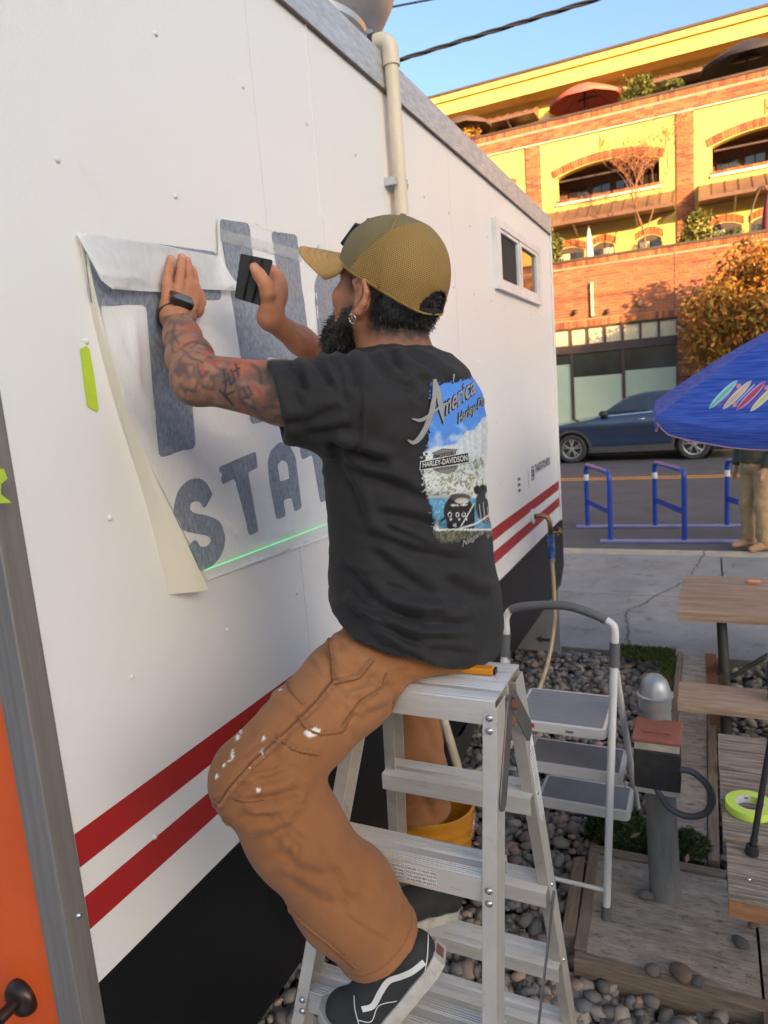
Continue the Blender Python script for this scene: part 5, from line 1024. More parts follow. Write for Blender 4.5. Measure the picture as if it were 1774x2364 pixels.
# hinge plates on the outer right side
def capsule2(a, b, r, n=8):
    a, b = np.array(a), np.array(b); d = (b-a)/np.linalg.norm(b-a); nn = np.array([-d[1], d[0]]); an = math.atan2(d[1], d[0])
    return [tuple(b+r*np.array([math.cos(an-PI/2+PI*i/n), math.sin(an-PI/2+PI*i/n)])) for i in range(n+1)]+[tuple(a+r*np.array([math.cos(an+PI/2+PI*i/n), math.sin(an+PI/2+PI*i/n)])) for i in range(n+1)]
for a, b in (((1.160, 1.478), (fY(1.34)+.030, 1.335)), ((1.185, 1.478), (bY(1.36)-.030, 1.365))):
    q = MB(); q.prism(capsule2(a, b, .0205), (rX(1.4)+.0005, 0, 0), (0, 1, 0), (0, 0, 1), (1, 0, 0), .0032); q.build('hinge_plate', 'hinge_steel', ld, bevel=.0012)
q = MB(); q.lathe([(0, .012), (.007, .011), (.010, .004), (.0105, 0)], (rX(1.45)+.0035, 1.172, 1.475), (1, 0, 0), 16); q.build('hinge_pin', 'rust', ld, smooth=True, angle=40)
q = MB(); q.lathe([(0, .003), (.008, .0025), (.010, 0)], (rX(1.45)+.0036, 1.176, 1.44), (1, 0, 0), 14); q.build('rust_patch', 'rust', ld)
# warning labels
def sticker(name, O, U, V, w, h, lines, parent, pad=.004, size=.0058):
    O, U, V = np.array(O, float), np.array(U, float), np.array(V, float); N = np.cross(U, V); q = MB(); q.prism([(0, 0), (w, 0), (w, h), (0, h)], O, U, V, N, .0004); so_ = q.build(name, 'label_white', parent)
    for i, l in enumerate(lines):
        v, f = text2d(l, size, bold=.00012, font_align='CENTER'); tw = v[:, 0].max()-v[:, 0].min(); sc = min(1., (w-2*pad)/tw); z = h-pad-(i+.8)*(h-2*pad)/len(lines); q = MB(); q.add([O+U*(w/2+a*sc)+V*(z+b)+N*.0007 for a, b in v], f); q.build('lettering', 'label_ink', so_, fix=False)
    q = MB(); fr = .0011
    for (a, b, c, d_) in ((pad*.4, pad*.4, w-pad*.4, pad*.4+fr*.6), (pad*.4, h-pad*.4-fr*.6, w-pad*.4, h-pad*.4), (pad*.4, pad*.4, pad*.4+fr*.6, h-pad*.4), (w-pad*.4-fr*.6, pad*.4, w-pad*.4, h-pad*.4)):
        q.add([O+U*x+V*y+N*.0006 for x, y in ((a, b), (c, b), (c, d_), (a, d_))], [(0, 1, 2, 3)])
    q.build('border', 'label_ink', so_, fix=False); return so_
yl = fY(1.205)+.0025; zl = 1.165
sticker('warning_label', (-.555, yl, zl), (1, 0, 0), (0, 0, 1), .046, .036, ['Do Not Stand On Or', 'Above This Step.', 'YOU CAN LOSE', 'YOUR BALANCE'], ld, .003, .0068)
sticker('warning_label', (-.5085, yl, zl), (1, 0, 0), (0, 0, 1), .064, .036, ['FAILURE TO READ AND', 'FOLLOW INSTRUCTIONS ON', 'THIS LADDER MAY RESULT', 'IN INJURIES OR DEATH.'], ld, .003, .0068)
q = MB(); q.prism([(0, 0), (.026, 0), (.026, .036), (0, .036)], (-.5815, yl, zl), (1, 0, 0), (0, 0, 1), (0, -1, 0), .0004); pl = q.build('warning_label', 'label_white', ld)
q = MB()
for a, b in (((.016, .030), (.014, .022)), ((.014, .022), (.020, .018)), ((.014, .022), (.007, .024)), ((.014, .022), (.012, .013)), ((.012, .013), (.018, .009)), ((.012, .013), (.006, .010)), ((.020, .032), (.022, .004)), ((.024, .032), (.025, .006))):
    q.bar((-.5815+a[0], yl-.0007, zl+a[1]), (-.5815+b[0], yl-.0007, zl+b[1]), .0022, .0004, up=(0, 1, 0))
q.build('falling_figure', 'label_ink', pl)
# instruction label on the outer face of the rear rail
def railpt(z, s): return np.array([rX(z)+.0006, bY(z)-.055*s, z])
q = MB(); q.add([railpt(1.36, .12)+[.0005, 0, 0], railpt(1.36, .12)+[.0005, 0, 0], railpt(1.12, .12)+[.0005, 0, 0], railpt(1.10, .5)+[.0005, 0, 0], railpt(1.12, .80)+[.0005, 0, 0], railpt(1.31, .80)+[.0005, 0, 0]], [(1, 2, 3, 4, 5)]); il = q.build('instruction_label', 'label_white', ld)
q = MB()
for i in range(22):
    z = 1.315-i*.0095; q.add([railpt(z, .2)+[.0012, 0, 0], railpt(z, .72)+[.0012, 0, 0], railpt(z-.0045, .72)+[.0012, 0, 0], railpt(z-.0045, .2)+[.0012, 0, 0]], [(0, 1, 2, 3)])
q.build('printed_lines', mat('label_grey', (.45, .44, .44), rough=.6), il, kind='stuff')
# spreader braces
for xs in (rX, lX):
    q = MB(); zz = .80; q.bar((xs(zz)+(.004 if xs is rX else -.004), bY(.86)-.03, .86), (xs(.5)+(.004 if xs is rX else -.004), fY(.60)+.25, .60), .003, .016); q.bar((xs(zz)+(.004 if xs is rX else -.004), fY(.86)+.03, .86), (xs(.5)+(.004 if xs is rX else -.004), fY(.60)+.26, .60), .003, .016); q.build('spreader_brace', 'hinge_steel', ld)
# snap-off knife lying on the cap
t = thing('utility_knife', 'orange and black snap-off utility knife lying on the ladder cap', 'knife', (-.4, 1.22, 1.522)); ka, kb = np.array(onZ(1040, 1541, 1.531)), np.array(onZ(1141, 1549, 1.531))
q = MB(); q.bar(ka, kb, .020, .013); q.build('handle', mat('knife_orange', (.75, .26, .01), rough=.4), t, bevel=.003); dk = (kb-ka)/np.linalg.norm(kb-ka); q = MB(); q.bar(ka+dk*.01, kb-dk*.045, .012, .0150); q.build('slider', 'label_ink', t, bevel=.002); q = MB(); q.bar(kb+dk*.0005, kb+dk*.004, .018, .010); q.build('end_cap', 'label_ink', t); q = MB(); q.bar(ka-dk*.05, ka+dk*.01, .011, .001); q.build('blade', 'steel', t)

# ================================================================== WHITE STEP STOOL
mat('stool_white', (.66, .66, .665), (.62, .62, .625), rough=.32, scale=5, coat=.2); mat('stool_grey', (.115, .12, .13), rough=.6); mat('pad_grey', (.235, .25, .27), (.21, .225, .245), rough=.7, scale=9)
st = thing('step_stool', 'white three-step folding stool with grey treads and hand rail', 'step stool', (-.6, 2.75, 0))
def nl(z): return np.array([-.842+.105*z, 2.44+.115*z, z])      # near left leg
def nr(z): return np.array([-.358+.040*z, 2.43+.115*z, z])      # near right leg
zt = 1.06; A, B = nl(zt), nr(zt); up = np.array([0, .10, 1.])
pathL = [nl(.0), nl(.5), nl(.95), A]; pathR = [nr(.0), nr(.5), nr(.95), B]
q = MB(); q.tube([nl(z) for z in (.0, .5, 1.0)]+[nl(1.10)], .0145, 14); q.build('near_leg', 'stool_white', st, smooth=True, angle=50); q = MB(); q.tube([nr(z) for z in (.0, .5, 1.0)]+[nr(1.10)], .0145, 14); q.build('near_leg', 'stool_white', st, smooth=True, angle=50)
TL, TR = nl(1.10), nr(1.10); hz = .105
bend = [TL+up*.0, TL+up*.05, TL+up*.085+np.array([.02, 0, 0]), TL*.8+TR*.2+up*hz, TL*.45+TR*.55+up*(hz+.012), TL*.2+TR*.8+up*(hz-.012), TR+up*.06+np.array([-.012, 0, 0]), TR+up*.03, TR]
hp = spline(bend, 6); k1, k2 = 12, 35; q = MB(); q.tube(hp, .0145, 14); q.build('hand_rail', 'stool_white', st, smooth=True, angle=50); q = MB(); q.tube(hp[k1:k2], .0172, 14); q.build('grip', 'stool_grey', st, smooth=True, angle=50)
for P, s in ((nl, -1), (nr, 1)):
    q = MB(); q.tube([P(1.0), P(1.09)], .019, 14); q.tube([P(1.02)+np.array([0, .012, 0]), P(.985)+np.array([0, .035, 0])], .019, 12); q.build('joint_sleeve', 'stool_grey', st, smooth=True, angle=50)
    f0 = P(1.0)+np.array([0, .02, 0]); f1 = np.array([P(0)[0]+(.055 if s > 0 else .0), 3.185, 0.]); q = MB(); q.tube([f0, f1], .0135, 12); q.build('far_leg', 'stool_white', st, smooth=True, angle=50)
    for e, nm in ((P(0), 'foot'), (f1, 'foot')): q = MB(); d = (P(.1)-P(0)) if e is not f1 else (f0-f1)/np.linalg.norm(f0-f1)*.1; q.tube([e-d*.1, e+d*.75], .0185, 14); q.build(nm, 'stool_grey', st, smooth=True, angle=50)
q = MB(); q.tube([nl(.135), nr(.135)], .0085, 10); q.build('cross_bar', 'stool_white', st, smooth=True, angle=50)
def stoolstep(x0, x1, y0, y1, z, h):
    q = MB(); r = .03; base = rounded([(x0, y0), (x1, y0), (x1, y1), (x0, y1)], r, 5); q.prism(base, (0, 0, z-h), (1, 0, 0), (0, 1, 0), (0, 0, 1), h); so = q.build('step', 'stool_white', st, bevel=.006)
    m = .014; n = 44; prof = [(0, -.004)]
    for i in range(n+1): prof.append(((y1-y0-2*m)*i/n, .003 if (i//2) % 2 else .0018))
    prof.append((y1-y0-2*m, -.004)); q = MB(); q.extr(prof, (x0+m, y0+m, z), (x1-m, y0+m, z), (0, 1, 0), (0, 0, 1)); q.build('tread_pad', 'pad_grey', so); return so
s1 = stoolstep(-.735, -.365, 2.62, 2.945, .70, .042); s2 = stoolstep(-.715, -.318, 2.70, 2.915, .475, .045); s3 = stoolstep(-.690, -.303, 2.80, 3.0, .25, .045)
q = MB(); q.box((-.675, 2.6175, .675), (-.645, 2.6195, .692)); q.build('red_badge', mat('badge_red', (.6, .04, .03), rough=.4), s1); q = MB(); q.box((-.52, 2.6175, .672), (-.49, 2.6195, .680)); q.build('maker_mark', 'stool_grey', s1)
for P in (nl, nr): q = MB(); q.tube([P(.70)+np.array([0, .03, .0]), (P(0)[0]+.02, 3.0, .24)], .0035, 6); q.build('stay_rod', 'steel', st)

# ================================================================== BOLLARD with electrical box
bl = thing('bollard', 'grey domed post carrying a black box with red-brown lid', 'bollard', (-.15, 2.61, 0)); bc = np.array([-.155, 2.635]); bt = np.array([-.190, 2.715]); R_ = .057
mat('post_grey', (.20, .205, .21), (.15, .155, .16), rough=.6, scale=8, detail=7, stretch=(4, 4, 1), dirt=((.32, .29, .25), 26, .6, .75), bump=.0015, bscale=60); mat('galv_cap', (.36, .38, .40), (.29, .31, .33), rough=.4, metal=.5, scale=12)
q = MB(); q.tube([(*bc, -.05), (*((bc+bt)/2), .42), (*bt, .79)], [R_+.002, R_, R_], 28); q.build('post', 'post_grey', bl, smooth=True, angle=50)
q = MB(); q.lathe([(R_+.001, .775), (R_+.003, .78), (R_+.003, .82), (R_+.010, .825), (R_+.011, .834), (R_+.003, .838), (R_*.97, .860), (R_*.8, .888), (R_*.5, .907), (0, .914)], (bt[0], bt[1], 0), n=32); q.build('domed_cap', 'galv_cap', bl, smooth=True, angle=40)
bx = onY(1518, 1760, 2.50); X0, X1 = onY(1465, 1760, 2.52)[0], onY(1572, 1760, 2.52)[0]; zb0, zb1 = onY(1520, 1830, 2.52)[2], onY(1520, 1710, 2.52)[2]; yb0, yb1 = 2.50, 2.60
q = MB(); q.box((X0, yb0, zb0+.02), (X1, yb1, zb1-.035)); eb = q.build('electrical_box', mat('wrap_black', (.016, .016, .017), (.03, .03, .03), rough=.75, scale=18, bump=.003, bscale=30), bl, bevel=.006)
q = MB(); q.box((X0+.003, yb0+.004, zb1-.034), (X1-.003, yb1-.002, zb1-.004)); q.build('collar', mat('dirty_cream', (.46, .43, .36), (.34, .31, .25), rough=.8, scale=20), eb); q = MB(); q.box((X0+.006, yb0+.005, zb0), (X1-.004, yb1, zb0+.019)); q.build('base_plate', 'dirty_cream', eb)
q = MB(); q.box((X0-.004, yb0-.004, zb1-.003), (X1+.002, yb1+.07, zb1+.012)); q.build('lid', mat('lid_red', (.30, .10, .065), (.22, .075, .05), rough=.65, scale=14, dirt=((.12, .07, .05), 22, .58, .75)), eb, bevel=.003); q = MB(); q.tube([(X0+.03, yb0+.05, zb1+.012), (X0+.03, yb0+.05, zb1+.018), (X1-.035, yb0+.05, zb1+.018), (X1-.035, yb0+.05, zb1+.012)], .003, 6); q.build('lid_handle', 'lid_red', eb)
hpx = [(1562, 1775), (1600, 1783), (1635, 1815), (1645, 1850), (1628, 1878), (1590, 1885), (1550, 1868), (1525, 1835), (1515, 1815)]
q = MB(); ff = spline([onY(x, y, 2.515-.02*math.sin(i/8*PI)) for i, (x, y) in enumerate(hpx)], 12); q.tube(ff, [.0115+.0012*(i % 2) for i in range(len(ff))], 12); q.build('flexible_conduit', mat('conduit_grey', (.085, .09, .10), rough=.45), bl, smooth=True)
# tufts of green ground cover round the post
def tuft(name, label, c, rx, ry, h, n, seed):
    r = np.random.default_rng(seed); a = r.uniform(0, 2*PI, n); s = np.sqrt(r.random(n)); P = np.stack([c[0]+rx*s*np.cos(a), c[1]+ry*s*np.sin(a), np.full(n, .0)+h*(1-s**2)*r.random(n)], 1)
    t = r.normal(size=(n, 3)); t[:, 2] = np.abs(t[:, 2])*.8+.3; t /= np.linalg.norm(t, axis=1)[:, None]; w = np.cross(t, r.normal(size=(n, 3))); w /= np.linalg.norm(w, axis=1)[:, None]; L = .022*r.uniform(.5, 1.4, n)[:, None]
    V = np.stack([P-w*L*.18, P+w*L*.18, P+t*L], 1).reshape(-1, 3); c_ = np.array([(.045, .085, .02), (.07, .11, .03), (.03, .06, .015), (.10, .12, .04)])[r.integers(0, 4, n)]*r.uniform(.6, 1.2, n)[:, None]
    return link(name, npmesh(name, V, np.arange(3*n).reshape(-1, 3), np.repeat(c_, 3, 0)), MAT['leafcol'], label=label, cat='plant', kind='stuff')
tuft('ground_cover', 'feathery green weeds growing left of the grey post', (-.36, 3.02), .16, .13, .09, 9000, 3); tuft('ground_cover', 'feathery green weeds growing right of the grey post', (-.075, 2.98), .10, .10, .09, 5000, 4)
def leaf(label, px, s, rot, m='dead_leaf', z=.06):
    c = onZ(*px, z); q = MB(); q.add([Vector(c)+Matrix.Rotation(rot, 3, 'Z') @ Vector(p) for p in ((-s, 0, 0), (-.2*s, .4*s, .008), (s, .1*s, .015), (0, -.4*s, .006))], [(0, 1, 2, 3)]); q.build('fallen_leaf', m, label=label, cat='leaf')
mat('dead_leaf', (.34, .19, .09), (.25, .13, .06), rough=.8)
leaf('curled tan leaf on the weeds left of the post', (1468, 1932), .028, .6, z=.09); leaf('curled tan leaf on the weeds right of the post', (1588, 1985), .024, 1.4, z=.07); leaf('pale leaf on the gravel near the pavement', (1452, 1540), .045, .3, z=.03)
# loose stones on the pad
for i, (px, s, lab) in enumerate((((1492, 2070), (.032, .022, .016), 'grey stone beside the foot of the post'), ((1741, 2134), (.030, .018, .012), 'flat grey stone near the pad edge at right'), ((1710, 2180), (.030, .022, .016), 'brown stone on the pad below the flat grey one'), ((1508, 2246), (.026, .024, .018), 'tan stone on the timber edge'), ((1574, 2255), (.040, .034, .024), 'large dark stone on the timber edge'), ((1612, 2270), (.026, .022, .016), 'grey stone right of the large dark stone'))):
    p = onZ(*px, .03); bm = bmesh.new(); bmesh.ops.create_icosphere(bm, subdivisions=3, radius=1.)
    for v in bm.verts: k = 1+.12*math.sin(3*v.co.x+i)*math.cos(2.5*v.co.y+2*i); v.co = Vector((v.co.x*s[0]*k, v.co.y*s[1]*k, v.co.z*s[2]))
    me = bpy.data.meshes.new('stone'); bm.to_mesh(me); bm.free(); o = link('loose_stone', me, mat('stone_%d' % (i % 3), [(.15, .14, .13), (.16, .12, .09), (.10, .10, .095)][i % 3], rough=.8, scale=30, bump=.001), smooth=True, label=lab, cat='stone'); o.location = (p[0], p[1], .025+s[2]*.85); o.rotation_euler = (0, 0, i*1.3)

# ================================================================== BUCKET
bk = thing('bucket', 'orange-yellow plastic bucket under the trailer edge behind the ladder', 'bucket', (-1.02, 2.45, 0)); mat('bucket_orange', (.60, .27, .02), (.52, .22, .02), rough=.4, scale=8, dirt=((.35, .15, .04), 14, .62, .8))
q = MB(); q.lathe([(0, 0), (.125, 0), (.13, .01), (.140, .24), (.155, .245), (.157, .26), (.145, .265), (.146, .285), (.160, .29), (.162, .305), (.147, .31), (.15, .345), (.163, .35), (.165, .37), (.155, .372), (.148, .35), (.13, .02), (0, .02)], (-1.035, 2.45, 0), n=40); q.build('tub', 'bucket_orange', bk, smooth=True, angle=35)
q = MB(); q.tube([(-1.035+.166*math.cos(a), 2.45+.05*math.sin(a*1)-.12*math.sin(a), .33-.16*math.sin(a)) for a in np.linspace(0, PI, 20)], .003, 6); q.build('handle', 'steel', bk, smooth=True)
q = MB(); q.add([(-.86, 1.93, .62), (-.70, 1.95, .60), (-.72, 1.97, .34), (-.87, 1.95, .36)], [(0, 1, 2, 3)])

# ================================================================== PICNIC TABLES
mat('wood_far', (.48, .35, .26), (.29, .19, .125), rough=.85, scale=7, detail=9, stretch=(.6, 7, 7), bump=.004, bscale=16, bstretch=(.5, 9, 9), dirt=((.50, .42, .34), 5, .55, .72))
mat('wood_near', (.38, .30, .245), (.12, .085, .062), rough=.9, scale=16, detail=10, stretch=(.35, 6, 6), bump=.012, bscale=20, bstretch=(.35, 9, 9), dirt=((.46, .39, .33), 12, .54, .70))
mat('wood_edge', (.36, .17, .075), (.24, .11, .05), rough=.85, scale=10, stretch=(1, 6, 6), bump=.003); mat('pipe_black', (.025, .027, .022), (.05, .055, .04), rough=.6, scale=9, dirt=((.14, .14, .10), 14, .6, .75))
def plank(name, x0, x1, y0, y1, z0, z1, m, parent, seed):
    r = random.Random(seed); n = 14; q = MB(); rows = []
    for i in range(n+1):
        x = x0+(x1-x0)*i/n; e = lambda a: r.uniform(-a, a)
        rows.append([(x, y0+e(.002), z0), (x, y0+e(.002), z1-.006+e(.0015)), (x, y0+.006+e(.002), z1+e(.001)), (x, (y0+y1)/2, z1+e(.0015)), (x, y1-.006+e(.002), z1+e(.001)), (x, y1+e(.002), z1-.006), (x, y1, z0)])
    q.grid(rows, wrap=True); q.f += [tuple(range(6, -1, -1)), tuple(n*7+k for k in range(7))]; return q.build(name, m, parent)
ft = thing('picnic_table', 'weathered picnic table with black pipe frame beyond the post', 'picnic table', (.75, 4.4, 0))
for i, (a, c) in enumerate(((4.03, 4.275), (4.285, 4.53), (4.54, 4.80))): plank('table_plank', -.155+.004*i-.006*(i == 1), 1.72, a, c, .695, .75, 'wood_far', ft, i)
plank('bench_plank', -.14, 1.72, 3.50, 3.765, .405, .45, 'wood_far', ft, 7); plank('bench_plank', -.14, 1.72, 5.05, 5.28, .405, .45, 'wood_far', ft, 8)
for x in (.045, 1.5):
    q = MB(); q.tube([(x+.02, 4.15, .69), (x+.035, 4.05, .40), (x+.05, 3.95, -.05)], .027, 12); q.build('leg', 'pipe_black', ft, smooth=True, angle=50); q = MB(); q.tube([(x+.02, 4.65, .69), (x+.035, 4.75, .40), (x+.05, 4.85, -.05)], .027, 12); q.build('leg', 'pipe_black', ft, smooth=True, angle=50)
    q = MB(); q.tube([(x+.03, 3.55, .385), (x+.03, 5.25, .385)], .024, 10); q.build('bench_support', 'pipe_black', ft, smooth=True, angle=50); q = MB(); q.tube([(x+.03, 3.62, .385), (x+.045, 3.62, -.05)], .026, 10); q.build('bench_post', 'pipe_black', ft, smooth=True, angle=50)
q = MB(); q.bar((.02, 4.25, .683), (1.6, 4.25, .683), .04, .022); q.build('top_rail', 'pipe_black', ft); q = MB(); q.tube([(.09, 4.05, .36), (.52, 4.12, .675)], .014, 8); q.build('diagonal_brace', 'pipe_black', ft, smooth=True, angle=50)
q = MB(); q.bar((.01, 4.22, .44), (.035, 4.15, .02), .02, .06, up=(1, 0, 0)); q.build('wooden_wedge', mat('wood_red', (.22, .10, .07), rough=.9), ft)
nt_ = thing('picnic_table', 'near picnic table of grey grained planks carrying the tape roll', 'picnic table', (.9, 2.2, 0))
for i, (a, c) in enumerate(((1.735, 1.965), (1.985, 2.155), (2.162, 2.36), (2.375, 2.62))): plank('table_plank', .032+[.012, .004, .0, -.002][i], 1.85, a, c, .70, .75, 'wood_near', nt_, 20+i)
q = MB(); q.box((.045, 1.733, .695), (1.85, 1.7345, .741)); q.build('sawn_edge', 'wood_edge', nt_)
for x in (.35, 1.5):
    q = MB(); q.tube([(x, 1.9, .69), (x, 1.6, -.05)], .03, 10); q.build('leg', 'pipe_black', nt_, smooth=True, angle=50); q = MB(); q.tube([(x, 2.45, .69), (x, 2.75, -.05)], .03, 10); q.build('leg', 'pipe_black', nt_, smooth=True, angle=50)
q = MB(); q.box((.3, 1.8, .66), (1.55, 2.55, .694)); q.build('frame', 'pipe_black', nt_)
sc_ = onZ(1730, 2028, .752); q = MB(); q.lathe([(0, .0025), (.004, .002), (.0055, 0)], (sc_[0], sc_[1], .7505), n=12); q.build('screw', 'steel', nt_)
# things on the tables
t = thing('tape_roll', 'roll of yellow-green masking tape on the near picnic table', 'tape', (.145, 2.13, .75)); tcx, tcy = onZ(1732, 1872, .75)[:2]; q = MB(); q.lathe([(.040, 0), (.0655, 0), (.0665, .001), (.0665, .023), (.0655, .0245), (.040, .0245)], (tcx, tcy, .7525), n=56); q.build('tape', mat('tape_roll_green', (.55, .74, .10), (.50, .68, .08), rough=.55, scale=12), t, smooth=True, angle=40)
q = MB(); q.lathe([(.0398, 0), (.0398, .0245), (.0375, .0245), (.0375, 0)], (tcx, tcy, .7526), n=48, closed=True); co = q.build('core', mat('core_white', (.62, .62, .64), (.50, .50, .52), rough=.6, scale=50, stretch=(1, 1, 3)), t, smooth=True, angle=40)
q = MB(); q.grid([[(tcx+.0372*math.cos(a), tcy+.0372*math.sin(a), .7526+h) for a in np.linspace(.5, 1.5, 12)] for h in (.004, .0225)]); q.build('green_print', 'tape_green', co, smooth=True)
q = MB(); q.grid([[(tcx+.0371*math.cos(a), tcy+.0371*math.sin(a), .7526+h) for a in np.linspace(1.65, 1.95, 6)] for h in (.013, .018)]); q.build('dark_print', 'ink', co, smooth=True)
t = thing('tripod', 'black tripod leg with rubber foot standing on the near picnic table', 'tripod', (.3, 1.95, .75)); f0 = np.array([*onZ(1736, 1972, .752)[:2], .752]); tp = onY(1790, 1650, f0[1]+.05); ap = f0+(tp-f0)*2.4
for k, ft_ in enumerate((f0, np.array([f0[0]+.62, f0[1]-.05, .752]), np.array([f0[0]+.33, f0[1]+.42, .752]))):
    d = (ap-ft_)/np.linalg.norm(ap-ft_); q = MB(); q.tube([ft_+d*.025, ft_+d*.33, ap], [.008, .008, .0095], 12); lo_ = q.build('leg', 'label_ink', t, smooth=True, angle=50); q = MB(); q.lathe([(0, 0), (.0165, 0), (.018, .004), (.015, .022), (.0155, .026), (.011, .027), (.010, .02), (0, .02)], ft_, d*.6+np.array([0, 0, .4]), 24); q.build('rubber_foot', 'black_rubber', lo_, smooth=True, angle=35); q = MB(); q.tube([ft_+d*.035, ft_+d*.048], .0098, 12); q.build('leg_ring', 'black_rubber', lo_, smooth=True, angle=50)
q = MB(); q.tube([ap, ap+np.array([0, 0, .12])], .014, 12); q.build('column', 'label_ink', t, smooth=True, angle=50); q = MB(); q.box(ap+np.array([-.05, -.04, .12]), ap+np.array([.05, .04, .23])); q.build('laser_level', 'tail_red', t, bevel=.01)
p = onZ(1740, 1345, .752); t = thing('phone', 'small orange phone lying on the far picnic table', 'phone', p); q = MB(); q.prism(rounded([(p[0]-.035, p[1]-.038), (p[0]+.04, p[1]-.045), (p[0]+.045, p[1]+.03), (p[0]-.03, p[1]+.035)], .012), (0, 0, .752), (1, 0, 0), (0, 1, 0), (0, 0, 1), .010); q.build('case', mat('case_orange', (.70, .25, .10), rough=.5), t); q = MB(); q.prism(rounded([(p[0]-.030, p[1]-.033), (p[0]+.035, p[1]-.040), (p[0]+.040, p[1]+.025), (p[0]-.025, p[1]+.030)], .01), (0, 0, .7625), (1, 0, 0), (0, 1, 0), (0, 0, 1), .0008); q.build('back', mat('case_pale', (.75, .42, .25), rough=.4), t)
# blue bottle standing on the bench
p = onZ(1785, 1515, .452); t = thing('bottle', 'dark blue drinks bottle with pale lid on the picnic bench', 'bottle', (p[0], 3.63, .45)); q = MB(); bx_ = onY(1796, 1500, 3.63)[0]; q.lathe([(0, 0), (.036, 0), (.040, .006), (.042, .10), (.044, .19), (.041, .205), (0, .205)], (bx_, 3.63, .452), n=28); q.build('body', mat('bottle_blue', (.012, .045, .12), rough=.35, scale=6), t, smooth=True, angle=40); q = MB(); q.lathe([(.040, .205), (.042, .21), (.040, .245), (.03, .255), (0, .256)], (bx_, 3.63, .452), n=28); q.build('lid', 'core_white', t, smooth=True, angle=40)

# ================================================================== BLUE UMBRELLA with surfboards
ub = thing('umbrella', 'blue umbrella printed with surfboards over the picnic table', 'umbrella', (.65, 3.91, 0)); UC = np.array([.632, 3.923, 1.833]); UR, UT, ua, ub_, uh = .95, 3.610, -.067, .055, .548; n8 = 8
m = bpy.data.materials.new('umbrella_blue'); m.use_nodes = True; _nt3 = m.node_tree; _p = _nt3.nodes['Principled BSDF']; tc = nd(_nt3, 'ShaderNodeTexCoord'); mp = nd(_nt3, 'ShaderNodeMapping'); mp.inputs['Scale'].default_value = (2, 2, 60); _nt3.links.new(tc.outputs['Object'], mp.inputs[0]); nz = nd(_nt3, 'ShaderNodeTexNoise'); nz.inputs['Scale'].default_value = 3; nz.inputs['Detail'].default_value = 6; _nt3.links.new(mp.outputs[0], nz.inputs['Vector']); cr = nd(_nt3, 'ShaderNodeValToRGB'); cr.color_ramp.elements[0].color = (.018, .065, .42, 1); cr.color_ramp.elements[1].color = (.10, .20, .68, 1); cr.color_ramp.elements[0].position = .35; cr.color_ramp.elements[1].position = .75; _nt3.links.new(nz.outputs['Fac'], cr.inputs[0]); _nt3.links.new(cr.outputs[0], _p.inputs['Base Color']); _p.inputs['Roughness'].default_value = .7; _t = nd(_nt3, 'ShaderNodeBsdfTranslucent'); _nt3.links.new(cr.outputs[0], _t.inputs[0]); _ms = nd(_nt3, 'ShaderNodeMixShader'); _ms.inputs[0].default_value = .3; _nt3.links.new(_p.outputs[0], _ms.inputs[1]); _nt3.links.new(_t.outputs[0], _ms.inputs[2]); _nt3.links.new(_ms.outputs[0], _nt3.nodes['Material Output'].inputs[0]); MAT['umbrella_blue'] = m
UA = UC+np.array([-ua*uh, -ub_*uh, uh])
def rimpt(k): t = UT+k*2*PI/n8; dx, dy = UR*math.cos(t), UR*math.sin(t); return UC+np.array([dx, dy, ua*dx+ub_*dy])
def panel_pt(k, s, w):
    """s from apex 0 to rim 1, w across the panel 0..1"""
    e = rimpt(k)*(1-w)+rimpt(k+1)*w; p = UA*(1-s)+e*s; sag = .030*math.sin(PI*w)*s*s; p = p+np.array([0, 0, .045*math.sin(PI*s)-sag]); return p
mat('pink_piping', (.62, .33, .40), rough=.6)
for k in range(n8):
    q = MB(); q.grid([[panel_pt(k, s, w) for w in np.linspace(0, 1, 13)] for s in np.linspace(.02, 1, 15)]); po = q.build('panel', 'umbrella_blue', ub, smooth=True)
    q = MB(); rows = []
    for j, w in enumerate(np.linspace(.0, 1., 21)): p = panel_pt(k, 1, w); o_ = p-UC; o_[2] = 0; o_ /= np.linalg.norm(o_); dl = .072*min(1, (w+.02)*9, (1.02-w)*9)**.5; rows.append([p+o_*.002, p+np.array([0, 0, -dl*.5])+o_*.006*(1+math.sin(9*w)), p+np.array([0, 0, -dl])+o_*.004*math.sin(11*w)])
    q.grid(rows); vo = q.build('valance', 'umbrella_blue', ub, smooth=True); q = MB(); q.tube([r_[2] for r_ in rows], .0028, 6); q.build('piping', 'pink_piping', vo, smooth=True); q = MB(); q.tube([UA-np.array([0, 0, .03]), rimpt(k)-np.array([0, 0, .012])], .006, 6); q.build('rib', 'steel', ub)
    if k == 0: p0 = po
q = MB(); q.tube([(.65, 3.91, .0), UA+np.array([0, 0, .03])], .019, 12); q.build('pole', 'vinyl_white', ub, smooth=True, angle=50); q = MB(); q.lathe([(.25, 0), (.25, .03), (.06, .06), (.03, .2), (0, .2)], (.65, 3.91, 0), n=28); q.build('base', 'pipe_black', ub, smooth=True, angle=40); q = MB(); q.lathe([(.02, 0), (.025, .01), (.012, .05), (0, .055)], UA+np.array([0, 0, .01]), n=12); q.build('finial', 'vinyl_white', ub, smooth=True)
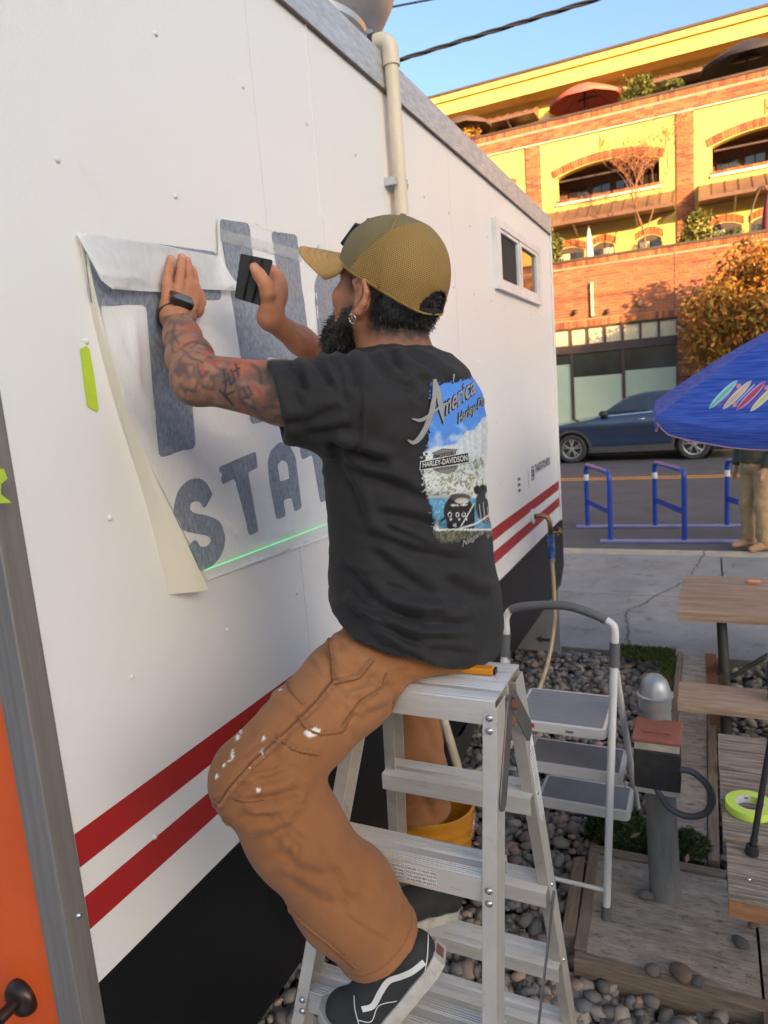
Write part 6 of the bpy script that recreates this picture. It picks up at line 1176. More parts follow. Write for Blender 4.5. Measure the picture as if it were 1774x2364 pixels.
# printed boards: shapes laid on the panel surface via the photo's pixels
NQ = []
_pv = [panel_pt(0, s, w) for s in np.linspace(.05, 1.0, 24) for w in np.linspace(0, 1, 24)]; _pf = [(i*24+j, i*24+j+1, (i+1)*24+j+1, (i+1)*24+j) for i in range(23) for j in range(23)]
BV = BVHTree.FromPolygons([Vector(p) for p in _pv], _pf)
Z4 = lambda X, Y: (1450+.1952*X, 750+.1952*Y)
def boardprint(pts, col, name, off):
    q = MB(); v = []
    for x, y in pts:
        h = BV.ray_cast(Vector(CP), Vector(ray(*Z4(x, y))).normalized())
        if h[0] is None: return
        v.append(h[0]+(Vector(CP)-h[0]).normalized()*off)
    n = len(v); c = sum(v, Vector())/n; q.add([c]+v, [(0, 1+i, 1+(i+1) % n) for i in range(n)]); q.build(name, mat('print_'+name+'_%d' % int(1000*sum(col)), col, rough=.7, scale=9), p0, fix=False)
def board(a, b, w, c1, c2):
    a, b = np.array(a, float), np.array(b, float); d = b-a; nrm = np.array([-d[1], d[0]])/np.linalg.norm(d)
    def outl(w, s0=0., s1=1.): return [tuple(a+d*t+nrm*w*math.sin(PI*t)**.55) for t in np.linspace(s0, s1, 12)]+[tuple(a+d*t-nrm*w*math.sin(PI*t)**.55) for t in np.linspace(s1, s0, 12)]
    boardprint(outl(w+9), (.75, .78, .74), 'board_rim', .002); boardprint(outl(w, .02, .98), c1, 'surfboard', .003); boardprint([tuple(a+d*.06+nrm*3), tuple(a+d*.94+nrm*3), tuple(a+d*.94-nrm*3), tuple(a+d*.06-nrm*3)], c2, 'stringer', .004)
for i, (a, b, c1, c2) in enumerate((((960, 992), (1300, 652), (.22, .66, .56), (.05, .25, .22)), ((1122, 1000), (1465, 658), (.72, .55, .36), (.45, .3, .2)), ((1285, 1010), (1632, 664), (.62, .07, .20), (.25, .02, .08)), ((1450, 1025), (1800, 680), (.72, .68, .30), (.35, .33, .12)))):
    board(a, b, 32, c1, c2)
def paddle(a, b, col, side):
    a, b = np.array(a, float), np.array(b, float); d = b-a; nrm = np.array([-d[1], d[0]])/np.linalg.norm(d); boardprint([tuple(a+nrm*5), tuple(b+nrm*5), tuple(b-nrm*5), tuple(a-nrm*5)], col, 'paddle', .0025); c = b if side else a; e = d/np.linalg.norm(d)*(1 if side else -1); boardprint([tuple(c+e*70*t+nrm*24*math.sin(PI*min(1, t*.9+.1))) for t in np.linspace(0, 1, 7)]+[tuple(c+e*70*t-nrm*24*math.sin(PI*min(1, t*.9+.1))) for t in np.linspace(1, 0, 7)], (.72, .30, .28), 'paddle_blade', .003)
paddle((1075, 965), (1290, 745), (.50, .12, .30), True); paddle((1290, 920), (1500, 702), (.75, .75, .78), False); paddle((1420, 985), (1625, 765), (.45, .10, .30), True)
# ================================================================== THE WORKER sitting on the ladder
man = thing('person', 'bearded person in trucker cap and black shirt sitting on the ladder applying lettering', 'person', (-.53, 1.28, 1.52))
nrm_ = lambda v: np.array(v, float)/np.linalg.norm(v)
hf = nrm_((-.93, .21, .30)); hl = nrm_((-.22, -.975, 0)); hf = nrm_(hf-hl*(hf@hl)); hu = np.cross(hf, hl); HC = np.array([-.578, 1.293, 2.236])
def hp_(f, l, u): return HC+hf*f+hl*l+hu*u
HM = np.stack([hf, hl, hu])
SL = np.array([-.60, 1.125, 2.045]); EL = dep(455, 872, 1.285); WL = dep(404, 728, 1.455)
SR = np.array([-.62, 1.475, 2.03]); ER = dep(800, 862, 1.72); WR = dep(622, 735, 1.53)
# ---------------- skin: one continuous body (head, neck, shoulders, arms, hands)
S = SDF((-1.062, .96, 1.84), (-.44, 1.66, 2.42), .0029)
S.ell(hp_(-.012, 0, .048), (.097, .076, .094), HM, .02)                      # skull
S.ell(hp_(.045, 0, -.015), (.060, .062, .075), HM, .03)                      # face
S.ell(hp_(.070, 0, -.075), (.040, .040, .032), HM, .03)                      # chin
for s in (-1, 1):
    S.cap(hp_(.01, s*.060, -.035), hp_(.065, s*.030, -.085), .018, .018, .03); S.ell(hp_(.075, s*.038, -.005), (.02, .02, .018), HM, .02)
    S.ell(hp_(.088, s*.031, .030), (.014, .017, .012), HM, .006, 'd'); S.ell(hp_(.079, s*.031, .030), (.012, .012, .012), HM, .003)   # eye socket and eyeball
    S.cap(hp_(.091, s*.012, .046), hp_(.086, s*.050, .046), .008, .006, .012)  # brow
    # ear: rim, lobe and hollow
    ear = [(.010, .020), (.016, .034), (.004, .043), (-.014, .038), (-.021, .020), (-.018, 0), (-.008, -.018), (.002, -.024)]
    E3 = [hp_(a*1.1-.004, s*(.077+.016*(1 if a < 0 else .3)), b-.004) for a, b in ear]; S.chain(E3, [.0045, .0048, .005, .0052, .0052, .0055, .0065, .0075], .004)
    S.ell(hp_(-.006, s*.077, .008), (.018, .007, .028), HM, .006); S.ell(hp_(.004, s*.087, .004), (.009, .009, .014), HM, .004, 'd'); S.chain([hp_(-.012, s*.088, .028), hp_(-.013, s*.089, .008), hp_(-.004, s*.086, -.010)], [.0028, .0030, .003], .003)
S.cap(hp_(.098, 0, .040), hp_(.118, 0, .000), .009, .0115, .012); S.ell(hp_(.110, 0, -.008), (.014, .018, .010), HM, .01)              # nose
S.cap(hp_(.096, -.02, -.040), hp_(.096, .02, -.040), .008, .008, .012); S.cap(hp_(.094, -.018, -.055), hp_(.094, .018, -.055), .009, .009, .010)   # lips
S.chain([hp_(-.03, 0, -.02), hp_(-.05, 0, -.10), np.array([-.555, 1.30, 2.06])], [.062, .060, .075], .04)                                       # neck
S.cap((-.56, 1.30, 2.03), (-.58, 1.29, 1.86), .11, .11, .05)
for s_, e_, w_ in ((SL, EL, WL), (SR, ER, WR)):
    S.cap((-.57, 1.30, 2.03), s_, .07, .06, .04); m1 = (s_+e_)/2; S.chain([s_, s_*.6+e_*.4, e_], [.056, .054, .044], .03)
    d = (w_-e_); S.chain([e_, e_+d*.28, e_+d*.62, w_], [.039, .0425, .0345, .0275] if s_ is SL else [.038, .037, .030, .0235], .02)
S.ell(EL+np.array([.0, -.008, -.012]), (.033, .033, .033), k=.03)
# left hand flat on the film: palm, four fingers, thumb
def wl(x, y, off): return onX(x, y, WX+off+.004)
Z3p = lambda X, Y: (100+.4337*X, 450+.4337*Y)
S.chain([WL, wl(*Z3p(735, 640), .036)], [.030, .032], .02)
for (k0, k1, r0) in (((665, 610), (664, 478), .0135), ((700, 590), (720, 462), .014), ((740, 590), (768, 466), .014), ((780, 600), (802, 482), .013)): S.cap(wl(*Z3p(*k0), .028), wl(*Z3p(*k1), .026), r0+.003, r0-.002, .012)
S.ell(wl(*Z3p(815, 570), .020), (.016, .018, .034), k=.02)
FL = [[(656, 478, .026), (664, 425, .025), (674, 378, .018), (680, 336, .012)], [(722, 455, .027), (730, 405, .027), (736, 360, .019), (739, 328, .012)], [(772, 465, .026), (772, 415, .026), (770, 375, .019), (769, 345, .012)], [(808, 480, .024), (806, 445, .023), (801, 415, .017), (797, 392, .012)]]
for i, fg in enumerate(FL):
    rr = [(.0105, .0098, .0092, .0080), (.0108, .0100, .0093, .0082), (.0100, .0094, .0088, .0078), (.0092, .0086, .0081, .0072)][i]; S.chain([wl(*Z3p(a, b), o) for a, b, o in fg], rr, .0025)
S.chain([wl(*Z3p(820, 610), .020), wl(*Z3p(838, 570), .014), wl(*Z3p(836, 535), .011), wl(*Z3p(828, 512), .010)], [.014, .0115, .010, .0085], .006)   # thumb on the far side
# right hand gripping the squeegee: thumb in front, fingers behind
DR = 1.50
def dr(X, Y, d=0.): return dep(*Z3p(X, Y), DR+d)
S.chain([WR, dr(1212, 640, .03), dr(1228, 560, .035)], [.0235, .024, .025], .015)
S.cap(dr(1215, 600, .025), dr(1250, 500, .045), .019, .018, .015); S.cap(dr(1200, 590, .008), dr(1196, 520, -.006), .017, .015, .012)
S.chain([dr(1195, 520, -.012), dr(1180, 470, -.020), dr(1150, 425, -.022), dr(1124, 385, -.020)], [.0165, .0135, .0125, .0105], .01)              # thumb
for i, (b, m, e, t_) in enumerate((((1245, 440), (1215, 400), (1160, 405), (1110, 425)), ((1258, 475), (1235, 440), (1170, 450), (1110, 470)), ((1262, 515), (1240, 490), (1170, 500), (1115, 515)), ((1258, 555), (1235, 540), (1180, 548), (1130, 560)))):
    r0 = [.0115, .0118, .0112, .0098][i]; S.chain([dr(*b, .045), dr(*m, .050), dr(*e, .034), dr(*t_, .030)], [r0+.002, r0, r0-.001, r0-.002], .006); S.cap(dr(1228, 560, .035), dr(*b, .045), .018, r0+.003, .012)
V, F = S.mesh(); V = relax(V, F, 1, .45); N = vnormals(V, F)
# skin detail: knuckle creases, veins and tattoo colours
Q = proj(V); loc = (V-HC) @ HM.T
nz1 = smooth_noise(V, 28, 2); nz2 = smooth_noise(V, 90, 3); nz3 = smooth_noise(V, 14, 6)
col = np.tile(np.array([.50, .215, .115]), (len(V), 1))*(0.86+.28*nz3)[:, None]; col[:, 0] *= 1+.10*(nz1-.5); col *= (1+.10*(nz2-.5))[:, None]
isR = V[:, 1] > 1.22+.35*np.clip((-.72-V[:, 0]), 0, 1)
ab, at_ = segdist(V, [SL, EL, WL]); arm = (ab < .075) & (V[:, 2] < 2.262+.2*(V[:, 1]-1.21)) & (V[:, 0] < -.60) & (V[:, 1] < 1.26)
wr = np.clip((np.linalg.norm(V-WL, axis=1)-.012)/.05, 0, 1)
ink = np.clip((smooth_noise(V, 34, 11, 4)-.42)*6, 0, 1)*.75+np.clip((.05-np.abs(smooth_noise(V, 22, 15, 3)-.5))*26, 0, 1)*.8; ink = np.clip(ink, 0, 1)*wr*arm
base_t = np.array([.20, .115, .085]); col[arm] = col[arm]*.42+base_t*.58
col = col*(1-.72*ink[:, None])+np.array([.045, .042, .045])*(.72*ink[:, None])
redm = np.clip((smooth_noise(V, 17, 23, 2)-.60)*9, 0, 1)*arm*np.clip((np.linalg.norm(V-WL, axis=1)-.07)/.05, 0, 1); col = col*(1-.6*redm[:, None])+np.array([.42, .10, .05])*(.6*redm[:, None])
def stroke(pts, w, c, a=.8, px=True):
    d, _ = segdist(Q, pts); m = np.clip(1.5-d/w, 0, 1)*a*arm; col[:] = col*(1-m[:, None])+np.array(c)*m[:, None]
def z3(*pp): return [Z3p(*p) for p in pp]
for pts in (z3((960, 930), (975, 1000), (965, 1060), (1005, 1110)), z3((985, 950), (1000, 1010)), z3((1000, 930), (1020, 990), (995, 1010)), z3((1025, 900), (1040, 960)), z3((955, 1000), (990, 980)), z3((940, 1040), (1010, 1120)), z3((1015, 940), (1045, 920)), z3((975, 1065), (1015, 1045))): stroke(pts, 2.6, (.03, .028, .03), .9)
for pts in (z3((1065, 1030), (1090, 1080)), z3((1090, 1020), (1110, 1060), (1075, 1075)), z3((1060, 1100), (1130, 1140)), z3((1110, 900), (1150, 930), (1160, 1000))): stroke(pts, 4., (.05, .04, .04), .7)
for pts in (z3((850, 850), (900, 830), (955, 855)), z3((870, 880), (915, 900), (950, 880)), z3((1110, 1010), (1150, 1040), (1165, 1110)), z3((1060, 1150), (1130, 1180)), z3((840, 900), (860, 960))): stroke(pts, 4.5, (.40, .075, .045), .75)
for pts in (z3((740, 820), (790, 870), (850, 890)), z3((750, 800), (800, 780), (870, 800), (900, 830)), z3((700, 690), (690, 740), (720, 790)), z3((820, 900), (840, 970), (880, 940))): stroke(pts, 3., (.06, .05, .05), .7)
# face: stubble towards sideburns and cheeks, warmer ear
hd = np.linalg.norm(V-HC, axis=1) < .17
stb = hd*np.clip((.062-loc[:, 0])/.03, 0, 1)*np.clip((loc[:, 0]+.012-.25*np.abs(loc[:, 2]-.02))/.02, 0, 1)*(np.abs(loc[:, 1]) > .035)*(np.abs(loc[:, 1]) < .078)*np.clip((.075-loc[:, 2])/.02, 0, 1)*(loc[:, 2] > -.075)
stb *= np.clip(.35+.9*np.abs(loc[:, 2]-.0)/.05, 0, 1)
stb = np.clip(stb*1.1, 0, .92)*(.75+.5*nz2); stb = np.clip(stb, 0, .93); col = col*(1-stb[:, None])+np.array([.022, .016, .013])*stb[:, None]
nape = hd*(np.abs(loc[:, 1]) < .079)*np.clip((-loc[:, 0]-.005)/.025, 0, 1)*np.clip((loc[:, 2]+.085)/.04, 0, 1); nape = np.clip(nape*(.6+.8*nz2), 0, .95); col = col*(1-nape[:, None])+np.array([.014, .012, .012])*nape[:, None]
lash = hd*np.clip(1-np.abs(loc[:, 2]-.040)/.004, 0, 1)*np.clip(1-np.abs(np.abs(loc[:, 1])-.032)/.02, 0, 1)*(loc[:, 0] > .06); col = col*(1-.9*lash[:, None])
hair_brow = hd*np.clip(1-np.abs(loc[:, 2]-.050)/.006, 0, 1)*(loc[:, 0] > .06)*(np.abs(loc[:, 1]) > .008)*(np.abs(loc[:, 1]) < .055); col = col*(1-.85*hair_brow[:, None])
# finger joints: creases and nails
disp = np.zeros(len(V)); hand = (np.abs(V[:, 0]-WX) < .07) & (V[:, 2] > 2.27)
for i, fg in enumerate(FL):
    for j in (1, 2):
        a, b, o = fg[j]; c3 = wl(*Z3p(a, b), o); dd = np.linalg.norm(V-c3, axis=1); u_ = np.abs(((V-c3)@nrm_(wl(*Z3p(fg[j+1][0], fg[j+1][1]), fg[j+1][2])-c3)))
        disp -= .0011*np.exp(-(u_/.0016)**2)*(dd < .018)*hand; disp += .0010*np.exp(-(dd/.010)**2)*hand; col *= (1-.16*np.exp(-(u_/.002)**2)*(dd < .016)*hand)[:, None]
    a, b, o = fg[3]; c3 = wl(*Z3p(a, b), o)+np.array([.0075, -.003, .0015]); nl_ = np.clip(1.6-np.linalg.norm((V-c3)/np.array([.006, .0055, .0075]), axis=1), 0, 1)*hand; nl_ = np.clip(nl_*2, 0, 1); col = col*(1-.55*nl_[:, None])+np.array([.62, .36, .27])*(.55*nl_[:, None]); disp -= .0006*nl_
c3 = dr(1124, 388, -.029); nl_ = np.clip(1.6-np.linalg.norm((V-c3)/np.array([.008, .008, .008]), axis=1), 0, 1); col = col*(1-.5*nl_[:, None])+np.array([.62, .36, .27])*(.5*nl_[:, None])
for kp in ((668, 468), (724, 455), (775, 462), (808, 478)): c3 = wl(*Z3p(*kp), .036); disp += .0020*np.exp(-(np.linalg.norm(V-c3, axis=1)/.011)**2)
for vp_ in (z3((690, 600), (715, 540), (725, 480)), z3((760, 600), (765, 540), (772, 490))): d_, _ = segdist(Q, vp_); disp += .0009*np.exp(-(d_/4.)**2)*hand
V = V+N*disp[:, None]
link('body', npmesh('body', V, F, col), matcol('skin', .52, .35, bump=.0006, bscale=420, sss=.12), man, smooth=True)

# ---------------- shirt
def fold(Q, N, pts, depth, w, facing=True):
    """crease given as a photo polyline: valley with a raised lip on one side"""
    d, t = segdist(Q, pts); e = np.clip(np.minimum(t, 1-t)*6, 0, 1); P0 = np.array(pts[0]); best = np.zeros(len(Q)); sg = np.zeros(len(Q))
    for i in range(len(pts)-1):
        a, b = np.array(pts[i], float), np.array(pts[i+1], float); L = b-a; tt = np.clip((Q-a)@L/(L@L), 0, 1); r = Q-a-tt[:, None]*L; dd = np.linalg.norm(r, axis=1); cr_ = (L[0]*r[:, 1]-L[1]*r[:, 0])/np.linalg.norm(L); m = dd <= d+1e-6; sg[m] = cr_[m]
    return depth*e*(-np.exp(-(sg/w)**2)*(d < 3*w)+.75*np.exp(-((sg+1.9*w)/(1.5*w))**2)*(d < 4.5*w))
h_ = .0048
KL = dep(588, 1798, 1.15); AL = dep(874, 2168, 1.27); HL = np.array([-.555, 1.185, 1.575]); HR = np.array([-.56, 1.37, 1.575]); HA, HB, HZ = -.44, -.20, 1.612
HEMN = np.array([HA, HB, -1.]); HEMP = np.array([-.6, 1.2, HZ])
S = SDF((-.86, .98, 1.47), (-.34, 1.62, 2.20), h_)
rt = -.2
S.stack([(1.46, -.535, 1.27, .125, .175, rt), (1.51, -.538, 1.272, .144, .194, rt), (1.56, -.545, 1.272, .164, .210, rt), (1.63, -.549, 1.275, .168, .207, rt), (1.70, -.550, 1.277, .157, .196, rt), (1.78, -.550, 1.28, .147, .190, rt), (1.90, -.552, 1.285, .146, .192, rt), (1.98, -.552, 1.29, .150, .200, rt), (2.04, -.550, 1.295, .142, .19, rt), (2.09, -.545, 1.298, .115, .15, rt), (2.12, -.545, 1.30, .085, .11, rt)], .03)
S.chain([HL+np.array([.03, 0, .02]), HL*.6+KL*.4+np.array([0, 0, .004])], [.115, .100], .05)
S.cap((-.53, 1.30, 2.06), hp_(-.05, 0, -.105), .088, .072, .04)
so = dep(636, 928, 1.225); sd_ = nrm_(so-SL)
S.chain([(-.56, 1.20, 2.03), SL+np.array([.0, .0, -.004]), so+sd_*.03], [.092, .082, .070], .045)
sr_ = SR*.55+ER*.45; S.chain([(-.56, 1.40, 2.02), SR, sr_], [.10, .088, .075], .05)
S.cap(so-sd_*.05, so+sd_*.08, .058, .058, .004, mode='d'); n_cut = nrm_(sd_+np.array([-.05, 0, -.22])); S.plane(so, n_cut, .004, so-.16, so+.16)
dR = nrm_(ER-SR); S.plane(sr_, dR, .004, sr_-.12, sr_+.12)
S.plane(HEMP, HEMN, .006); S.stack([(1.44, -.546, 1.27, .160, .194, rt), (1.60, -.560, 1.272, .160, .190, rt)], .004, 'd') if False else None
S.ell(hp_(-.045, 0, -.085), (.058, .062, .075), HM, .006, 'd')
V, F = S.mesh(); V = relax(V, F, 2, .5); N = vnormals(V, F); Q = proj(V); cam_f = ((CP-V)*N).sum(1) > 0
disp = (smooth_noise(V, 9, 31, 3)-.5)*.010+(smooth_noise(V*np.array([1, 1, 2.2]), 16, 33, 2)-.5)*.005
FO = [([(829, 850), (834, 930), (832, 1000), (812, 1070)], .0030, 4), ([(850, 812), (900, 872), (965, 905)], .006, 12), ([(880, 812), (955, 862), (1010, 885)], .006, 12), ([(925, 815), (1000, 850), (1060, 895)], .005, 12),
      ([(790, 805), (812, 850), (818, 905)], .006, 12), ([(720, 822), (742, 850), (760, 900)], .005, 11), ([(668, 835), (682, 858), (700, 900)], .005, 10), ([(755, 812), (785, 860), (800, 940)], .004, 10),
      ([(752, 1028), (815, 1045), (905, 1075)], .010, 13), ([(756, 1036), (840, 1100), (955, 1130)], .007, 14), ([(760, 1048), (815, 1140), (850, 1240)], .005, 14), ([(700, 1005), (760, 1000), (815, 985)], .005, 12), ([(640, 985), (720, 975), (790, 935)], .004, 14),
      ([(860, 1185), (960, 1200), (1070, 1235)], .005, 13), ([(812, 1225), (950, 1270), (1090, 1300)], .005, 14), ([(880, 1120), (980, 1150), (1080, 1160)], .004, 13), ([(845, 1260), (930, 1330), (1020, 1390)], .005, 15),
      ([(790, 1300), (880, 1395), (980, 1440), (1110, 1440)], .009, 14), ([(782, 1392), (850, 1440), (960, 1476), (1100, 1478)], .010, 13), ([(835, 1398), (930, 1425), (1060, 1420)], .006, 12), ([(795, 1418), (880, 1490), (1000, 1540)], .007, 13), ([(1020, 1330), (1090, 1370), (1140, 1380)], .006, 14), ([(900, 1465), (1000, 1500), (1100, 1510)], .006, 11), ([(800, 1345), (840, 1400), (900, 1440)], .005, 11)]
FO = [(p_, d_*1.7, w_*.9) for p_, d_, w_ in FO]
rc = random.Random(9)
for (cx_, cy_), ang, n_, spread, ln_ in (((800, 1090), .5, 8, 50, 110), ((900, 1300), .45, 10, 90, 130), ((920, 1450), .3, 12, 80, 130), ((1050, 1420), 2.9, 7, 50, 80), ((730, 900), 1.2, 8, 60, 80), ((920, 880), .7, 6, 50, 90)):
    for _ in range(n_):
        x_, y_ = cx_+rc.uniform(-spread, spread), cy_+rc.uniform(-spread, spread)*.8; a_r = ang+rc.uniform(-.3, .3); l_ = ln_*rc.uniform(.5, 1.1)
        FO.append(([(x_-math.cos(a_r)*l_/2, y_-math.sin(a_r)*l_/2), (x_+rc.uniform(-8, 8), y_+rc.uniform(-8, 8)), (x_+math.cos(a_r)*l_/2, y_+math.sin(a_r)*l_/2)], rc.uniform(.0015, .004), rc.uniform(6, 10)))
for pts, d_, w in FO: disp += np.where(cam_f, 1, .4)*fold(Q, N, pts, d_, w)
# hem and cuff stitching
dh = (V-HEMP)@nrm_(HEMN); disp -= .0016*np.exp(-((dh+.022)/.0022)**2); dc = (V-so)@n_cut; near = np.linalg.norm(V-so, axis=1) < .13; disp -= .0014*np.exp(-((dc+.020)/.002)**2)*near
V = V+N*disp[:, None]
SHV, SHF = V, F
link('shirt', npmesh('shirt', V, F), mat('shirt_black', (.0155, .0145, .015), (.020, .0188, .0192), rough=.76, scale=22, sheen=.05, spec=.32, bump=.0005, bscale=700), man, smooth=True)

# ---------------- trousers
KL = dep(588, 1798, 1.15); AL = dep(874, 2168, 1.27); KR = dep(930, 1545, 1.80); AR = dep(1003, 2030, 1.86)
S = SDF((-.98, .74, .96), (-.36, 1.84, 1.70), .0040)
S.ell((-.55, 1.275, 1.575), (.135, .165, .075), k=.05); S.cap((-.555, 1.195, 1.575), (-.455, 1.185, 1.560), .085, .048, .04)
HL = np.array([-.555, 1.185, 1.575]); HR = np.array([-.56, 1.37, 1.575])
S.chain([HL, HL*.62+KL*.38+np.array([0, 0, .004]), HL*.3+KL*.7+np.array([0, 0, .002]), KL], [.090, .081, .070, .067], .05)
dK = AL-KL; S.chain([KL, KL+dK*.30, KL+dK*.70, AL+dK*.02], [.067, .077, .084, .081], .04)
S.chain([HR, HR*.5+KR*.5, KR], [.10, .09, .078], .06); dR2 = AR-KR; S.chain([KR, KR+dR2*.5, AR], [.074, .072, .076], .04)
sn = nrm_(dK); S.cap(AL-sn*.04, AL+sn*.10, .074, .074, .003, mode='d'); cutn = nrm_(sn+.1*np.array([0, 0, -1])); S.plane(AL+sn*.0, cutn, .004, AL-.2, AL+.2)
S.cap(AR-nrm_(dR2)*.03, AR+nrm_(dR2)*.1, .06, .06, .003, mode='d'); S.plane(AR, nrm_(dR2), .004, AR-.15, AR+.15)
S.plane((0, 0, 1.5235), (0, 0, -1), .012, (-.604, 1.075, 1.30), (-.335, 1.262, 1.53))
V, F = S.mesh(); V = relax(V, F, 2, .5); N = vnormals(V, F); Q = proj(V); fc_ = ((CP-V)*N).sum(1) > 0; left = segdist(V, [HL, KL, AL])[0] < .14
disp = (smooth_noise(V, 10, 41, 3)-.5)*.010+(smooth_noise(V, 26, 43, 2)-.5)*.004
PF = [([(700, 1822), (640, 1846), (560, 1852)], .013, 11), ([(682, 1788), (600, 1806), (535, 1822)], .008, 11), ([(690, 1850), (620, 1885), (545, 1895)], .009, 12), ([(665, 1760), (600, 1775), (545, 1790)], .006, 10), ([(705, 1875), (640, 1930), (560, 1950)], .007, 13),
      ([(700, 1905), (680, 1960), (620, 2010)], .006, 14), ([(830, 1660), (890, 1640), (960, 1600)], .006, 12), ([(770, 1520), (840, 1550), (900, 1600)], .006, 13), ([(600, 1610), (660, 1640), (700, 1680)], .005, 13), ([(620, 1950), (700, 2010), (780, 2030)], .006, 14), ([(640, 2010), (740, 2080), (820, 2090)], .005, 15), ([(760, 1980), (800, 2060), (850, 2110)], .005, 14), ([(720, 1950), (780, 2040), (800, 2130)], .004, 13), ([(740, 1470), (760, 1530), (765, 1570)], .008, 10), ([(860, 1560), (900, 1590), (930, 1640)], .004, 11),
      ([(955, 1640), (990, 1690), (1000, 1740)], .006, 12), ([(930, 1880), (990, 1860), (1030, 1850)], .006, 12), ([(940, 1800), (980, 1840), (1000, 1900)], .006, 12), ([(560, 1680), (620, 1720), (650, 1770)], .004, 12)]
rc = random.Random(5)
for (cx_, cy_), ang, n_, spread, ln_ in (((650, 1830), 2.9, 12, 60, 90), ((880, 1600), 2.6, 9, 60, 80), ((780, 1620), .75, 7, 60, 90), ((700, 1960), .8, 3, 60, 150), ((800, 2110), .6, 3, 60, 140), ((600, 1700), 2.3, 6, 60, 70), ((770, 1520), .9, 6, 40, 70)):
    for _ in range(n_):
        x_, y_ = cx_+rc.uniform(-spread, spread), cy_+rc.uniform(-spread, spread); a_r = ang+rc.uniform(-.35, .35); l_ = ln_*rc.uniform(.5, 1.1); b_r = rc.uniform(-.25, .25)*l_
        PF.append(([(x_-math.cos(a_r)*l_/2, y_-math.sin(a_r)*l_/2), (x_-math.sin(a_r)*b_r*.5, y_+math.cos(a_r)*b_r*.5), (x_+math.cos(a_r)*l_/2, y_+math.sin(a_r)*l_/2)], rc.uniform(.0012, .0036), rc.uniform(5, 9)))
for pts, d_, w in PF: disp += np.where(fc_, 1, .3)*fold(Q, N, pts, d_, w)
base = np.array([.30, .122, .047]); nzA = smooth_noise(V, 7, 51, 4); nzB = smooth_noise(V, 40, 53, 3); col = np.tile(base, (len(V), 1))*(.78+.34*nzA+.16*(nzB-.5))[:, None]
fade = np.clip((smooth_noise(V, 5, 57, 2)-.45)*3, 0, 1); col = col*(1-.22*fade[:, None])+np.array([.42, .21, .10])*(.22*fade[:, None])
seams = [([(772, 1575), (735, 1622), (690, 1668), (640, 1715), (585, 1765), (540, 1815), (515, 1850), (508, 1862)], 5.), ([(508, 1862), (492, 1850), (490, 1875), (500, 1895), (520, 1895), (545, 1960), (600, 2040), (690, 2125), (770, 2190), (820, 2235)], 3.), ([(745, 1440), (758, 1470), (765, 1510), (768, 1555), (772, 1575)], 3.), ([(772, 1575), (800, 1570), (830, 1560), (858, 1525)], 4.), ([(895, 1555), (880, 1590), (835, 1620), (812, 1650), (795, 1675)], 3.5), ([(690, 1655), (708, 1680), (740, 1694), (790, 1688), (800, 1668)], 3.), ([(640, 1700), (680, 1730), (735, 1742)], 3.), ([(662, 1560), (672, 1595), (700, 1625)], 2.5), ([(530, 1840), (570, 1850), (610, 1845)], 3.), ([(980, 1583), (1010, 1602), (1030, 1590)], 3.)]
for pts, w in seams:
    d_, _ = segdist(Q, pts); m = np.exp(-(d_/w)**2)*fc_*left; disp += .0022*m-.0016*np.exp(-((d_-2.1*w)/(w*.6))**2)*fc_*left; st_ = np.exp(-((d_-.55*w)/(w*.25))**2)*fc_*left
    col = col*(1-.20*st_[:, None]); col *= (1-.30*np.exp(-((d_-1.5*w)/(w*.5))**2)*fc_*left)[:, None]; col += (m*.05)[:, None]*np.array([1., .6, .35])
dcu = (V-AL)@cutn; nearc = np.linalg.norm(V-AL, axis=1) < .16; disp -= .0022*np.exp(-((dcu+.022)/.0025)**2)*nearc; col *= (1-.25*np.exp(-((dcu+.022)/.002)**2)*nearc)[:, None]; disp += .002*np.exp(-((dcu+.004)/.004)**2)*nearc
def splat(px, r, seed):
    d_ = np.linalg.norm((Q-np.array(px))/np.array(r), axis=1)+(smooth_noise(V, 130, seed)-.5)*1.2; m = np.clip((1.-d_)*5, 0, 1)*fc_*left; col[:] = col*(1-m[:, None])+np.array([.76, .73, .68])*m[:, None]; return .0012*m
for i, (px, r) in enumerate((((716, 1692), (20, 9)), ((730, 1686), (12, 7)), ((548, 1702), (4, 7)), ((556, 1690), (3, 6)), ((536, 1744), (4, 12)), ((528, 1756), (4, 5)), ((498, 1793), (3.5, 7)), ((606, 1740), (2.5, 11)), ((609, 1705), (2.5, 10)), ((595, 1823), (6, 4.5)), ((516, 1768), (2.5, 5)), ((935, 1615), (3, 13)), ((660, 1572), (3, 4)), ((650, 1596), (3, 3)), ((576, 1775), (2, 7)))): disp += splat(px, r, 60+i)
V = V+N*disp[:, None]
tro = link('trousers', npmesh('trousers', V, F, np.clip(col, 0, 1)), matcol('duck_canvas', .85, .2, bump=.0009, bscale=520, sheen=.1), man, smooth=True)
TB = BVHTree.FromPolygons([Vector(p) for p in V], F.tolist())
def on_surf(B_, px, off):
    h = B_.ray_cast(Vector(CP), Vector(ray(*px)).normalized())
    return None if h[0] is None else h[0]+(h[1] if h[1].dot(Vector(CP)-h[0]) > 0 else -h[1])*off
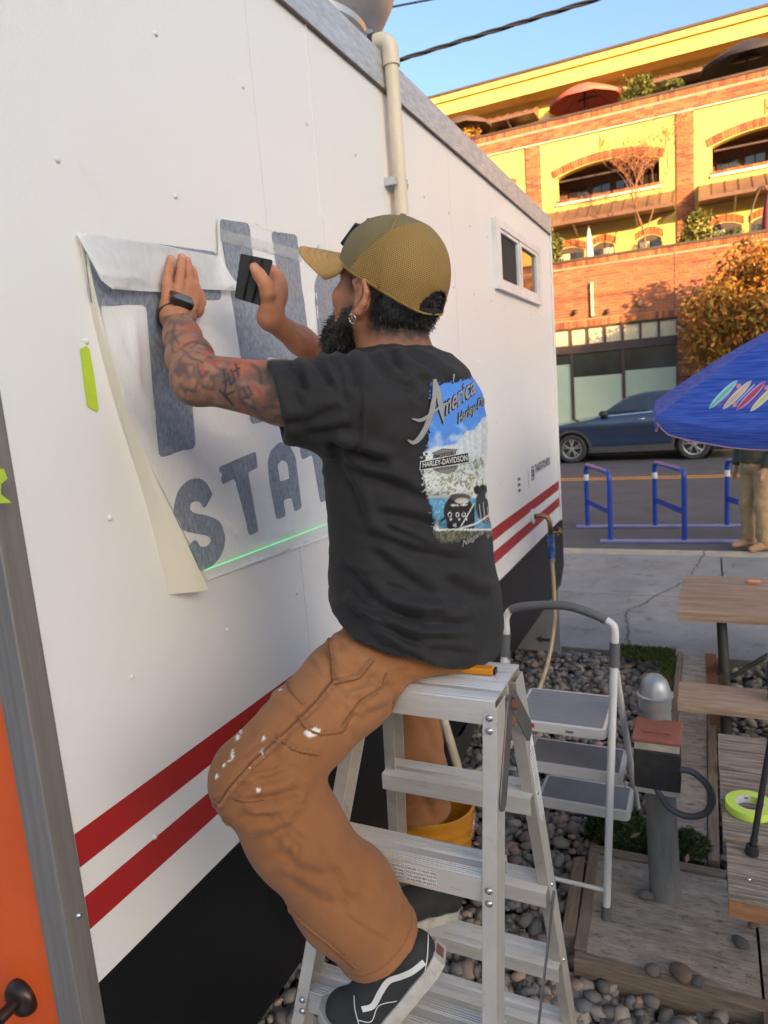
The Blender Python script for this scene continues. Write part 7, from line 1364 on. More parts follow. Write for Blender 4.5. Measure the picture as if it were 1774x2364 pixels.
def strip(name, pts, wpx, m, parent, B_, off=.0012, shift=0., seg=10, dash=0):
    P2 = spline(pts, seg); run = []; k = 0
    for i, p in enumerate(P2):
        d = np.array(P2[min(i+1, len(P2)-1)])-np.array(P2[max(i-1, 0)]); d = d/max(np.linalg.norm(d), 1e-6); n_ = np.array([-d[1], d[0]]); run.append([on_surf(B_, np.array(p)+n_*(shift+wpx/2*e), off*(1 if abs(e) < .9 else .35)) for e in (-1, -.6, .6, 1)])
    q = MB(); prev = None
    for i, r_ in enumerate(run):
        if any(x is None for x in r_) or (dash and (i//dash) % 2): prev = None; continue
        if prev is not None and (r_[1]-prev[1]).length < .05: q.grid([prev, r_])
        prev = r_
    if q.f: q.build(name, m, parent, smooth=True, fix=False, kind='stuff' if dash or name == 'seam' or name == 'seam_shadow' else None)
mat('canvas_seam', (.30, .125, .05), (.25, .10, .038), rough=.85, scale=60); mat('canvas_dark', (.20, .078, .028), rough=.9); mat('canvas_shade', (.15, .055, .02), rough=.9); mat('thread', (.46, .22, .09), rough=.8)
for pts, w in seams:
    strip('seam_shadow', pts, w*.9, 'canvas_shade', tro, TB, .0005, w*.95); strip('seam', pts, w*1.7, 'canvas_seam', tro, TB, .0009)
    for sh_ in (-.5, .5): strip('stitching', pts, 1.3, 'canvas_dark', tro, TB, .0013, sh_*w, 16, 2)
# pocket opening with a black pocket clip
k0_, k1_ = on_surf(TB, (962, 1578), .004), on_surf(TB, (985, 1572), .004)
if k0_ is not None and k1_ is not None: q = MB(); q.tube([k0_, k1_], [.008, .007], 10); q.build('pocket_knife', 'label_ink', man, smooth=True)

# ---------------- shoes
def shoe(H, B, T, up_hint, parent_name):
    a1, a2 = nrm_(B-H), nrm_(T-B); L1, L2 = np.linalg.norm(B-H)/.67, np.linalg.norm(T-B)/.33; L = .29; up = np.array(up_hint, float); s = nrm_(np.cross(up, a1+a2)); u1 = np.cross(a1, s); u2 = np.cross(a2, s); a, up = a1, u1
    def P(x, y, z):
        k = np.clip((x-.55)/.24, 0, 1); k = k*k*(3-2*k); u = nrm_(u1*(1-k)+u2*k); c = H+a1*x*L1 if x < .67 else B+a2*(x-.67)*L2; return c+s*y+u*z
    w = lambda x: np.interp(x, [0, .06, .25, .5, .75, .92, 1.], [.022, .034, .037, .040, .048, .042, .016])
    out = [(x, w(x)) for x in np.linspace(0, 1, 22)]+[(x, -w(x)) for x in np.linspace(1, 0, 22)]
    t = MB(); rows = []
    for zz, g in ((0, 1.0), (.005, 1.05), (.018, 1.06), (.025, 1.05), (.026, .97)): rows.append([P(x, y*g, zz+(.010*max(0, (x-.75)/.25)**2)) for x, y in out])
    t.grid(rows, wrap=True); t.add(rows[0], [tuple(range(len(out)))]); t.add(rows[-1], [tuple(range(len(out)))]); 
    S = SDF(np.minimum(np.minimum(H, B), T)-.12, np.maximum(np.maximum(H, B), T)+.13, .0042)
    S.chain([P(.10, 0, .045), P(.35, 0, .05), P(.62, 0, .045), P(.86, 0, .036)], [.036, .040, .041, .036], .02); S.chain([P(.14, 0, .05), P(.17, 0, .085)], [.036, .038], .02); S.cap(P(.25, 0, .085), P(.52, 0, .062), .030, .030, .02)
    S.plane(P(.3, 0, .021), -u1); S.plane(P(.95, 0, .021), -u2); S.plane(P(.18, 0, .098), up+a*-.15); S.cap(P(.19, 0, .075), P(.19, 0, .14), .029, .033, .004, mode='d')
    return t, S, P, a, s, up
Hs = dep(1030, 2208, 1.25); Bs = np.array(onZ(872, 2392, .905)); Ts = np.array(onZ(738, 2356, .918))
t_, S, P, a_, s_, u_ = shoe(Hs, Bs, Ts, (-.25, 0, 1), 'left'); mat('sole_white', (.52, .49, .44), (.38, .35, .31), rough=.75, scale=26, detail=8, dirt=((.24, .21, .18), 34, .56, .74)); mat('shoe_black', (.02, .021, .022), (.028, .029, .03), rough=.85, scale=24, bump=.0004, bscale=500)
V, F = S.mesh(); V = relax(V, F, 2, .5); so_ = link('shoe', npmesh('shoe', V, F), MAT['shoe_black'], man, smooth=True); SBV = BVHTree.FromPolygons([Vector(p) for p in V], F.tolist())
sl = t_.build('sole', 'sole_white', so_, smooth=True, angle=50); q = MB(); q.grid([[P(x, (w_*1.064), z) for x, w_ in [(x, np.interp(x, [0, .06, .25, .5, .75, .92, 1.], [.022, .034, .037, .040, .048, .042, .016])*sg) for sg in (-1,) for x in np.linspace(.02, .98, 24)]] for z in (.0185, .0215)]); q.build('foxing_stripe', 'shoe_black', so_)
camside = -1 if np.dot(s_, np.array(CP)-Hs) < 0 else 1
def onshoe(px, off=.0015):
    h = SBV.ray_cast(Vector(CP), Vector(ray(*px)).normalized()); return None if h[0] is None else h[0]+h[1]*off*(1 if h[1].dot(Vector(CP)-h[0]) > 0 else -1)
Z2 = lambda X, Y: (650+.4518*X, 1850+.4518*Y)
def ribbon(name, pts, wpx, m, parent, off=.0016):
    P2 = spline(pts, 8); Lr, Rr = [], []
    for i, p in enumerate(P2):
        d = np.array(P2[min(i+1, len(P2)-1)])-np.array(P2[max(i-1, 0)]); d = d/max(np.linalg.norm(d), 1e-6); n_ = np.array([-d[1], d[0]])*wpx/2; a, b = onshoe(np.array(p)+n_, off), onshoe(np.array(p)-n_, off)
        if a is not None and b is not None: Lr.append(a); Rr.append(b)
    if len(Lr) > 2: q = MB(); q.grid([Lr, Rr]); q.build(name, m, parent, smooth=True, fix=False)
mat('leather_white', (.70, .69, .66), rough=.5)
ribbon('side_stripe', [np.array(Z2(*p))+np.array([13, 15]) for p in ((385, 1030), (440, 1010), (480, 940), (520, 885), (580, 862), (640, 835), (700, 788))], 14, 'leather_white', so_); ribbon('stitching', [np.array(Z2(*p))+np.array([13, 15]) for p in ((700, 850), (715, 760), (720, 650))], 2.2, 'leather_white', so_); ribbon('stitching', [np.array(Z2(*p))+np.array([13, 15]) for p in ((365, 1085), (430, 1090), (470, 1010), (560, 985))], 2., 'leather_white', so_); ribbon('stitching', [np.array(Z2(*p))+np.array([13, 15]) for p in ((345, 960), (350, 1030), (370, 1110))], 2., 'leather_white', so_)
for k in range(4): q = MB(); c0 = P(.58+.07*k, -.016, .082-.006*k); c1 = P(.60+.07*k, .016, .082-.006*k); q.tube([c0, (c0+c1)/2+u_*.006, c1], .0032, 6); q.build('lace', 'leather_white', so_, smooth=True)
q = MB(); hm = [P(.01, -.012, .006), P(.01, .012, .006), P(.006, .012, .022), P(.006, -.012, .022)]; q.add([p-a_*.004 for p in hm], [(0, 1, 2, 3)]); q.build('heel_tab', mat('heel_brown', (.22, .09, .06), rough=.6), so_)
S = SDF(Hs-.2, Hs+.25, .006); S.chain([P(.19, 0, .05), P(.19, 0, .11), AL-nrm_(dK)*.03], [.030, .034, .036], .02); V, F = S.mesh(); link('sock', npmesh('sock', V, F), mat('sock_orange', (.50, .085, .025), (.42, .07, .02), rough=.9, scale=40), man, smooth=True)
Hr = dep(1045, 2110, 1.90); Tr = dep(945, 2130, 1.80); Tr = Hr+nrm_(Tr-Hr)*.28; t_, S, P, *_r = shoe(Hr, Hr*.34+Tr*.66, Tr, (0, 0, 1), 'right'); V, F = S.mesh(); so2 = link('shoe', npmesh('shoe', V, F), MAT['shoe_black'], man, smooth=True); t_.build('sole', 'sole_white', so2, smooth=True, angle=50); S = SDF(np.minimum(AR, Hr)-.1, np.maximum(AR, Hr)+.1, .007); S.chain([AR-nrm_(dR2)*.05, AR+nrm_(dR2)*.03, P(.2, 0, .07)], [.038, .036, .034], .02); V, F = S.mesh(); link('sock', npmesh('sock', V, F), MAT['sock_orange'], man, smooth=True)
# ---------------- beard, hair
def strands(name, V, N, n, L, bias, seed, m, parent, keep=None, w=.0006, curl=.4):
    r = np.random.default_rng(seed); ok = np.arange(len(V)) if keep is None else np.nonzero(keep)[0]; i = ok[r.integers(0, len(ok), n)]; P = V[i]+r.normal(0, .0012, (n, 3)); d = N[i]*.55+np.array(bias)+r.normal(0, curl, (n, 3)); d /= np.linalg.norm(d, axis=1)[:, None]; l = L*r.uniform(.4, 1.3, n)[:, None]
    d2 = d+np.array(bias)*.6+r.normal(0, curl*.6, (n, 3)); d2 /= np.linalg.norm(d2, axis=1)[:, None]; s = np.cross(d, r.normal(size=(n, 3))); s /= np.linalg.norm(s, axis=1)[:, None]; s *= w; M = P+d*l*.55
    Vv = np.stack([P-s, P+s, M+s*.8, M-s*.8, M+d2*l*.45], 1).reshape(-1, 3); k = np.arange(n)[:, None]*5; Ff = np.concatenate([k+[0, 1, 2], k+[0, 2, 3], k+[3, 2, 4]]); return link(name, npmesh(name, Vv, Ff), m, parent, kind='stuff')
mat('hair_black', (.012, .010, .010), (.020, .017, .016), rough=.45, scale=60, spec=.5, bump=.0012, bscale=160)
S = SDF(HC-.17, HC+.17, .004)
S.ell(hp_(.068, 0, -.098), (.054, .056, .050), HM, .03); S.ell(hp_(.088, 0, -.072), (.030, .040, .036), HM, .03); S.ell(hp_(.055, 0, -.125), (.036, .042, .026), HM, .03)
for s in (-1, 1): S.chain([hp_(.020, s*.070, -.020), hp_(.030, s*.066, -.050), hp_(.050, s*.052, -.085), hp_(.075, s*.030, -.105)], [.009, .014, .020, .028], .02); S.cap(hp_(.100, s*.010, -.024), hp_(.085, s*.036, -.050), .007, .009, .01)
S.ell(hp_(.104, 0, -.047), (.012, .022, .008), HM, .006, 'd')
V, F = S.mesh(); V = relax(V, F, 1, .5); N = vnormals(V, F); V = V+N*((smooth_noise(V, 60, 71, 3)-.5)*.010)[:, None]; bo_ = link('beard', npmesh('beard', V, F), MAT['hair_black'], man, smooth=True)
strands('beard_hair', V, N, 5200, .0115, hf*.15-hu*.55, 5, MAT['hair_black'], bo_)
S = SDF(HC-.19, HC+.19, .004)
S.ell(hp_(-.042, 0, -.008), (.068, .074, .060), HM, .02); S.ell(hp_(-.062, 0, .035), (.060, .070, .060), HM, .02); S.plane(hp_(-.018, 0, 0), hf+hu*.15, .01); S.plane(hp_(-.05, 0, -.062), -hu-hf*.25, .012)
V, F = S.mesh(); V = relax(V, F, 1, .5); N = vnormals(V, F); V = V+N*((smooth_noise(V, 55, 73, 3)-.5)*.008)[:, None]; ho_ = link('hair', npmesh('hair', V, F), MAT['hair_black'], man, smooth=True); lo2 = (V-HC) @ HM.T
strands('nape_hair', V, N, 3600, .009, -hu*.6-hf*.25, 6, MAT['hair_black'], ho_, lo2[:, 2] < .03)
# ---------------- cap
cap = bpy.data.objects.new('cap', None); COL.objects.link(cap); cap.location = hp_(0, 0, .1); place(cap, man); cap.location = (0, 0, 0); bpy.data.objects.remove(cap)
CC = hp_(-.012, 0, .046); RF, RL, RU = .1145, .0945, .112
def capP(th, ph, g=1.):
    c = math.cos(ph); e = .86; cf = math.copysign(abs(math.cos(th))**.92, math.cos(th)); k = 1+.06*max(0, math.cos(th))*math.sin(ph)**2*math.cos(ph)*2
    return CC+(hf*RF*c**e*cf*k+hl*RL*c**e*math.sin(th)+hu*RU*math.sin(ph)**.95 if ph >= 0 else hf*RF*cf*(1+.1*ph)+hl*RL*math.sin(th)*(1+.1*ph)+hu*RU*ph)*g
def ph0(th): return -.13+.33*math.cos(th)-.03*math.cos(2*th)
nT, nP = 180, 64; capV = []; uvs = []
for i in range(nT):
    th = 2*PI*i/nT; b0 = ph0(th)
    for j in range(nP+1): ph = b0+(PI/2-b0)*j/nP; capV.append(capP(th, ph)); uvs.append((th, ph))
capV = np.array(capV); lc = (capV-CC) @ HM.T
wr_ = (smooth_noise(capV, 26, 81, 2)-.5)*.0035; nn_ = capV-CC; nn_ /= np.linalg.norm(nn_, axis=1)[:, None]; capV = capV+nn_*wr_[:, None]
ff_, fm_ = [], []
for i in range(nT):
    for j in range(nP):
        a, b, c, d = i*(nP+1)+j, ((i+1) % nT)*(nP+1)+j, ((i+1) % nT)*(nP+1)+j+1, i*(nP+1)+j+1; p = lc[[a, b, c, d]].mean(0); th = 2*PI*(i+.5)/nT
        if p[0] < -.07 and ((p[1]/.040)**2+((p[2]+.042)/.036)**2) < 1: continue      # opening above the strap
        (ff_ if p[0] > .040-.95*max(0, p[2]) +.10*max(0, p[2])**1 and (p[2] > .0 or p[0] > .035) else fm_).append((a, b, c, d))
mat('cap_olive', (.20, .155, .072), (.175, .135, .062), rough=.85, scale=30, bump=.0004, bscale=600)
mm = bpy.data.materials.new('cap_mesh'); mm.use_nodes = True; nt = mm.node_tree; p_ = nt.nodes['Principled BSDF']; L = nt.links.new; at_n = nd(nt, 'ShaderNodeAttribute', attribute_name='uvc'); sx = nd(nt, 'ShaderNodeSeparateXYZ'); L(at_n.outputs['Vector'], sx.inputs[0])
def mth(op, a, b=None):
    n_ = nd(nt, 'ShaderNodeMath', operation=op)
    for k, v in enumerate((a, b)):
        if v is None: continue
        if isinstance(v, (int, float)): n_.inputs[k].default_value = v
        else: L(v, n_.inputs[k])
    return n_.outputs[0]
hole = mth('MULTIPLY', mth('SINE', mth('MULTIPLY', sx.outputs[0], 160.)), mth('SINE', mth('MULTIPLY', sx.outputs[1], 205.))); hole = mth('SMOOTH_MIN', 1., mth('MAXIMUM', mth('MULTIPLY', mth('SUBTRACT', hole, .12), 4.), 0.))
mxn = nd(nt, 'ShaderNodeMix', data_type='RGBA'); L(hole, mxn.inputs[0]); nzc = nd(nt, 'ShaderNodeTexNoise'); nzc.inputs['Scale'].default_value = 16; tcc = nd(nt, 'ShaderNodeTexCoord'); L(tcc.outputs['Object'], nzc.inputs['Vector']); m2c = nd(nt, 'ShaderNodeMix', data_type='RGBA'); L(nzc.outputs['Fac'], m2c.inputs[0]); m2c.inputs[6].default_value = (.36, .205, .045, 1); m2c.inputs[7].default_value = (.48, .295, .075, 1); L(m2c.outputs[2], mxn.inputs[6]); mxn.inputs[7].default_value = (.035, .018, .007, 1); L(mxn.outputs[2], p_.inputs['Base Color']); p_.inputs['Roughness'].default_value = .7; bmp = nd(nt, 'ShaderNodeBump', invert=True); bmp.inputs['Distance'].default_value = .0008; L(hole, bmp.inputs['Height']); L(bmp.outputs[0], p_.inputs['Normal'])
def cappart(name, faces, m):
    me = npmesh(name, capV, np.array(faces)); at = me.attributes.new('uvc', 'FLOAT_VECTOR', 'POINT'); at.data.foreach_set('vector', np.array([(t*.55, q, 0) for t, q in uvs], np.float32).ravel())
    bm = bmesh.new(); bm.from_mesh(me); bmesh.ops.delete(bm, geom=[v for v in bm.verts if not v.link_faces], context='VERTS'); bm.to_mesh(me); bm.free(); o = link(name, me, m, None, smooth=True); sm = o.modifiers.new('thick', 'SOLIDIFY'); sm.thickness = .0016; sm.offset = 1; return o
cp = cappart('cap', fm_, mm); place(cp, man); fp = cappart('front_panel', ff_, MAT['cap_olive']); place(fp, cp)
def capline(pts, r, m, name):
    q = MB(); q.tube([capP(t, p, 1.012) for t, p in pts], r, 6); q.build(name, m, cp, smooth=True)
for th in (2*PI*.30, -2*PI*.30): capline([(th, ph0(th)+(PI/2-ph0(th))*k) for k in np.linspace(.02, .98, 24)], .0022, mm if False else mat('cap_seam', (.30, .18, .045), rough=.8), 'seam')
capline([(t, ph0(t)+.03) for t in np.linspace(1.05, 2*PI-1.05, 60) if not (2.85 < t < 3.43)], .0022, MAT['cap_seam'], 'sweatband_edge')
q = MB(); q.lathe([(0, .006), (.005, .005), (.008, 0)], CC+hu*RU, hu, 12); q.build('button', 'cap_olive', cp, smooth=True)
q = MB(); pc = capP(0, .62, .985); dn = nrm_(hf*.80+hu*.60); du = nrm_(hu-dn*(hu@dn)); q.prism([(-.036, -.026), (.036, -.026), (.036, .026), (-.036, .026)], pc-dn*.004, hl, du, dn, .0075); q.build('badge', mat('badge_black', (.018, .018, .018), rough=.7), cp, bevel=.002)
for sgn in (-1, 1): q = MB(); e3 = capP(sgn*.55, 1.02, 1.012); q.lathe([(0, .0015), (.003, .0015), (.004, 0)], e3, e3-CC, 10); q.build('eyelet', 'cap_olive', cp)
# visor
rows = []
for s in np.linspace(0, 1, 14):
    row = []
    for w in np.linspace(-1, 1, 25):
        th = w*1.12; base = capP(th, ph0(th)+.05, 1.0); ln = .128*(1-.60*abs(w)**2.6)*s; row.append(base+hf*ln+hu*(-.006*s-.034*w*w*(1-.15*s)*s**.5+.008*s*(1-w*w))-hl*w*.006*s)
    rows.append(row)
q = MB(); q.grid(rows); vi = q.build('visor', mat('visor_tan', (.50, .29, .095), (.44, .25, .08), rough=.8, scale=24, bump=.0004, bscale=500, dirt=((.26, .14, .05), 30, .62, .8)), cp, smooth=True); sm = vi.modifiers.new('thick', 'SOLIDIFY'); sm.thickness = .0035; sm.offset = 0
for s in (.35, .5, .65, .8):
    q = MB(); k = int(s*13); q.tube([p+hu*.0021 for p in rows[k][2:-2]], .0006, 5); q.build('stitch_row', MAT['cap_seam'], vi, smooth=True)
# strap at the back
q = MB(); q.grid([[capP(PI+a, ph0(PI)+.02+dz, .985) for a in np.linspace(-.5, .5, 14)] for dz in (0, .12)]); q.build('strap', 'badge_black', cp, smooth=True)
# earring
ec = hp_(-.004, .094, -.036); q = MB(); q.tube([ec+hf*.0085*math.cos(a)+hu*.0085*math.sin(a)+hl*.002*math.sin(a) for a in np.linspace(0, 2*PI, 25)], .0013, 8); q.build('earring', 'steel', man, smooth=True)
# ---------------- watch
ax = nrm_(WL-EL); wc = WL+ax*-.002; wn = nrm_(np.array([.80, -.25, .55])-ax*(ax@np.array([.80, -.25, .55]))); wt = np.cross(ax, wn); ring = []
for k, o in enumerate((-.011, -.0105, .0105, .011)): ring.append([wc+ax*o+wn*.0335*math.cos(a)*(1 if k in (1, 2) else .97)+wt*.0365*math.sin(a)*(1 if k in (1, 2) else .97) for a in np.linspace(0, 2*PI, 36, endpoint=False)])
q = MB(); q.grid(ring, wrap=True); wo = q.build('watch', 'black_rubber', man, smooth=True, angle=40)
q = MB(); q.prism(rounded([(-.021, -.024), (.021, -.024), (.021, .024), (-.021, .024)], .009, 5), wc+wn*.031, ax, wt, wn, .012); q.build('case', mat('watch_dark', (.045, .045, .048), rough=.3, metal=.6), wo, bevel=.0015)
q = MB(); q.prism(rounded([(-.018, -.021), (.018, -.021), (.018, .021), (-.018, .021)], .008, 5), wc+wn*.0432, ax, wt, wn, .0012); q.build('screen', 'car_glass', wo)
for sgn in (-1, 1): q = MB(); q.prism(rounded([(-.006, -.003), (.006, -.003), (.006, .003), (-.006, .003)], .002), wc+wn*.036+wt*sgn*.0242, ax, wn, wt*sgn, .0012); q.build('side_button', mat('btn_orange', (.70, .14, .02), rough=.4), wo)
# ---------------- squeegee held in the right hand
sq_ = thing('squeegee', 'black plastic squeegee card held in the raised hand', 'squeegee', dr(1120, 450)); C4 = [dr(1050, 310), dr(1222, 345), dr(1155, 585), dr(1018, 545)]; U_ = nrm_(C4[1]-C4[0]); N_ = nrm_(np.cross(U_, C4[3]-C4[0])); N_ = N_ if N_@(CP-C4[0]) > 0 else -N_; V_ = np.cross(N_, U_); o4 = C4[3]
uv = [((c-o4)@U_, (c-o4)@V_) for c in C4]; q = MB(); q.prism(rounded(uv, .004), o4-N_*.006, U_, V_, N_, .0055); q.build('blade', mat('squeegee_black', (.010, .009, .009), (.013, .012, .012), rough=.45, scale=20, spec=.3), sq_, bevel=.001)
for f_ in (.36, .70):
    a, b = C4[0]*(1-f_)+C4[1]*f_, C4[3]*(1-f_)+C4[2]*f_; q = MB(); q.tube([a*.97+b*.03+N_*.0005, a*.03+b*.97+N_*.0005], .0028, 8); q.build('ridge', MAT['squeegee_black'], sq_, smooth=True)
# ---------------- print on the back of the shirt
SB = BVHTree.FromPolygons([Vector(p) for p in SHV], SHF.tolist()); SN = vnormals(SHV, SHF)
ZP = lambda X, Y: (930+.20798*X, 840+.20798*Y)
def hit_px(X, Y, off):
    h = SB.ray_cast(Vector(CP), Vector(ray(*ZP(X, Y))).normalized())
    if h[0] is None: return None
    n = h[1] if h[1].dot(Vector(CP)-h[0]) > 0 else -h[1]; return np.array(h[0]+n*off)
BK = np.array([.98, -.2]); AX = np.array([-.57, 1.28])
def back(al, z, off=.0012):
    c, s = math.cos(al), math.sin(al); d = Vector((BK[0]*c-BK[1]*s, BK[0]*s+BK[1]*c, 0)); h = SB.ray_cast(Vector((AX[0], AX[1], z))+d*.6, -d)
    if h[0] is None: return None
    return np.array(h[0]+(h[1] if h[1].dot(d) > 0 else -h[1])*off)
def alz(X, Y):
    p = hit_px(X, Y, 0); return None if p is None else (math.atan2(*( (lambda v: (v[1]*BK[0]-v[0]*BK[1], v[0]*BK[0]+v[1]*BK[1]))(p[:2]-AX) )), p[2])
nA, nZ = 150, 250; a0, a1 = -.98, .98; z0_, z1_ = 1.585, 2.075; als = np.linspace(a0, a1, nA); zs_ = np.linspace(z0_, z1_, nZ)
G = np.full((nZ, nA, 3), np.nan)
for i, z in enumerate(zs_):
    for j, al in enumerate(als):
        p = back(al, z)
        if p is not None: G[i, j] = p
okp = ~np.isnan(G[..., 0]); Gf = np.where(okp[..., None], G, 0.); PX = (proj(Gf.reshape(-1, 3)).reshape(nZ, nA, 2)-np.array([930, 840]))/.20798
# beyond the silhouette carry the picture on round the back
for i in range(nZ):
    x = PX[i, :, 0]; k = int(np.argmax(np.where(okp[i], x, -1e9))); k = max(k-3, 2); sl_ = max(x[k]-x[k-1], 3.)
    for j in range(k+1, nA): PX[i, j] = (PX[i, k, 0]+(j-k)*sl_*1.2, PX[i, k, 1])
X, Y = PX[..., 0], PX[..., 1]; flat = lambda s, sd: smooth_noise(np.stack([X.ravel(), Y.ravel(), X.ravel()*0], 1), s, sd, 4).reshape(nZ, nA)
n1, n2, n3 = flat(.012, 1), flat(.05, 2), flat(.14, 3); C = np.zeros((nZ, nA, 3)); put = lambda m, c: C.__setitem__(slice(None), C*(1-np.clip(m, 0, 1)[..., None])+np.array(c)*np.clip(m, 0, 1)[..., None])
C[:] = (.085, .24, .66); put((n1-.52)*5*np.clip((Y-500)/300, 0, 1), (.32, .50, .80)); put(np.clip((Y-780)/120, 0, 1)*np.clip((n1-.3)*3, 0, 1), (.40, .52, .68))
fl = np.interp(X, [250, 330, 590, 690, 720, 800, 890, 1000, 1500], [960, 930, 880, 760, 730, 720, 590, 560, 540]); put((Y-fl)/25, (.56, .60, .62)); stv = .5+.5*np.sin(X*.09+6*n1); put((Y > fl)*(Y < fl+420)*stv*.6*(X > 560), (.36, .44, .50)); put((Y > fl)*(n2-.5)*3, (.72, .73, .72))
gr = ((n2-.46)*7)*((Y > 1180)*(Y < 1470)*(X < 780)+(Y > 1040)*(Y < 1400)*(X > 640)*(X < 900)*.9); put(gr, (.20, .21, .11)); put((n3-.55)*6*(Y > 1200)*(Y < 1480), (.62, .60, .48))
put(np.clip((Y-1480)/20, 0, 1)*(Y < 1830), (.09, .26, .40)); put(np.clip((Y-1480)/20, 0, 1)*(Y < 1830)*(n2-.5)*5, (.22, .42, .50)); put((Y > 1830)*1., (.10, .095, .08)); put((Y > 1830)*(Y < 1850)*(X > 330), (.62, .62, .62))
def ellm(cx, cy, rx, ry, soft=.15): return np.clip((1-np.hypot((X-cx)/rx, (Y-cy)/ry))/soft, 0, 1)
def quadm(x0, x1, y0, y1, sl=0.): return ((X > x0+sl*(Y-y0)) & (X < x1+sl*(Y-y0)) & (Y > y0) & (Y < y1))*1.
def linem(pts, w): d, _ = segdist(np.stack([X.ravel(), Y.ravel()], 1), pts); return np.clip(1.5-d.reshape(nZ, nA)/w, 0, 1)
dk = (.022, .021, .022); put(ellm(620, 1640, 170, 190, .05), dk); put(quadm(490, 800, 1560, 1830), dk); put(ellm(640, 1480, 130, 45), (.10, .09, .08)); put(ellm(660, 1520, 85, 34), (.48, .46, .42)); put(ellm(580, 1570, 50, 12), (.55, .5, .45)); put(ellm(680, 1565, 48, 12), (.55, .5, .45))
for cx in (525, 610, 680): put(ellm(cx, 1675, 24, 30)-ellm(cx, 1675, 15, 20), (.62, .60, .58))
for cx in (537, 628, 707): put(ellm(cx, 1725, 13, 14), (.66, .62, .58))
for cx in (560, 580): put(quadm(cx, cx+12, 1770, 1810, .1), (.6, .58, .55))
put(linem([(790, 1560), (650, 1800)], 7), (.55, .54, .52)); put(linem([(430, 1740), (500, 1690)], 14), dk)
put(ellm(960, 1560, 160, 230, .1), (.045, .044, .046)); put(ellm(830, 1400, 45, 55), dk); put(ellm(890, 1370, 35, 35), dk); put(ellm(950, 1460, 34, 50), (.55, .54, .52)); put(ellm(985, 1300, 50, 90), (.16, .17, .18))
for k in range(11): put(linem([(830+k*22, 1540+(k % 3)*25), (850+k*22, 1700+(k % 4)*18)], 5), (.36, .35, .35) if k % 2 else (.015, .015, .015))
put(linem([(340, 1850), (600, 1838), (800, 1780), (900, 1720), (1010, 1640)], 9), (.60, .60, .60)); put((Y > 1850)*(n2-.45)*4, (.26, .22, .11)); put((Y > 1850)*(n3-.5)*5, (.03, .03, .03)); put(quadm(335, 400, 1755, 1840), (.5, .52, .54))
C *= (.86+.28*n3)[..., None]
# ragged edge
lft = np.interp(Y, [150, 230, 420, 800, 950, 1100, 1300, 1450, 1600, 1800, 1950, 2050], [380, 300, 290, 280, 240, 190, 200, 230, 300, 320, 340, 520]); top = np.interp(X, [200, 330, 520, 700, 1000, 1500], [260, 210, 200, 160, 120, 100]); bot = np.interp(X, [300, 420, 650, 850, 1500], [1880, 2010, 1990, 1930, 1850])
edge = np.minimum(np.minimum((X-lft)/120, (Y-top)/80), (bot-Y)/110); thr = .5+np.clip(edge, -1, 1)*.62; al_g = np.abs(als)[None, :] < .93-.06*n1
keepg = okp & (n3*.6+n2*.4 < thr) & al_g & (edge > -.9); put((edge < .35)*(Y > 900)*(n2-.35)*4, (.04, .04, .04))
vid = np.arange(nZ*nA).reshape(nZ, nA); qk = keepg[:-1, :-1] & keepg[1:, :-1] & keepg[:-1, 1:] & keepg[1:, 1:]
qq = np.stack([vid[:-1, :-1][qk], vid[:-1, 1:][qk], vid[1:, 1:][qk], vid[1:, :-1][qk]], 1); used = np.unique(qq); remap = np.full(nZ*nA, -1); remap[used] = np.arange(len(used))
sh = [o for o in man.children if o.name.startswith('shirt')][0]
link('back_print', npmesh('back_print', Gf.reshape(-1, 3)[used], remap[qq], np.clip(C.reshape(-1, 3)[used], 0, 1)), matcol('print_ink', .8, .2, bump=.0004, bscale=700), sh, smooth=True)
def decal(name, pts2, faces, m, off):
    v = []; idx = {}
    for i, (x, y) in enumerate(pts2):
        p = hit_px(x, y, off)
        if p is not None: idx[i] = len(v); v.append(p)
    f = [tuple(idx[k] for k in q_) for q_ in faces if all(k in idx for k in q_)]
    f = [q_ for q_ in f if max(np.linalg.norm(v[q_[k]]-v[q_[k-1]]) for k in range(len(q_))) < .06]
    if f: q = MB(); q.add(v, f); q.build(name, m, sh, fix=False, kind='stuff')
def brush(name, pts, ws, m, off, grow=0):
    P2 = spline([(*p, w) for p, w in zip(pts, ws)], 8); Lr, Rr = [], []
    for i, p in enumerate(P2):
        d = np.array(P2[min(i+1, len(P2)-1)][:2])-np.array(P2[max(i-1, 0)][:2]); d = d/np.linalg.norm(d); n_ = np.array([-d[1], d[0]])*(p[2]/2+grow); Lr.append(tuple(np.array(p[:2])+n_)); Rr.append(tuple(np.array(p[:2])-n_))
    n = len(Lr); decal(name, Lr+Rr, [(i, i+1, n+i+1, n+i) for i in range(n-1)], m, off)
mat('print_grey', (.30, .30, .295), (.25, .25, .245), rough=.8, scale=300); mat('print_dark', (.012, .012, .014), rough=.8); mat('print_white', (.60, .60, .58), rough=.8)
def words(name, s, quad, m, off, shear=0., bold=0., grow=0.):
    """text fitted into a pixel quad: bottom-left, bottom-right, top-right, top-left"""
    v, f = text2d(s, 1., shear=shear, bold=bold); lo, hi = v.min(0), v.max(0); t = (v-lo)/(hi-lo); a, b, c, d = [np.array(p, float) for p in quad]; pts = [tuple(a*(1-x)*(1-y)+b*x*(1-y)+c*x*y+d*(1-x)*y) for x, y in t]; decal(name, pts, f, m, off)
A_ = [([(48, 840), (120, 868), (215, 770), (290, 600), (330, 420), (352, 185)], [18, 46, 58, 60, 54, 34]), ([(345, 180), (385, 330), (412, 500), (448, 665)], [34, 56, 48, 14]), ([(95, 612), (190, 625), (300, 560), (400, 480), (455, 440)], [12, 38, 34, 24, 18])]
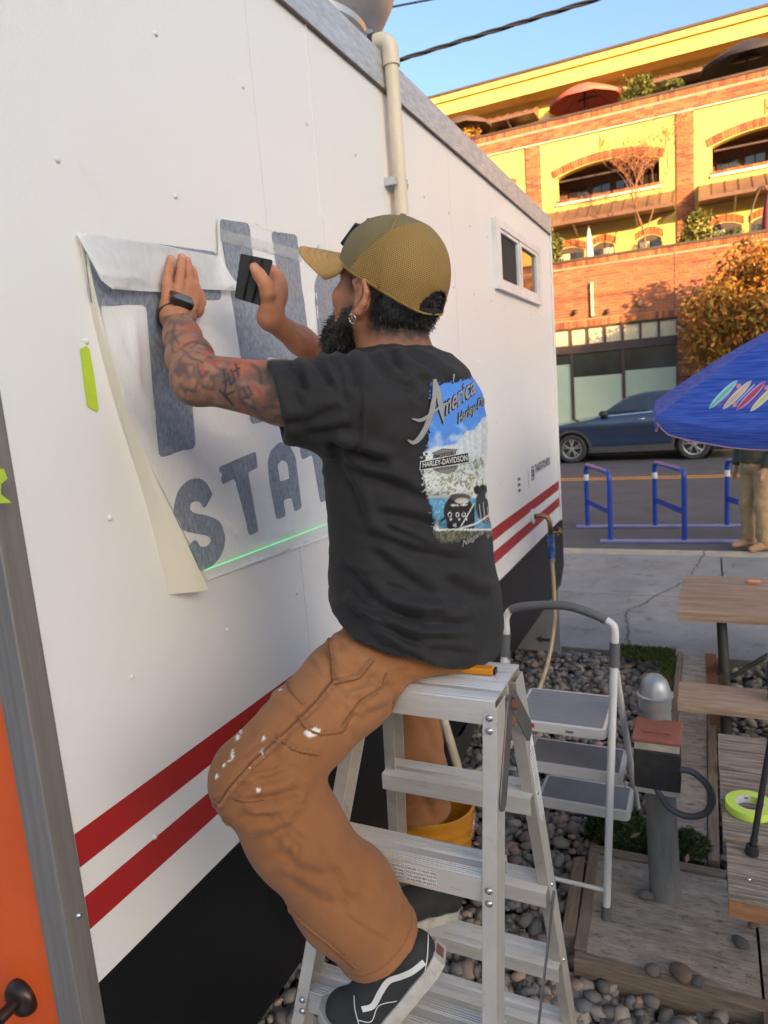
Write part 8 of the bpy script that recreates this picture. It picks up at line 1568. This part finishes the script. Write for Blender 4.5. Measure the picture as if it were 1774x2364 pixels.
for p, w in A_: brush('script_outline', p, w, 'print_dark', .0020, 9)
for p, w in A_: brush('script_letter', p, w, 'print_grey', .0038)
q1 = [(425, 610), (798, 322), (776, 150), (418, 405)]; words('script_outline', 'merica', [(418, 622), (806, 330), (784, 138), (410, 392)], 'print_dark', .0020, .25, .045); words('script_letter', 'merica', q1, 'print_grey', .0038, .25, .015)
brush('script_letter', [(560, 115), (552, 200)], [22, 10], 'print_grey', .0038)
words('script_outline', 'Harley-Da', [(600, 712), (905, 480), (892, 338), (588, 560)], 'print_dark', .0020, .3, .05); words('script_letter', 'Harley-Da', [(606, 700), (900, 474), (886, 350), (594, 574)], 'print_grey', .0038, .3, .01)
def polyd(name, pts, m, off):
    P_ = [Vector(p) for p in pts]; n = len(P_); xs = [p[0] for p in pts]; ys = [p[1] for p in pts]; dn = [Vector(np.array(pts[i])*(1-t)+np.array(pts[(i+1) % n])*t) for i in range(n) for t in np.linspace(0, 1, 9)[:-1]]; n = len(dn)
    rr = delaunay_2d_cdt(dn+[Vector((x, y)) for x in np.arange(min(xs), max(xs), 18) for y in np.arange(min(ys), max(ys), 14)], [(i, (i+1) % n) for i in range(n)], [list(range(n))], 1, 1e-3); decal(name, [tuple(p) for p in rr[0]], [tuple(q_) for q_ in rr[2]], m, off)
shield_top = [(335, 1060), (345, 1000), (325, 990), (440, 942), (590, 950), (575, 985), (578, 1020)]; shield_bot = [(330, 1165), (600, 1125), (590, 1165), (500, 1222), (390, 1195)]
for P_ in (shield_top, shield_bot): polyd('emblem_shield', [tuple(np.array(p)+(np.array(p)-np.mean(P_, 0))*.07) for p in P_], 'print_dark', .0017); polyd('emblem_shield', P_, mat('print_mid', (.20, .19, .18), rough=.8), .0021)
bar = [(190, 1172), (722, 1088), (714, 988), (196, 1090)]; polyd('emblem_bar', [(182, 1180), (730, 1094), (720, 978), (188, 1080)], 'print_white', .0023); polyd('emblem_bar', bar, 'print_dark', .0028)
words('emblem_text', 'HARLEY-DAVIDSON', [(212, 1150), (705, 1074), (700, 1006), (214, 1092)], 'print_white', .0034, 0, .02); words('emblem_text', 'MOTOR', [(352, 1050), (562, 1015), (560, 972), (350, 1006)], 'print_dark', .0027, 0, .02); words('emblem_text', 'CYCLES', [(360, 1185), (580, 1150), (585, 1135), (352, 1168)], 'print_dark', .0027, 0, .01)
words('script_letter', 'Niagara', [(655, 2058), (890, 1905), (884, 1830), (648, 1968)], 'print_grey', .0022, .35, .012); words('script_letter', 'Falls', [(905, 1810), (1010, 1742), (1006, 1672), (900, 1735)], 'print_grey', .0022, .35, .01); words('script_letter', 'New York', [(925, 1950), (1010, 1890), (1006, 1835), (920, 1890)], 'print_grey', .0022, .35, .01)
